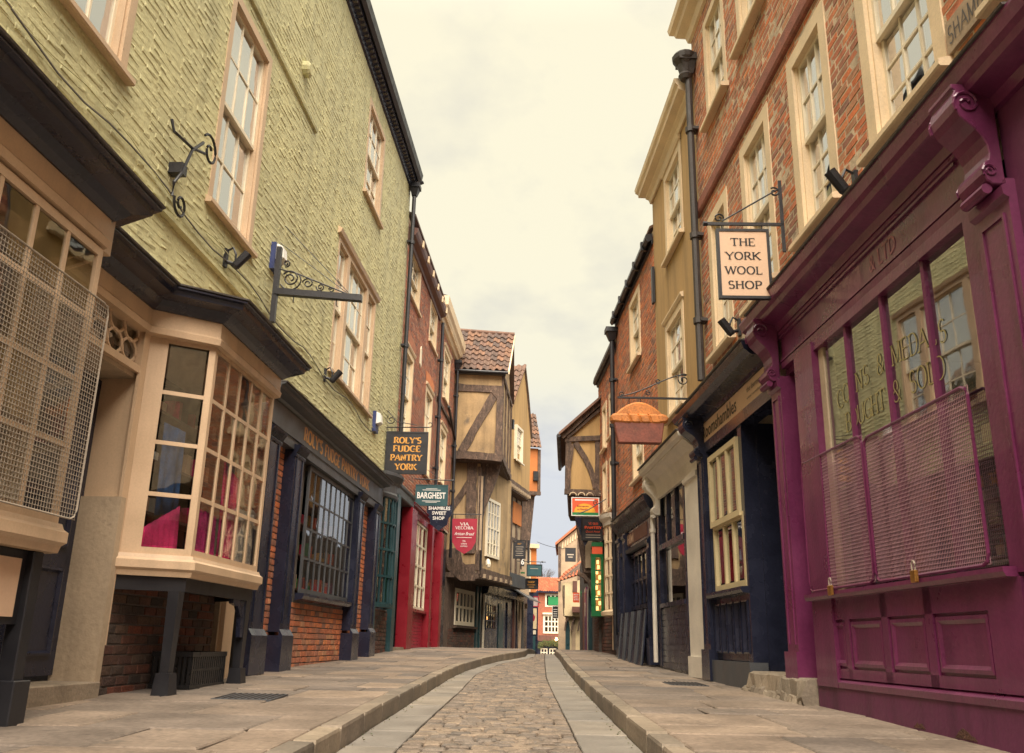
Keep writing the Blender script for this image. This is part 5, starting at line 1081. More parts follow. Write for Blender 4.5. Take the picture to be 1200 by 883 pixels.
mb = RD.mb(); mb.sweep([(-.3, 1.27), (-.15, 1.27), (-.15, 3.0), (-.3, 3.0)], BP); mb.build('bow_curtain', 'blind', bw)
mb = RD.mb(); mb.box(18.6, 18.85, -.03, .06, .5, 1.16); mb.build('pier', 'stone')
flush(RD, 200)
# ================================================================== FAR LEFT: timber-framed house and neighbours
def FrP(x, y, dx, dy, side=-1): return Fr((x, y), (dx, dy), side)
def beam(t, a, b, w_, v0, v1, m='timber', name='beam', seed=0):
    """hewn timber between (u,z) points a and b, uneven edges"""
    rr = random.Random(seed+int(a[0]*91+b[1]*37)); a, b = Vector(a), Vector(b); d = (b-a).normalized(); n = Vector((-d.y, d.x)); L_ = (b-a).length; k = max(2, int(L_/.22)); mb = t.mb(); vs, fs = [], []
    for i in range(k+1):
        p = a+(b-a)*i/k; e0, e1 = w_/2*(1+rr.uniform(-.12, .12)), w_/2*(1+rr.uniform(-.12, .12)); vv = v1+rr.uniform(-.012, .008)
        vs += [(p.x+n.x*e0, v0, p.y+n.y*e0), (p.x-n.x*e1, v0, p.y-n.y*e1), (p.x-n.x*e1*.95, vv, p.y-n.y*e1*.95), (p.x+n.x*e0*.95, vv, p.y+n.y*e0*.95)]
    for i in range(k):
        for j in range(4): fs.append((i*4+j, i*4+(j+1) % 4, (i+1)*4+(j+1) % 4, (i+1)*4+j))
    fs += [(0, 1, 2, 3), (k*4+3, k*4+2, k*4+1, k*4)]; mb.add(vs, fs); return mb.build(name, m)
def curvebeam(t, pts, w_, v0, v1, m='timber', name='brace'):
    mb = t.mb(); P = [Vector(p) for p in pts]; vs, fs = [], []
    for i, p in enumerate(P):
        d = (P[min(i+1, len(P)-1)]-P[max(i-1, 0)]).normalized(); n = Vector((-d.y, d.x))*w_/2
        vs += [(p.x+n.x, v0, p.y+n.y), (p.x-n.x, v0, p.y-n.y), (p.x-n.x, v1, p.y-n.y), (p.x+n.x, v1, p.y+n.y)]
    k = len(P)-1
    for i in range(k):
        for j in range(4): fs.append((i*4+j, i*4+(j+1) % 4, (i+1)*4+(j+1) % 4, (i+1)*4+j))
    fs += [(0, 1, 2, 3), (k*4+3, k*4+2, k*4+1, k*4)]; mb.add(vs, fs); return mb.build(name, m)
def pantiles(t, e0, e1, r0, r1, nc, nr, m='tile', name='roof_tile', under=True):
    """S-profiled tiles between the eave line e0-e1 and the ridge line r0-r1 (points in u, v, z)"""
    e0, e1, r0, r1 = map(Vector, (e0, e1, r0, r1)); mb = t.mb(); rr = random.Random(4)
    nrm = (e1-e0).cross(r0-e0).normalized(); 
    if nrm.z < 0: nrm = -nrm
    prof = [(0, .015), (.15, .05), (.32, .062), (.48, .03), (.68, -.005), (.85, .0), (1.0, .018)]
    for r in range(nr):
        for c in range(nc):
            mb.cur = rr.random()+.001; j = rr.uniform(-.012, .012); a0, a1 = r/nr-.012+j*.3, (r+1)/nr+.02; vs = []
            for f, lift in ((a0, .05+j), (a1, .005)):
                for x, h in prof:
                    k = (c+x*1.04)/nc; p = (e0+(e1-e0)*k)*(1-f)+(r0+(r1-r0)*k)*f+nrm*(h+lift); vs.append(tuple(p))
            for x, h in prof: 
                k = (c+x*1.04)/nc; p = (e0+(e1-e0)*k)*(1-a0)+(r0+(r1-r0)*k)*a0+nrm*(h+.025+j); vs.append(tuple(p))
            n = len(prof); fs = [(i, i+1, n+i+1, n+i) for i in range(n-1)]+[(2*n+i, 2*n+i+1, i+1, i) for i in range(n-1)]; mb.add(vs, fs)
    o = mb.build(name, m, kind='stuff', fixn=False)
    if under: mb = t.mb(); mb.quad(tuple(e0), tuple(e1), tuple(r1), tuple(r0)); mb.build('roof_deck', 'timber')
    return o
Y0 = 27.15
TH = T(FrP(0, Y0, 1, 0), (-1.0, 0, .45), 'timber_framed_house', 'large jettied timber-framed house with oak braces and a dark pantiled roof on the left', 'house')
# body volumes (closed)
def body(t, pts, z0, z1, m, name): mb = t.mb(); mb.hull(([(a, b, z0) for a, b in pts], [(a, b, z1) for a, b in pts])); return mb.build(name, m)
# in this frame v = -(y - Y0)
body(TH, [(-3.5, 0), (-.30, 0), (-.02, -3.6), (-3.5, -3.6)], 6.06, 8.86, 'buff', 'upper_wall')
body(TH, [(-3.5, -.45), (-.95, -.45), (.06, -3.85), (-3.5, -3.85)], 2.62, 6.05, 'buff', 'first_floor_wall')
beam(TH, (-1.9, 8.36), (-.28, 8.30), .24, -.05, .05, name='beam'); beam(TH, (-1.9, 6.18), (-.26, 6.10), .26, -.05, .09, name='beam')
beam(TH, (-.40, 6.2), (-.36, 8.25), .20, -.04, .07, name='corner_post', seed=3); beam(TH, (-1.52, 6.28), (-.52, 8.18), .27, -.04, .05, name='brace', seed=8)
beam(TH, (-1.85, 6.25), (-1.80, 8.3), .16, -.04, .04, name='post', seed=5); beam(TH, (-1.9, 8.83), (-.2, 8.80), .07, -.02, .16, 'grey', 'eave_board')
beam(TH, (-1.18, 3.2), (-1.2, 6.0), .34, -.48, -.38, name='post', seed=11); beam(TH, (-1.86, 4.45), (-1.2, 5.5), .20, -.48, -.41, name='brace', seed=12)
mb = TH.mb(); mb.box(-.90, -.83, -.5, -.41, 3.3, 5.6); mb.box(-.98, -.93, -.5, -.42, 3.3, 5.6); mb.build('side_boards', 'fawn')
# coved dark underside of the jetty, three curved brackets
mb = TH.mb(); pr = [(-1.05, 5.98), (-.30, 6.05), (-.36, 5.7), (-.52, 5.2), (-.72, 4.7), (-.86, 4.1), (-.93, 3.4), (-1.0, 3.4)]
mb.hull(([(a, -.75, c) for a, c in pr], [(a, -.55, c) for a, c in pr])); mb.build('jetty_bracket', 'timber')
mb = TH.mb(); mb.hull(([(-1.8, 0, 6.0), (-.32, 0, 6.0), (-.05, -3.5, 6.0), (-1.8, -3.5, 6.0)], [(-1.8, 0, 6.055), (-.32, 0, 6.055), (-.05, -3.5, 6.055), (-1.8, -3.5, 6.055)])); mb.build('jetty_soffit', 'timber')
# roof: eave faces the camera
pantiles(TH, (-1.98, .18, 8.92), (-.14, .18, 8.86), (-1.98, -1.5, 10.78), (.05, -1.5, 10.66), 9, 8)
mb = TH.mb(); mb.hull(([(-1.98, -1.5, 10.7), (.05, -1.5, 10.58), (.10, -3.6, 8.8), (-1.98, -3.6, 8.9)], [(-1.98, -1.5, 10.76), (.05, -1.5, 10.64), (.10, -3.6, 8.86), (-1.98, -3.6, 8.96)])); mb.build('roof', 'tile')
mb = TH.mb(); mb.tube([(-1.98, -1.5, 10.82), (.06, -1.5, 10.70)], .08, 8); mb.build('ridge_tiles', 'tile')
mb = TH.mb(); mb.tube([(-1.98, .24, 8.86), (-.12, .24, 8.80)], .05, 8); mb.build('gutter', 'black')
mb = TH.mb(); mb.hull(([(-.16, .16, 8.78), (-.08, .16, 8.78), (.08, -1.5, 10.52), (.0, -1.5, 10.52)], [(-.16, .16, 8.90), (-.08, .16, 8.90), (.08, -1.5, 10.68), (.0, -1.5, 10.68)])); mb.build('bargeboard', 'stone')
mb = TH.mb(); mb.add([(-.29, -.05, 8.86), (-.04, -3.3, 8.86), (-.17, -1.5, 10.5)], [(0, 1, 2)]); mb.build('gable_wall', 'buff')
beam(TH, (-.6, 8.25), (-.4, 8.0), .12, .05, .07)
# street-side face of the upper floor
TS = Sub(TH, (-.30, 0), (-.02, -3.6)); 
for u in (.05, 1.2, 2.4, 3.5): beam(TS, (u, 6.2), (u, 8.8), .15, -.02, .05, name='stud', seed=int(u*9))
beam(TS, (0, 6.14), (3.6, 6.14), .2, -.02, .07); beam(TS, (0, 8.76), (3.6, 8.76), .16, -.02, .06)
# first floor street face with its window
TF = Sub(TH, (-.95, -.45), (.06, -3.85)); body_w = TF.L
grid_window(TF, .72, 2.1, 3.2, 5.05, 4, 2, .07, 'sash', G1, bar=.05, edge=.09, th=.08, name='window')
mb = TF.mb(); [mb.box(.8+.42*i-.012, .8+.42*i+.012, .03, .06, 3.25, 5.0) for i in range(1)]; mb.box(.75, 2.08, .028, .05, 3.62, 3.66); mb.box(.75, 2.08, .028, .05, 4.58, 4.62); mb.build('glazing_bar', 'sash')
beam(TF, (0, 2.70), (3.55, 2.66), .2, -.05, .08, name='bressumer')
mb = TF.mb(); mb.box(-.03, .06, -.05, .06, 2.7, 5.9); mb.build('corner_board', 'timber')
mb = TF.mb(); mb.tube([(.05, .1, 2.7), (.1, .1, 5.6)], .035); mb.build('downpipe', 'black')
for k in range(12): mb = TF.mb(); mb.box(.1+.29*k, .22+.29*k, -.2, .14, 2.5, 2.62); mb.build('joist_end', 'fawn' if k % 2 else 'timber')
mb = TF.mb(); mb.box(-.1, 3.6, -.3, .02, 2.44, 2.52); mb.build('jetty_soffit', 'timber')
# ground floor
GP = [(-1.85, .0), (-.87, -4.25), (.15, -8.85), (.85, -13), (1.10, -21)]
TG = Sub(TH, GP[0], GP[1])
wall(TG, -.3, TG.L, .3, 2.6, [(1.02, 3.3, 1.10, 2.2)], 0, 'timber', name='ground_wall')
lining(TG, .9, 3.5, 1.0, 2.3, -.3, 1.0)
grid_window(TG, 1.02, 3.3, 1.10, 2.2, 5, 2, .03, 'sash', G1, bar=.07, edge=.12, name='window')
mb = TG.mb(); mb.mould([(0, 1.0), (.12, 1.02), (.14, 1.08), (0, 1.09)], .9, 3.45); mb.build('sill', 'timber')
mb = TG.mb(); mb.box(3.5, 3.7, -.05, .05, .4, 2.4); mb.box(3.95, 4.1, -.05, .05, .4, 2.4); mb.box(3.7, 3.95, -.08, .02, .4, 1.0); mb.build('door_frame', 'teal')
bricks(TG, .4, 3.4, .45, 1.0, .006, (), 'bricksootshade')
TG.pool, TH.pool = {}, TG.pool
tmpT = TG; tmpT.pool = TH.pool; TH.pool = {}; flush(TG, 40)
for z in (2.62,):
    mb = TH.mb(); mb.hull(([(-1.9, 0, 2.46), (-.9, -.42, 2.46), (.06, -3.8, 2.46), (-.95, -4.4, 2.46)], [(-1.9, 0, 2.6), (-.9, -.42, 2.6), (.06, -3.8, 2.6), (-.95, -4.4, 2.6)])); mb.build('jetty_floor', 'timber')
curvebeam(TH, [(-1.72, 3.3), (-1.6, 2.8), (-1.35, 2.6), (-1.0, 2.62)], .5, -.44, -.1, 'timber', 'coved_canopy')
tag_lamp = T(FrP(0, 27, 1, 0), (-.6, .3, 2.7), 'security_lamp', 'pale security lamp under the first floor window of the timber-framed house', 'lamp'); mb = tag_lamp.mb(); mb.tube([(-.60, .2, 2.98), (-.60, .2, 2.92), (-.58, .24, 2.80), (-.57, .26, 2.72)], [.03, .07, .08, .04], 8); mb.build('lamp_body', 'sash')
# ---- yellow gabled house
YG = T(FrP(0, 31.4, .26, 1), (1.5, 0, .4), 'gabled_house', 'yellow plastered jettied house with a small white window and pantiled roof behind the timber-framed house', 'house')
gp = [(-.4, 6.12), (-.4, 8.5), (.5, 9.55), (1.84, 10.93), (2.45, 9.9), (3.16, 8.4), (3.05, 6.12)]
mb = YG.mb(); mb.hull(([(a, 0, b) for a, b in gp], [(a, -3.5, b) for a, b in gp])); mb.build('upper_wall', 'ochre')
sash(YG, .50, 1.50, 7.05, 8.34, 2, (2, 2), v=.10, fm='sash', fw=.09, sill=.05)
for a, b in zip(gp[1:6], gp[2:6]): mb = YG.mb(); mb.hull(([(a[0], -.1, a[1]), (b[0], -.1, b[1]), (b[0], -.1, b[1]+.10), (a[0], -.1, a[1]+.10)], [(a[0], .08, a[1]), (b[0], .08, b[1]), (b[0], .08, b[1]+.10), (a[0], .08, a[1]+.10)])); mb.build('bargeboard', 'timber')
pantiles(YG, (-.55, .1, 8.45), (-.55, -3.4, 8.45), (1.84, .1, 11.0), (1.84, -3.4, 11.0), 14, 9)
beam(YG, (-.4, 6.14), (3.05, 6.14), .16, -.05, .06, name='bressumer')
for k in range(11): mb = YG.mb(); mb.box(-.2+.29*k, -.08+.29*k, -.3, .12, 5.94, 6.04); mb.build('joist_end', 'fawn')
mb = YG.mb(); mb.box(-.4, 3.05, -.5, .0, 5.88, 5.95); mb.build('jetty_soffit', 'timber')
mb = YG.mb(); mb.box(-.3, 3.3, -3.5, -.35, 2.6, 5.9); mb.build('middle_wall', 'fawn')
for u in (.0, .7, 1.6, 2.4, 3.2): beam(YG, (u, 2.6), (u, 5.9), .16, -.4, -.30, name='stud', seed=int(u*7))
beam(YG, (-.3, 4.3), (3.3, 4.3), .16, -.4, -.31)
mb = YG.mb(); mb.box(1.7, 3.0, -.34, -.28, 4.9, 5.7); mb.build('jetty_panel', 'orange')
mb = YG.mb(); mb.box(-.9, 2.2, -.6, .1, 2.5, 2.95); mb.build('shop_fascia', 'grey')
mb = YG.mb(); mb.box(-.42, -.28, .02, .2, 7.95, 8.3); mb.build('vent_box', 'plastic')
# ---- orange house
OH = T(FrP(0, 37, 1, .22), (1.1, 0, .3), 'jettied_house', 'bright orange rendered jettied house with a pantiled roof beyond the yellow gable', 'house')
mb = OH.mb(); mb.hull(([(.4, 0, 6.7), (1.27, 0, 6.7), (1.6, -4, 6.7), (.4, -4, 6.7)], [(.4, 0, 8.6), (1.22, 0, 8.6), (1.5, -4, 8.6), (.4, -4, 8.6)])); mb.build('upper_wall', 'orange')
mb = OH.mb(); mb.hull(([(.4, -.2, 4.4), (.95, -.2, 4.4), (1.3, -4, 4.4), (.4, -4, 4.4)], [(.4, -.2, 6.6), (1.14, -.2, 6.6), (1.4, -4, 6.6), (.4, -4, 6.6)])); mb.build('middle_wall', 'timber')
pantiles(OH, (.45, .15, 8.62), (1.3, .15, 8.62), (.6, -1.4, 10.45), (1.42, -1.4, 10.45), 5, 8)
mb = OH.mb(); mb.box(.4, 1.34, -.1, .06, 6.6, 6.75); mb.box(1.2, 1.32, -.2, .05, 6.75, 8.55); mb.build('timber_edge', 'timber')
mb = OH.mb(); mb.box(1.0, 1.2, .0, .12, 7.2, 7.6); mb.build('vent_box', 'plastic')
mb = OH.mb(); mb.hull(([(.6, -.3, 2.5), (.98, -.3, 2.5), (1.3, -4, 2.5), (.6, -4, 2.5)], [(.6, -.3, 4.4), (1.0, -.3, 4.4), (1.3, -4, 4.4), (.6, -4, 4.4)])); mb.build('lower_wall', 'fawn')
# red little house beyond
RH = T(FrP(0, 44, 1, .2), (1.2, 0, .1), 'tall_house', 'narrow salmon red house front seen past the orange house', 'house')
mb = RH.mb(); mb.box(.2, 1.3, -5, -.05, -1, 3.0); mb.build('lower_wall', 'navy')
mb = RH.mb(); mb.hull(([(.2, 0, 3.0), (1.42, 0, 3.0), (1.6, -5, 3.0), (.2, -5, 3.0)], [(.2, 0, 5.2), (1.42, 0, 5.2), (1.6, -5, 5.2), (.2, -5, 5.2)])); mb.build('wall', 'orange')
mb = RH.mb(); mb.box(1.0, 1.12, .0, .08, 3.0, 5.0); mb.box(.3, 1.5, 0, .2, 5.1, 5.3); mb.build('trim', 'stone')
# ---- lower dark shopfronts along the bend
def farshop(a, b, name, label, z0, z1, parts):
    fr = FrP(a[0], Y0-a[1], b[0]-a[0], -(b[1]-a[1])); t = T(fr, (math.hypot(b[0]-a[0], b[1]-a[1])/2, 0, .3), name, label, 'shopfront'); L_ = math.hypot(b[0]-a[0], b[1]-a[1]); parts(t, L_, z0, z1); return t
def shopA(t, L_, z0, z1):
    wall(t, 0, L_, z0, z1, [(.6, 2.1, 1.02, 1.95)], 0, 'navy', name='wall', depth=.1)
    lining(t, .5, 2.2, .95, 2.1, -.4, .6); grid_window(t, .6, 2.1, 1.02, 1.95, 4, 3, .02, 'navy', G1, bar=.04, edge=.06, name='window')
    mb = t.mb(); rr = random.Random(3)
    for k in range(14): u, z = rr.uniform(.65, 2.0), rr.uniform(1.05, 1.8); mb.box(u, u+.09, -.3, -.25, z, z+.1)
    mb.build('lit_goods', WARM, kind='stuff')
    mb = t.mb(); mb.tube([(.1, .04, .4), (.1, .04, 2.3)], .04); mb.build('downpipe', 'sash')
    mb = t.mb(); mb.box(2.5, 3.3, -.02, .03, .4, 2.0); mb.build('door', 'teal'); mb = t.mb(); mb.box(3.9, 4.5, -.02, .05, .4, 2.1); mb.build('shutter', 'navy')
    mb = t.mb(); mb.mould([(0, 2.2), (.2, 2.25), (.25, 2.5), (0, 2.55)], 0, L_); mb.build('cornice', 'navy')
farshop(GP[1], GP[2], 'dark_shopfront', 'dark shopfront with a warmly lit window under the jetty of the timber-framed house', .2, 2.62, shopA)
def shopB(t, L_, z0, z1):
    wall(t, 0, L_, z0, z1, (), 0, 'navy', name='wall')
    for k, m in ((.4, 'wood'), (1.1, 'navy'), (1.9, 'cream'), (2.6, 'grey')): mb = t.mb(); mb.box(k, k+.35, .0, .08, .2, 2.3); mb.build('panel', m)
    mb = t.mb(); mb.add([(-.2, .0, 2.75), (3.2, .0, 2.75), (3.2, .75, 2.30), (-.2, .75, 2.30), (-.2, .0, 2.71), (3.2, .0, 2.71), (3.2, .75, 2.25), (-.2, .75, 2.25)], [(0, 1, 2, 3), (4, 7, 6, 5), (0, 4, 5, 1), (1, 5, 6, 2), (2, 6, 7, 3), (3, 7, 4, 0)]); mb.build('awning', 'grey')
    mb = t.mb(); mb.box(2.3, 2.45, .2, .3, 2.0, 2.2); mb.build('lantern', 'signcream')
farshop(GP[2], GP[3], 'dark_shopfront', 'dark shopfront under a grey sloping awning at the bend of the street', .0, 2.8, shopB)
def shopC(t, L_, z0, z1):
    wall(t, 0, L_, z0, z1, (), 0, 'navy', name='wall')
farshop(GP[3], GP[4], 'dark_shopfront', 'last dark shopfront on the left before the street end', -.2, 3.6, shopC)
# shop with the cream poster and blue door at the end (faces the camera)
PS = T(FrP(0, 48, 1, 0), (1.35, 0, -.2), 'poster_shop', 'narrow shop end with a cream poster above a blue door near the street end', 'shop')
mb = PS.mb(); mb.box(.8, 1.62, -1, 0, -.6, 3.2); mb.build('wall', 'navy')
mb = PS.mb(); mb.box(1.17, 1.55, 0, .03, 1.35, 2.38); ps = mb.build('poster', 'palecream')
mb = PS.mb(); mb.hull(([(1.3, .031, 1.75), (1.42, .031, 1.75), (1.48, .031, 1.95), (1.38, .031, 2.1), (1.25, .031, 1.95)], [(1.3, .036, 1.75), (1.42, .036, 1.75), (1.48, .036, 1.95), (1.38, .036, 2.1), (1.25, .036, 1.95)])); mb.build('poster_figure', 'signred', ps)
mb = PS.mb(); mb.box(1.17, 1.52, 0, .03, 1.08, 1.28); mb.build('notice', 'sash')
mb = PS.mb(); mb.box(1.16, 1.5, 0, .04, -.3, 1.0); mb.build('door', 'signteal')
mb = PS.mb(); mb.box(1.32, 1.37, .04, .05, .6, .9); mb.build('door_pane', 'sash')
# ================================================================== FAR RIGHT
TR = T(FrP(0, 20.95, 1, 0), (1.9, 0, .45), 'timber_framed_house', 'narrow timber-framed gable house with curved braces on the right above the orange sign', 'house')
# upper jettied storey, receding towards the bend
def hull2(t, a, z0, b, z1, m, name): mb = t.mb(); mb.hull(([(x, v, z0) for x, v in a], [(x, v, z1) for x, v in b])); return mb.build(name, m)
A_ = [(1.36, 0), (3.0, 0), (3.2, -4), (1.66, -4)]
mb = TR.mb(); mb.hull(([(1.36, 0, 4.05), (3.0, 0, 4.05), (3.0, 0, 6.9), (1.36, 0, 5.42)], [(1.66, -4, 4.05), (3.3, -4, 4.05), (3.3, -4, 6.9), (1.66, -4, 5.42)])); mb.build('upper_wall', 'ochre')
beam(TR, (1.38, 4.1), (1.40, 5.4), .13, -.03, .06, name='post'); beam(TR, (1.3, 5.32), (2.3, 5.38), .13, -.03, .07); beam(TR, (1.3, 4.06), (2.3, 4.02), .14, -.03, .09); beam(TR, (2.08, 4.1), (2.09, 5.3), .11, -.03, .05, name='post', seed=2)
curvebeam(TR, [(1.56, 5.25), (1.66, 5.08), (1.80, 4.86), (1.92, 4.60), (2.0, 4.35), (2.04, 4.15)], .13, -.02, .05)
beam(TR, (1.42, 4.62), (1.50, 5.2), .07, -.02, .045, name='brace')
for (a, b, w_, v1) in (((1.22, 5.36), (2.35, 6.42), .12, .16), ((1.36, 5.36), (2.35, 6.25), .07, .10)): beam(TR, a, b, w_, -.1, v1, name='rafter')
mb = TR.mb(); mb.hull(([(1.14, .3, 5.36), (3.0, .3, 7.08), (3.0, .3, 7.15), (1.14, .3, 5.43)], [(1.44, -4, 5.36), (3.3, -4, 7.08), (3.3, -4, 7.15), (1.44, -4, 5.43)])); mb.build('roof', 'tile')
mb = TR.mb(); mb.tube([(1.14, .28, 5.36), (1.42, -4, 5.36)], .05); mb.build('gutter', 'black')
# scalloped board under the beam
for k in range(4): mb = TR.mb(); mb.tube([(1.5+.2*k+.08*math.cos(a), .08, 3.96+.07*math.sin(a)) for a in (0, .6, 1.2, 1.8, 2.4, 3.14)], .012, 5); mb.build('carved_arch', 'stone')
mb = TR.mb(); mb.hull(([(1.40, -.05, 3.9), (2.2, -.05, 3.9), (2.3, -4, 3.9), (1.72, -4, 3.9)], [(1.36, 0, 4.05), (2.2, 0, 4.05), (2.3, -4, 4.05), (1.66, -4, 4.05)])); mb.build('jetty_floor', 'timber')
mb = TR.mb(); mb.hull(([(1.78, -.15, 2.2), (2.2, -.15, 2.2), (2.6, -4, 2.2), (2.1, -4, 2.2)], [(1.52, -.1, 3.9), (2.2, -.1, 3.9), (2.6, -4, 3.9), (1.86, -4, 3.9)])); mb.build('middle_wall', 'timber')
mb = TR.mb(); mb.box(1.80, 1.98, -.12, -.07, 2.3, 3.0); mb.build('plaster_panel', 'fawn'); mb = TR.mb(); mb.box(1.96, 2.03, -.12, -.02, 2.1, 3.4); mb.build('stud', 'timber')
curvebeam(TR, [(1.62, 2.18), (1.76, 2.12), (1.88, 2.0), (1.96, 1.8), (2.0, 1.55)], .09, -.2, -.06)
FW = FrP(2.14, 21.2, .09, 1, 1)
# green bow shop
GS = T(FrP(0, 20.5, 1, 0), (2.15, 0, .45), 'green_shop_window', 'bright green glazed bow window with warm lit goods and an orange panel above', 'shop window')
mb = GS.mb(); z0, z1 = 1.30, 2.95
PG = [(2.05, -1.2), (1.985, -.5), (2.02, -.04), (2.12, .03), (2.35, .03)][::-1]
PG = [(1.96, -1.6), (1.985, 0.0), (2.27, 0.03)]
mb = GS.mb(); mb.hull(([(1.985, 0, 1.24), (2.28, 0, 1.24), (2.35, -1.6, 1.24), (2.08, -1.6, 1.24)], [(1.985, 0, 1.36), (2.28, 0, 1.36), (2.35, -1.6, 1.36), (2.08, -1.6, 1.36)])); mb.hull(([(1.985, 0, 2.6), (2.28, 0, 2.6), (2.35, -1.6, 2.6), (2.08, -1.6, 2.6)], [(1.97, 0.01, 2.68), (2.29, 0.01, 2.68), (2.35, -1.6, 2.68), (2.08, -1.6, 2.68)])); mb.hull(([(1.99, 0, 2.86), (2.28, 0, 2.86), (2.35, -1.6, 2.86), (2.09, -1.6, 2.86)], [(2.0, 0, 2.96), (2.26, 0, 2.96), (2.35, -1.6, 2.96), (2.1, -1.6, 2.96)]))
mb.box(1.985, 2.09, -.06, 0, 1.36, 2.6); mb.box(2.22, 2.28, -.06, 0, 1.36, 2.6)
for k in (1, 2, 3): mb.box(2.09, 2.22, -.05, -.005, 1.36+.31*k-.015, 1.36+.31*k+.015)
mb.hull(([(2.0, -.06, 1.36), (2.0, -.12, 1.36), (2.09, -.12, 1.36), (2.09, -.06, 1.36)], [(2.0, -.06, 2.6), (2.0, -.12, 2.6), (2.09, -.12, 2.6), (2.09, -.06, 2.6)]))
gw = mb.build('frame', 'gshop')
mb = GS.mb(); mb.hull(([(2.01, -.12, 1.36), (2.02, -.12, 1.36), (2.1, -1.6, 1.36), (2.09, -1.6, 1.36)], [(2.01, -.12, 2.6), (2.02, -.12, 2.6), (2.1, -1.6, 2.6), (2.09, -1.6, 2.6)])); mb.build('side_panel', 'gshop')
mb = GS.mb(); mb.box(2.01, 2.26, -.08, -.015, 2.68, 2.86); mb.build('orange_panel', 'signal')
for k in range(4): piece(GS, None, 'pane', 'pane', G1, 2.09, 2.22, -.03, -.025, 1.37+.31*k, 1.66+.31*k)
mb = GS.mb(); mb.box(2.05, 2.3, -.42, -.4, 1.36, 2.6); mb.build('back_board', 'signcream')
mb = GS.mb(); rr = random.Random(8)
for k in range(10): u, z = rr.uniform(2.10, 2.18), 1.38+k*.12; mb.box(u, u+.05, -.3, -.2, z, z+.09)
mb.build('lit_goods', WARM, kind='stuff')
GS.o.scale = (.949, .7, .949); GS.o.location.x = 2.15*.949; GS.o.location.z = .57-.12*.949
# dark brick and dark shop walls between, on to the bend
DB = T(FrP(2.14, 21.1, .055, 1, 1), (3, 0, .4), 'dark_shopfront', 'sooty brick and dark painted shopfront beyond the green window', 'shopfront')
wall(DB, 0, 18, -.2, 3.8, (), .03, 'mortar2', name='wall'); bricks(DB, 0, 2.5, .4, 1.3, .036, (), 'bricksootshade')
flush(DB, 60)
for u, m, a, b in ((4.0, 'teal', .3, 2.6), (7, 'purple', .2, 2.3), (10, 'wood', .2, 2.3)): mb = DB.mb(); mb.box(u, u+1.2, .03, .12, a, b); mb.build('door', m)
mb = DB.mb(); mb.box(6.0, 6.4, .05, .1, .2, 2.2); mb.build('shop_post', 'sash')
# cream jettied house
CHs = T(FrP(0, 42, 1, -.1), (2.9, 0, .0), 'cream_house', 'cream rendered jettied house with arched openings and red pantiles near the street end', 'house')
mb = CHs.mb(); mb.hull(([(2.5, -2, 1.9), (2.62, 0, 1.85), (4.2, 0, 1.8), (4.2, -6, 1.8), (2.6, -6, 1.9)], [(2.42, -2, 3.3), (2.52, 0, 3.3), (4.2, 0, 3.6), (4.2, -6, 3.6), (2.6, -6, 3.3)])); mb.build('upper_wall', 'palecream')
mb = CHs.mb(); mb.box(2.66, 4.2, -6, -.35, -.6, 1.9); mb.build('lower_wall', 'palecream')
for (a, b, m) in ((2.66, 2.86, 'teal'), (2.94, 3.12, 'fawn')):
    mb = CHs.mb(); pts = [(a, -.4)]+[(a, 1.3)]+[((a+b)/2-(b-a)/2*math.cos(t_), 1.3+.35*math.sin(t_)) for t_ in (.5, 1., 1.57, 2.1, 2.6)]+[(b, 1.3), (b, -.4)]
    mb.hull(([(x, -.35, z) for x, z in pts], [(x, -.30, z) for x, z in pts])); mb.build('arched_opening', m)
for k in range(3): curvebeam(CHs, [(2.64+.3*k, 1.2), (2.68+.3*k, 1.55), (2.78+.3*k, 1.78)], .07, -.3, -.05)
mb = CHs.mb(); mb.box(3.36, 3.56, -.35, -.3, -.4, 1.7); mb.build('door', 'purple'); mb = CHs.mb(); mb.box(3.38, 3.46, -.3, -.28, -.3, .7); mb.build('door_panel', 'sash')
pantiles(CHs, (2.28, .1, 3.32), (3.9, .1, 3.85), (2.7, -1.2, 3.9), (4.1, -1.0, 4.9), 10, 5, 'tilered')
beam(CHs, (2.6, 2.2), (2.6, 3.2), .07, 0, .04, name='timber_strip'); mb = CHs.mb(); mb.box(3.0, 3.2, .0, .05, 2.9, 3.4); mb.build('window', 'wood')
mb = CHs.mb(); mb.box(2.98, 3.5, -.02, .3, 2.0, 2.25); mb.build('shop_hood', 'wood')
# brown house behind with sloping red verge
BH = T(FrP(0, 50, 1, -.05), (3.3, 0, .0), 'brown_house', 'tall brown plastered house with a sloping red tiled verge and a dark hanging plaque', 'house')
mb = BH.mb(); mb.hull(([(2.8, 0, -.8), (6, 0, -.8), (6, 0, 8.6), (2.76, 0, 5.95)], [(2.9, -6, -.8), (6, -6, -.8), (6, -6, 8.6), (2.86, -6, 5.95)])); mb.build('wall', 'fawn')
mb = BH.mb(); mb.hull(([(2.6, .2, 5.85), (6, .2, 8.75), (6, .2, 8.9), (2.6, .2, 6.0)], [(2.7, -6, 5.85), (6, -6, 8.75), (6, -6, 8.9), (2.7, -6, 6.0)])); mb.build('roof', 'tilered')
for k in range(9): beam(BH, (3.0+.14*k, 5.7+.1*k), (3.03+.14*k, 6.05+.1*k), .05, 0, .06, 'stone', 'carved_strut')
beam(BH, (2.85, 3.4), (2.85, 5.8), .14, 0, .05, name='post'); beam(BH, (3.9, 3.4), (3.9, 6.5), .14, 0, .05, name='post')
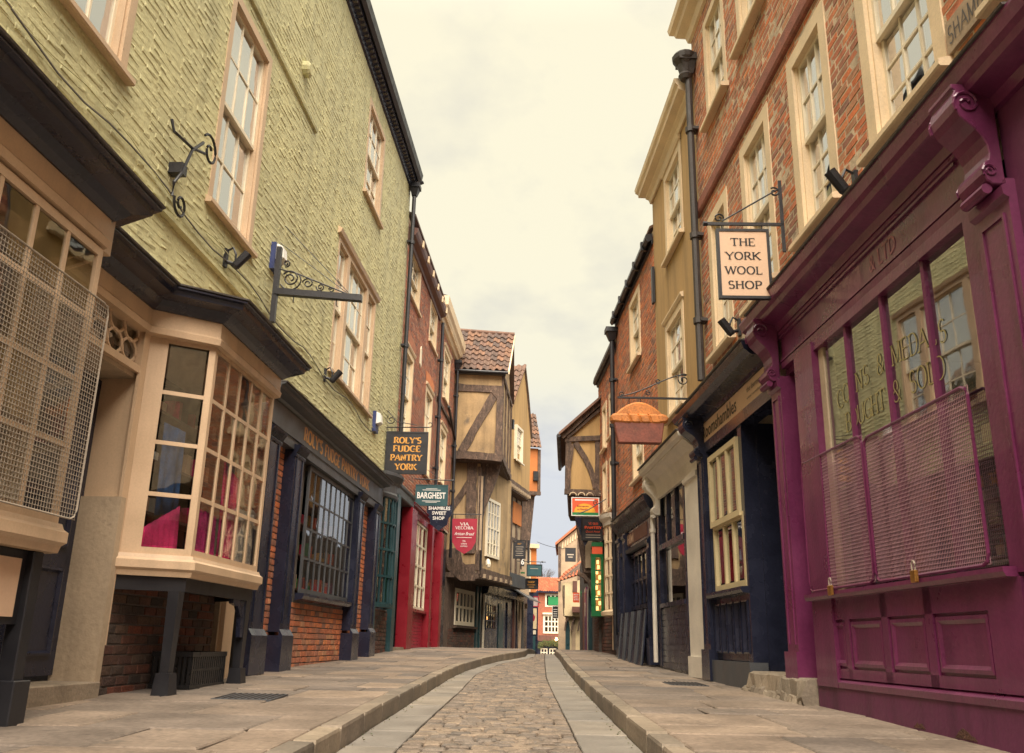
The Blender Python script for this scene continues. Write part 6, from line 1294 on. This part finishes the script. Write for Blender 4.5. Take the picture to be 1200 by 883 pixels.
# end house closing the street
EH = T(FrP(0, 75, 1, 0), (3.4, 0, -1.2), 'end_house', 'red brick house with red tiles, white windows and flowers closing the street end', 'house')
wall(EH, 2.4, 9, -1.6, 4.75, [(3.1, 4.4, 3.55, 4.6), (2.95, 4.6, 1.45, 2.95)], 0, 'brickplum', name='wall'); lining(EH, 2.5, 8.5, 0, 4.7)
grid_window(EH, 3.1, 4.4, 3.55, 4.6, 3, 1, .02, 'sash', G1, bar=.12, edge=.14); grid_window(EH, 2.95, 4.6, 1.45, 2.95, 5, 3, .05, 'sash', G1, bar=.1, edge=.16, name='bow_window')
mb = EH.mb(); mb.box(2.9, 4.65, 0, .2, 2.95, 3.08); mb.build('window_head', 'sash')
mb = EH.mb(); mb.box(3.35, 4.2, .03, .1, 3.7, 4.35); mb.build('sign_panel', 'signgreen')
pantiles(EH, (2.0, .3, 4.78), (8, .3, 4.68), (2.0, -3, 6.1), (8, -3, 6.0), 30, 10, 'tilered')
mb = EH.mb(); mb.box(1.9, 8, .2, .35, 4.66, 4.8); mb.build('gutter', 'navy')
mb = EH.mb(); mb.box(2.5, 4.9, 0, .5, -1.3, .9); mb.build('pub_front', 'navy')
mb = EH.mb(); mb.box(2.55, 4.8, .5, .55, .85, 1.3); mb.build('fascia', 'wood')
for u in (2.75, 3.45, 4.15): grid_window(EH, u, u+.55, -.35, .3, 2, 2, .56, 'sash', G1, bar=.07, edge=.08)
mb = EH.mb(); rr = random.Random(4)
for k in range(900):
    u = rr.uniform(2.5, 4.5); z = .45+rr.gauss(0, .12)+.25*math.sin((u-2.5)*1.5); v = .6+rr.uniform(0, .3); s_ = rr.uniform(.04, .09); mb.cur = rr.random()
    mb.add([(u, v, z), (u+s_, v+rr.uniform(-.05, .05), z+rr.uniform(-.03, .03)), (u+rr.uniform(-.03, .03), v, z+s_)], [(0, 1, 2)])
mb.build('flower_display', 'foliage', kind='stuff', fixn=False)
mb = EH.mb(); mb.tube([(4.0, .7, 1.15), (4.0, .7, 1.0), (4.0, .7, .88)], [.05, .14, .06], 8); mb.build('lamp', LAMP)
# bare tree behind the end house
def bare_tree():
    t = T(FrP(0, 84, 1, 0), (3.3, 0, -1.5), 'bare_tree', 'leafless tree showing above the red roof at the street end', 'tree'); rr = random.Random(12); mb = t.mb(); mb.tube([(3.3, 0, -1.5), (3.35, 0, 2), (3.3, 0, 4.5)], [.22, .17, .1], 7); mb.build('trunk', 'twig')
    mb = t.mb()
    def br(p, d, l, r, n):
        q = p+d*l; mb.tube([tuple(p), tuple((p+q)/2+Vector((rr.uniform(-.05, .05), 0, .03))), tuple(q)], [r, r*.8, r*.55], 4)
        if n:
            for _ in range(3): e = (d+Vector((rr.uniform(-.8, .8), rr.uniform(-.5, .5), rr.uniform(-.2, .5)))).normalized(); br(q, e, l*rr.uniform(.6, .85), r*.55, n-1)
    for _ in range(5): br(Vector((3.3, 0, 4.3)), Vector((rr.uniform(-.7, .7), rr.uniform(-.4, .4), 1)).normalized(), 1.0, .06, 4)
    mb.build('branches', 'twig', kind='stuff', fixn=False)
bare_tree()
# backdrop of lower roofs so the street end is closed on both sides
BK = T(FrP(0, 60, 1, 0), (-6, 0, -1), 'rear_house', 'plain brick house mass behind the left-hand shops', 'house'); mb = BK.mb(); mb.box(-14, 1.4, -6, 0, -2, 4.6); mb.build('wall', 'brickplum')

# ================================================================== SIGNS, IRONWORK, LAMPS
def sframe(y, tilt=0.): return Fr((0, y), (math.cos(tilt), math.sin(tilt)), -1)
def hsign(y, x0, x1, z0, z1, label, face, rim, texts, fr=None, poly=None, th=.035, rimw=.03, tilt=0., cat='hanging sign', name='hanging_sign', group=None, rings=True, zbar=None):
    """double-sided hanging board with a rim; texts: (kind, string, du, dz, h, width, material)"""
    fr = fr or sframe(y, tilt); t = T(fr, ((x0+x1)/2, 0, z0), name, label, cat, group)
    mb = t.mb()
    if poly: mb.hull(([(a, -th, b) for a, b in poly], [(a, 0, b) for a, b in poly]))
    else: mb.box(x0+rimw, x1-rimw, -th, 0, z0+rimw, z1-rimw)
    bd = mb.build('board', face)
    if rim:
        mb = t.mb(); mb.box(x0, x0+rimw, -th-.008, .008, z0, z1); mb.box(x1-rimw, x1, -th-.008, .008, z0, z1); mb.box(x0+rimw, x1-rimw, -th-.008, .008, z0, z0+rimw); mb.box(x0+rimw, x1-rimw, -th-.008, .008, z1-rimw, z1); mb.build('rim', rim)
    for kind, s_, cu, cz, h, wd, m in texts:
        b = t.mb()
        if kind == 'serif': serif_text(b, s_, cu, cz, h, 0, 1, .17, .09, width=wd)
        elif kind == 'slab': serif_text(b, s_, cu, cz, h, 0, 1, .26, .13, width=wd, serif=.16)
        elif kind == 'bold': sans_text(b, s_, cu, cz, h, 0, 1, wd, bold=.022)
        elif kind == 'script': sans_text(b, s_, cu, cz, h, 0, 1, wd, shear=.4)
        elif kind == 'line': b.box(cu-wd/2, cu+wd/2, .001, .003, cz-h/2, cz+h/2)
        else: sans_text(b, s_, cu, cz, h, 0, 1, wd)
        b.build('lettering', m, bd)
    if rings and zbar:
        for x in (x0+.12*(x1-x0), x1-.12*(x1-x0)): mb = t.mb(); mb.tube([(x, -th/2, z1), (x, -th/2, zbar)], .006, 5); mb.build('hook', 'black')
    return t
def bracket(fr, base, label, parts, cat='sign bracket', name='iron_bracket', m='black', group=None):
    t = T(fr, base, name, label, cat, group)
    for nm, f in parts: mb = t.mb(); f(mb); mb.build(nm, m)
    return t
# York wool shop sign ------------------------------------------------------------
hsign(7.6, 1.885, 2.375, 3.64, 4.34, 'cream hanging sign with a black frame reading THE YORK WOOL SHOP', 'signcream', 'signblack', [
    ('serif', 'THE', 2.13, 4.205, .075, .235, 'letb'), ('serif', 'YORK', 2.125, 4.065, .075, .325, 'letb'), ('serif', 'WOOL', 2.125, 3.92, .075, .345, 'letb'), ('serif', 'SHOP', 2.13, 3.775, .075, .315, 'letb')], tilt=-.02, zbar=4.40, rimw=.026)
bracket(sframe(7.6, -.02), (2.5, 0, 4.2), 'black iron bar bracket holding the cream wool shop sign', [
    ('bar', lambda b: (b.box(1.78, 2.53, -.03, -.01, 4.385, 4.415), b.tube([(1.77, -.02, 4.40), (1.81, -.02, 4.40)], .024, 8))),
    ('back_bar', lambda b: b.box(2.50, 2.53, -.03, -.01, 4.12, 4.86)),
    ('stay', lambda b: (b.tube([(1.95, -.02, 4.43), (2.51, -.02, 4.78)], .008), b.tube([(x, -.02, z) for x, z in spiral(1.92, 4.46, .05, .012, -.6, 1.3)], .008), b.tube([(x, -.02, z) for x, z in spiral(2.46, 4.74, .05, .012, 2.2, -1.3)], .009)))])
# pie sign ---------------------------------------------------------------------------
PI = T(sframe(11.8), (1.75, 0, 3.2), 'pie_sign', 'pie-shaped hanging sign with a crusty golden lid above a maroon case', 'hanging sign'); mb = PI.mb()
mb.hull(([(1.46, -.06, 3.21), (2.045, -.06, 3.21), (2.09, -.06, 3.50), (1.40, -.06, 3.50)], [(1.46, .06, 3.21), (2.045, .06, 3.21), (2.09, .06, 3.50), (1.40, .06, 3.50)])); mb.build('pie_case', 'pieside', bevel=.012)
mb = PI.mb(); pts = [(1.41+.68*k/14, 3.59+.20*math.sin(math.pi*k/14)**.8) for k in range(15)]; mb.hull(([(a, -.05, b) for a, b in pts], [(a, .05, b) for a, b in pts])); mb.build('pie_lid', 'rust', bevel=.025)
for k in range(6):
    mb = PI.mb(); a = 1.35+.135*k; pts = [(a+.0, 3.50), (a+.02, 3.475), (a+.15, 3.48), (a+.185, 3.51), (a+.16, 3.585), (a+.13, 3.615), (a+.02, 3.62), (a-.012 if k else a-.005, 3.57)]
    if k == 0: pts = [(1.37, 3.49), (1.53, 3.48), (1.535, 3.61), (1.42, 3.62), (1.36, 3.60), (1.345, 3.545)]
    elif k == 5: pts = [(2.0, 3.48), (2.12, 3.495), (2.155, 3.54), (2.14, 3.595), (2.07, 3.62), (1.97, 3.61)]
    else: pts = [(a-.02+.04, 3.475), (a+.175, 3.475), (a+.12, 3.62), (a-.03, 3.62)]
    mb.hull(([(x, -.075, z) for x, z in pts], [(x, .08, z) for x, z in pts])); mb.build('crust_fold', 'rust', bevel=.03)
mb = PI.mb(); [mb.tube([(x, .0, 3.62+.18*math.sin(math.pi*(x-1.44)/.62)-.02), (x, 0, 3.84)], .006) for x in (1.62, 1.78, 1.95)]; mb.build('hook', 'black')
bracket(sframe(11.8), (2.5, 0, 3.9), 'long black scrolled iron bracket above the pie sign', [
    ('bar', lambda b: b.box(1.46, 2.46, -.015, .015, 3.845, 3.87)), ('back_bar', lambda b: b.box(2.47, 2.50, -.015, .015, 3.84, 4.26)),
    ('scroll', lambda b: (b.tube([(1.5+.8*k/10, 0, 3.88+.31*math.sin(k/10*1.57)*(.25+.75*k/10)) for k in range(11)]+[(2.36, 0, 4.20), (2.42, 0, 4.19)], .009), b.tube([(x, 0, z) for x, z in spiral(2.38, 4.13, .09, .02, .9, 1.5)], .009),
        b.tube([(x, 0, z) for x, z in spiral(2.02, 4.10, .04, .01, -1.5, 1.2)], .008), b.tube([(x, 0, z) for x, z in spiral(1.89, 3.93, .04, .01, 1.5, 1.2)], .008), b.tube([(x, 0, z) for x, z in spiral(1.52, 3.91, .04, .01, -1.5, -1.2)], .008)))])
# Roly's sign ----------------------------------------------------------------------------
hsign(17, -2.435, -1.615, 3.68, 4.52, "dark square hanging sign reading ROLY'S FUDGE PANTRY YORK in gold", 'signblack', 'signblack', [
    ('slab', "ROLY'S", -2.01, 4.345, .115, .54, 'gold'), ('slab', 'FUDGE', -2.015, 4.18, .115, .54, 'gold'), ('slab', 'PANTRY', -2.02, 4.0, .115, .62, 'gold'), ('slab', 'YORK', -2.02, 3.82, .115, .42, 'gold')], zbar=4.6)
bracket(sframe(17), (-2.45, 0, 4.6), 'small black scrolled bracket above the fudge pantry sign', [
    ('bar', lambda b: (b.tube([(-2.62, -.02, 4.60), (-1.60, -.02, 4.62)], .012), b.tube([(x, -.02, z) for x, z in spiral(-1.60, 4.68, .06, .02, -1.5, .7)], .01))),
    ('scroll', lambda b: (b.tube([(-2.45, -.02, 4.95), (-2.25, -.02, 4.72), (-1.85, -.02, 4.66)], .009), b.tube([(x, -.02, z) for x, z in spiral(-2.36, 4.76, .1, .02, 2.2, 1.4)], .01)))])
hsign(20.5, -2.185, -1.43, 3.59, 4.08, 'teal hanging sign reading BARGHEST in pale letters', 'signteal', 'signteal', [('bold', 'BARGHEST', -1.81, 3.83, .15, .66, 'letw'), ('line', '', -1.81, 3.955, .012, .42, 'letw'), ('line', '', -1.81, 3.985, .01, .26, 'letw'), ('line', '', -1.81, 3.70, .012, .42, 'letw'), ('line', '', -1.81, 3.672, .01, .26, 'letw')], zbar=4.19, rimw=.02)
bracket(sframe(20.5), (-2.2, 0, 4.2), 'black iron rod holding the teal hanging sign', [('bar', lambda b: (b.tube([(-2.4, -.02, 4.22), (-1.33, -.02, 4.19)], .014), b.tube([(-1.36, -.02, 4.19), (-1.30, -.02, 4.19)], .028), b.tube([(-2.2, -.02, 4.6), (-1.6, -.02, 4.22)], .006)))])
sp = [(-2.04, 3.83), (-1.42, 3.83), (-1.42, 3.60), (-1.50, 3.50), (-1.52, 3.36), (-1.73, 3.20), (-1.94, 3.36), (-1.96, 3.50), (-2.04, 3.60)]
hsign(22, -2.04, -1.42, 3.2, 3.83, 'dark blue shaped hanging sign reading SHAMBLES SWEET SHOP', 'navy', None, [('bold', 'SHAMBLES', -1.73, 3.755, .085, .54, 'letw'), ('bold', 'SWEET', -1.73, 3.635, .085, .35, 'letw'), ('bold', 'SHOP', -1.74, 3.51, .085, .29, 'letw')], poly=sp, rings=False)
vp = [(-1.65, 4.04), (-.92, 4.05), (-.95, 3.38), (-1.06, 3.17), (-1.28, 3.03), (-1.5, 3.16), (-1.63, 3.36)]
hsign(26, -1.65, -.92, 3.03, 4.05, 'crimson shield shaped hanging sign reading VIA VECCHIA Artisan Bread', 'signred', None, [('serif', 'VIA', -1.29, 3.89, .085, .25, 'letw'), ('serif', 'VECCHIA', -1.29, 3.78, .085, .52, 'letw'), ('script', 'Artisan Bread', -1.29, 3.61, .09, .58, 'letw'), ('line', '', -1.29, 3.50, .012, .44, 'letw'), ('sans', 'TEL', -1.29, 3.40, .045, .10, 'letw'), ('sans', '07834', -1.29, 3.32, .04, .17, 'letw'), ('sans', '627555', -1.29, 3.25, .04, .2, 'letw')], poly=vp, zbar=4.16)
bracket(sframe(26), (-1.8, 0, 4.1), 'thin iron rod holding the crimson shield sign', [('bar', lambda b: b.tube([(-1.85, -.02, 4.17), (-.8, -.02, 4.18)], .014))])
# large old bracket with a beam -------------------------------------------------------------
def big(b):
    b.hull(([(-2.78, -.05, 4.40), (-1.76, -.05, 4.335), (-1.76, .03, 4.335), (-2.78, .03, 4.40)], [(-2.78, -.05, 4.475), (-1.76, -.05, 4.41), (-1.76, .03, 4.41), (-2.78, .03, 4.475)]))
bracket(sframe(9.6), (-2.8, 0, 4.4), 'large black iron sign bracket with scrollwork and a square beam on the green wall', [
    ('beam', big), ('back_bar', lambda b: b.box(-2.80, -2.745, -.05, .02, 4.06, 5.0)),
    ('scroll', lambda b: (b.tube([(-2.74, 0, 4.72), (-2.68, 0, 4.70), (-2.55, 0, 4.67), (-2.3, 0, 4.57), (-1.95, 0, 4.43)], .009), b.tube([(x, 0, z) for x, z in spiral(-2.61, 4.60, .10, .03, 2.6, -1.6, 30)], .010), b.tube([(x, 0, z) for x, z in spiral(-2.60, 4.585, .13, .11, 3.6, .55)], .009),
        b.tube([(x, 0, z) for x, z in spiral(-2.40, 4.545, .065, .015, 3.0, -1.5, 24)], .009), b.tube([(x, 0, z) for x, z in spiral(-2.25, 4.50, .05, .012, 3.0, 1.5, 24)], .008), b.tube([(x, 0, z) for x, z in spiral(-2.12, 4.47, .035, .01, 3.0, -1.4, 20)], .007), b.tube([(x, 0, z) for x, z in spiral(-2.67, 4.79, .045, .012, 4.4, 1.4)], .009))),
    ('stay', lambda b: (b.tube([(-2.82, -.3, 5.42), (-1.92, 0, 4.44)], .005), b.tube([(-2.80, -.1, 5.10), (-1.94, 0, 4.44)], .005))),
    ('ring', lambda b: (b.tube([(-2.55, 0, 4.38), (-2.55, 0, 4.30)], .006), b.tube([(-2.05, 0, 4.35), (-2.05, 0, 4.28), (-2.03, 0, 4.26)], .006)))])
SB = T(FL, (7.0, .1, 4.2), 'iron_bracket', 'small rusty scrolled bracket with no sign on the green wall above the door', 'sign bracket')
mb = SB.mb(); mb.tube([(6.75, .10, 4.87), (6.78, .12, 4.77), (7.14, .13, 4.82), (7.40, .13, 4.92)], .014); mb.build('arm', 'black')
mb = SB.mb(); mb.tube([(6.95, .10, 4.24), (6.93, .11, 4.36), (7.01, .13, 4.50), (7.14, .13, 4.80), (7.34, .13, 5.0)], .015); mb.build('brace', 'black')
mb = SB.mb(); mb.tube([(a, .13, b) for a, b in spiral(7.50, 5.0, .17, .03, 2.6, -1.3)], .013); mb.tube([(a, .12, b) for a, b in spiral(7.08, 4.22, .13, .02, 3.0, 1.4)], .013); mb.build('scroll', 'black', kind='stuff')
mb = SB.mb(); mb.box(7.0, 7.1, .0, .13, 4.50, 4.60); mb.build('stop', 'black')
# far left signs ---------------------------------------------------------------------------------
hsign(30, .16, .58, 3.29, 3.91, 'dark shaped hanging sign with faint gold writing below the orange plaster', 'signblack', 'plastic', [('sans', 'EST', .37, 3.78, .05, .12, 'gold')]+[('line', '', .37, 3.68-.07*k, .016, .26-.05*(k % 2), 'wirec') for k in range(5)], poly=[(.18, 3.32), (.56, 3.32), (.56, 3.8), (.45, 3.88), (.29, 3.88), (.18, 3.8)])
hsign(33, .44, .62, 3.27, 3.63, 'tiny black sign with a white 6 shaped mark', 'signblack', None, [('bold', '6', .53, 3.46, .22, .12, 'letw')])
hsign(33.5, .42, .68, 2.97, 3.25, 'small pale green square hanging sign', 'fawn', None, [('line', '', .55, 3.1, .05, .15, 'gshop')])
hsign(34, .70, 1.29, 3.01, 3.46, 'large dark teal hanging sign on a long rod above the ornate black sign', 'signteal', 'signblack', [('line', '', .98, 3.30, .02, .3, 'wirec')], zbar=3.56)
bracket(sframe(34), (.5, 0, 3.5), 'long rod with a small finial holding the dark teal sign', [('bar', lambda b: (b.tube([(.3, -.02, 3.57), (1.42, -.02, 3.55)], .016), b.tube([(1.26, -.02, 3.555), (1.32, -.02, 3.555)], .035))), ('post', lambda b: b.box(.72, .80, -.05, .0, 3.5, 4.35))])
hsign(34.6, .62, 1.17, 2.58, 2.98, 'ornate black hanging sign with gold lettering below the dark teal sign', 'signblack', 'plastic', [('slab', 'SHOP', .9, 2.84, .07, .26, 'gold'), ('line', '', .9, 2.74, .025, .3, 'gold'), ('line', '', .9, 2.66, .02, .2, 'gold')])
hsign(47, 1.05, 1.62, 2.42, 2.95, 'pink and white rounded sign with a red border near the street end', 'paper', 'signred', [], rimw=.05)
# far right signs ---------------------------------------------------------------------------------
OS = hsign(20.0, 1.40, 2.03, 3.36, 3.78, 'orange and yellow hanging sign with a green band below a white edge', 'signal', 'letw', [('bold', 'Mangoes', 1.66, 3.575, .045, .26, 'signred'), ('bold', 'on Shambles', 1.66, 3.51, .045, .26, 'signred'), ('line', '', 1.7, 3.72, .03, .44, 'letw')], rimw=.018)
mb = OS.mb(); pts = [(1.70+.24*math.cos(a), 3.44+.20*math.sin(a)) for a in [math.pi*k/14 for k in range(15)]]; mb.hull(([(a, -.001, b) for a, b in pts], [(a, .0025, b) for a, b in pts])); mb.build('sun_shape', 'signyel')
mb = OS.mb(); mb.box(1.42, 2.01, -.001, .003, 3.378, 3.44); mb.build('green_band', 'signgreen')
bracket(sframe(19.9), (2.1, 0, 3.5), 'thin ornate iron bracket crossing the orange sign', [('arm', lambda b: (b.tube([(2.25, .03, 3.78), (1.75, .03, 3.47), (1.52, .03, 3.38)], .012), b.tube([(x, .03, z) for x, z in spiral(1.93, 3.64, .06, .015, .5, 1.4)], .01)))])
YS_ = hsign(20.6, 1.67, 2.18, 2.88, 3.42, 'dark hanging sign with orange old style lettering under the orange sign', 'signblack', 'plastic', [('serif', 'YE OLD', 1.95, 3.27, .05, .22, 'signal'), ('slab', 'PANTRY', 1.95, 3.18, .06, .4, 'signal'), ('script', 'Quick Food', 1.94, 3.085, .05, .33, 'signal'), ('line', '', 1.94, 3.01, .016, .34, 'wirec'), ('line', '', 1.94, 2.955, .016, .34, 'wirec')])
mb = YS_.mb(); mb.hull(([(1.52, -.06, 3.42), (2.2, -.06, 3.42), (1.75, -.06, 2.75)], [(1.52, -.05, 3.42), (2.2, -.05, 3.42), (1.75, -.05, 2.75)])); mb.build('back_panel', 'navy')
hsign(47.5, 3.0, 3.56, 4.78, 5.5, 'dark plaque hanging on the brown house', 'signblack', 'plastic', [('line', '', 3.28, 5.15, .06, .34, 'wirec'), ('line', '', 3.28, 5.02, .05, .24, 'wirec')])
hsign(36, 2.56, 2.87, 2.16, 2.60, 'small bright orange hanging sign by the cream house', 'signal', None, [('line', '', 2.71, 2.5-.07*k, .02, .2, 'letw') for k in range(4)])
hsign(36.3, 2.92, 3.26, 2.30, 2.78, 'green shield shaped hanging sign with a gold mark', 'signgreen', None, [('line', '', 3.1, 2.55, .14, .08, 'gold')], poly=[(2.96, 2.74), (3.26, 2.78), (3.28, 2.4), (3.14, 2.28), (2.94, 2.42), (2.90, 2.6)])
hsign(37, 3.05, 3.35, 1.95, 2.22, 'small grey board below the green shield sign', 'grey', None, [])
hsign(52, 2.55, 2.92, 2.0, 2.7, 'small dark hanging board with white lines at the street end', 'signblack', 'letw', [('line', '', 2.74, 2.5-.12*k, .03, .22, 'letw') for k in range(4)])
# overhead wire
wr = T(sframe(44), (1.9, 0, 5), 'overhead_wire', 'thin wire strung across the street near its far end', 'wire'); mb = wr.mb(); mb.tube([(1.4+.15*k, -.1*k, 5.32+.01*(k-5)**2*.3-.02*k) for k in range(11)], .012, 5); mb.build('wire', 'plastic')
# lamps, alarm boxes ------------------------------------------------------------------------------
def spot(fr, u, z, label, flip=1, k=1.):
    t = T(fr, (u, 0, z), 'spotlight', label, 'spotlight', 'small black spotlights on the walls'); mb = t.mb()
    mb.box(u-.03, u+.03, 0, .03, z-.08, z+.12); mb.tube([(u, .02, z+.10), (u+.01, .08, z+.14), (u, .12, z+.06), (u, .12, z)], .012); mb.tube([(u, .03, z-.02), (u+.02*flip, .10, z-.04)], .02); mb.build('arm', 'black')
    mb = t.mb(); a = Vector((u+.02*flip, .10, z-.08)); b = a+Vector((.02*flip, .13, .17)); d = (b-a).normalized(); mb.tube([tuple(a), tuple(a+d*.03), tuple(b)], [.032, .045, .048], 10); mb.build('head', 'black'); return t
spot(FL, 8.43, 4.30, 'black spotlight below the tall green wall window, left of the large bracket'); spot(FL, 12.41, 4.25, 'black spotlight below the triple window on the green wall')
spot(FR, 6.13, 4.02, 'black spotlight on the red brick between two cream windows above the plum shop', -1); spot(FR, 9.3, 3.98, 'black spotlight just under the wool shop sign', -1)
def alarm(u, z, label, s_=1.):
    t = T(FL, (u, 0, z), 'alarm_box', label, 'alarm box', 'white and blue alarm boxes on the green wall'); mb = t.mb(); w_, h = .13*s_, .17*s_
    mb.hull(([(u-w_, .0, z-h), (u+w_, .0, z-h), (u+w_, .0, z+h), (u-w_, 0, z+h)], [(u-w_, .06, z-h), (u+w_, .06, z-h), (u+w_, .06, z+h), (u-w_, .06, z+h)])); mb.build('back_box', 'cobalt')
    mb = t.mb(); mb.hull(([(u-w_*.9, .061, z-h*.3), (u+w_*.9, .061, z-h*.3), (u+w_*.9, .061, z+h*.95), (u-w_*.9, .061, z+h*.95)], [(u-w_*.6, .15, z-h*.1), (u+w_*.6, .15, z-h*.1), (u+w_*.6, .13, z+h*.8), (u-w_*.6, .13, z+h*.8)])); mb.build('cover', 'letw', bevel=.01)
alarm(9.85, 4.95, 'white and blue alarm box beside the large iron bracket'); alarm(15.9, 4.42, 'white and blue alarm box above the fudge shop cornice', 1.1)
# fallen leaf scraps and small dirt along the gutters
rr = random.Random(21)
coll = []
for k in range(160):
    y = rr.uniform(4.5, 16); side = rr.random() < .5
    x = (itp(KL, y)+rr.uniform(.01, .09)) if side else (itp(KRr, y)-rr.uniform(.01, .09)); z = smooth_z(y)-.113; s_ = rr.uniform(.006, .018); a = rr.uniform(0, 6.28)
    coll.append(([(x, y, z), (x+s_*math.cos(a), y+s_*math.sin(a), z+.004), (x+s_*math.cos(a+1.3), y+s_*math.sin(a+1.3), z+.006), (x, y, z+.006)], [(0, 1, 2), (0, 2, 3)]))
joined('litter', road, coll, 'foliage')

# ---- the street behind the camera (unseen; added to keep open sky out of window reflections) -------------------------------
for fr, lab, a in ((FL, 'plain brick house continuing the left side of the street behind the camera', -18), (FR, 'plain brick house continuing the right side of the street behind the camera', -18)):
    t = T(fr, (a/2-1.5, 0, 0), 'rear_house', lab, 'house'); hs = [(a+2+3*i, a+3.1+3*i, z, z+1.7) for i in range(4) for z in (1.0, 4.2, 7.0)]
    wall(t, a, -3.02, -.3, 9.6, hs, 0, 'brickplum'); lining(t, a, -3.1, 0, 9.5)
    for h in hs: sash(t, *h, 2, (1, 1), fm='stone')
t = T(FrP(0, -18.5, 1, 0, 1), (0, 0, -.1), 'rear_house', 'unseen rendered house added to close the street behind the camera', 'house'); hs = [(-3.4+2.6*i, -2.2+2.6*i, z, z+1.6) for i in range(3) for z in (1.0, 4.0, 6.6)]
wall(t, -6, 6, -.4, 9.0, hs, 0, 'fawn')
for h in hs: sash(t, *h, 2, (1, 1), fm='stone')
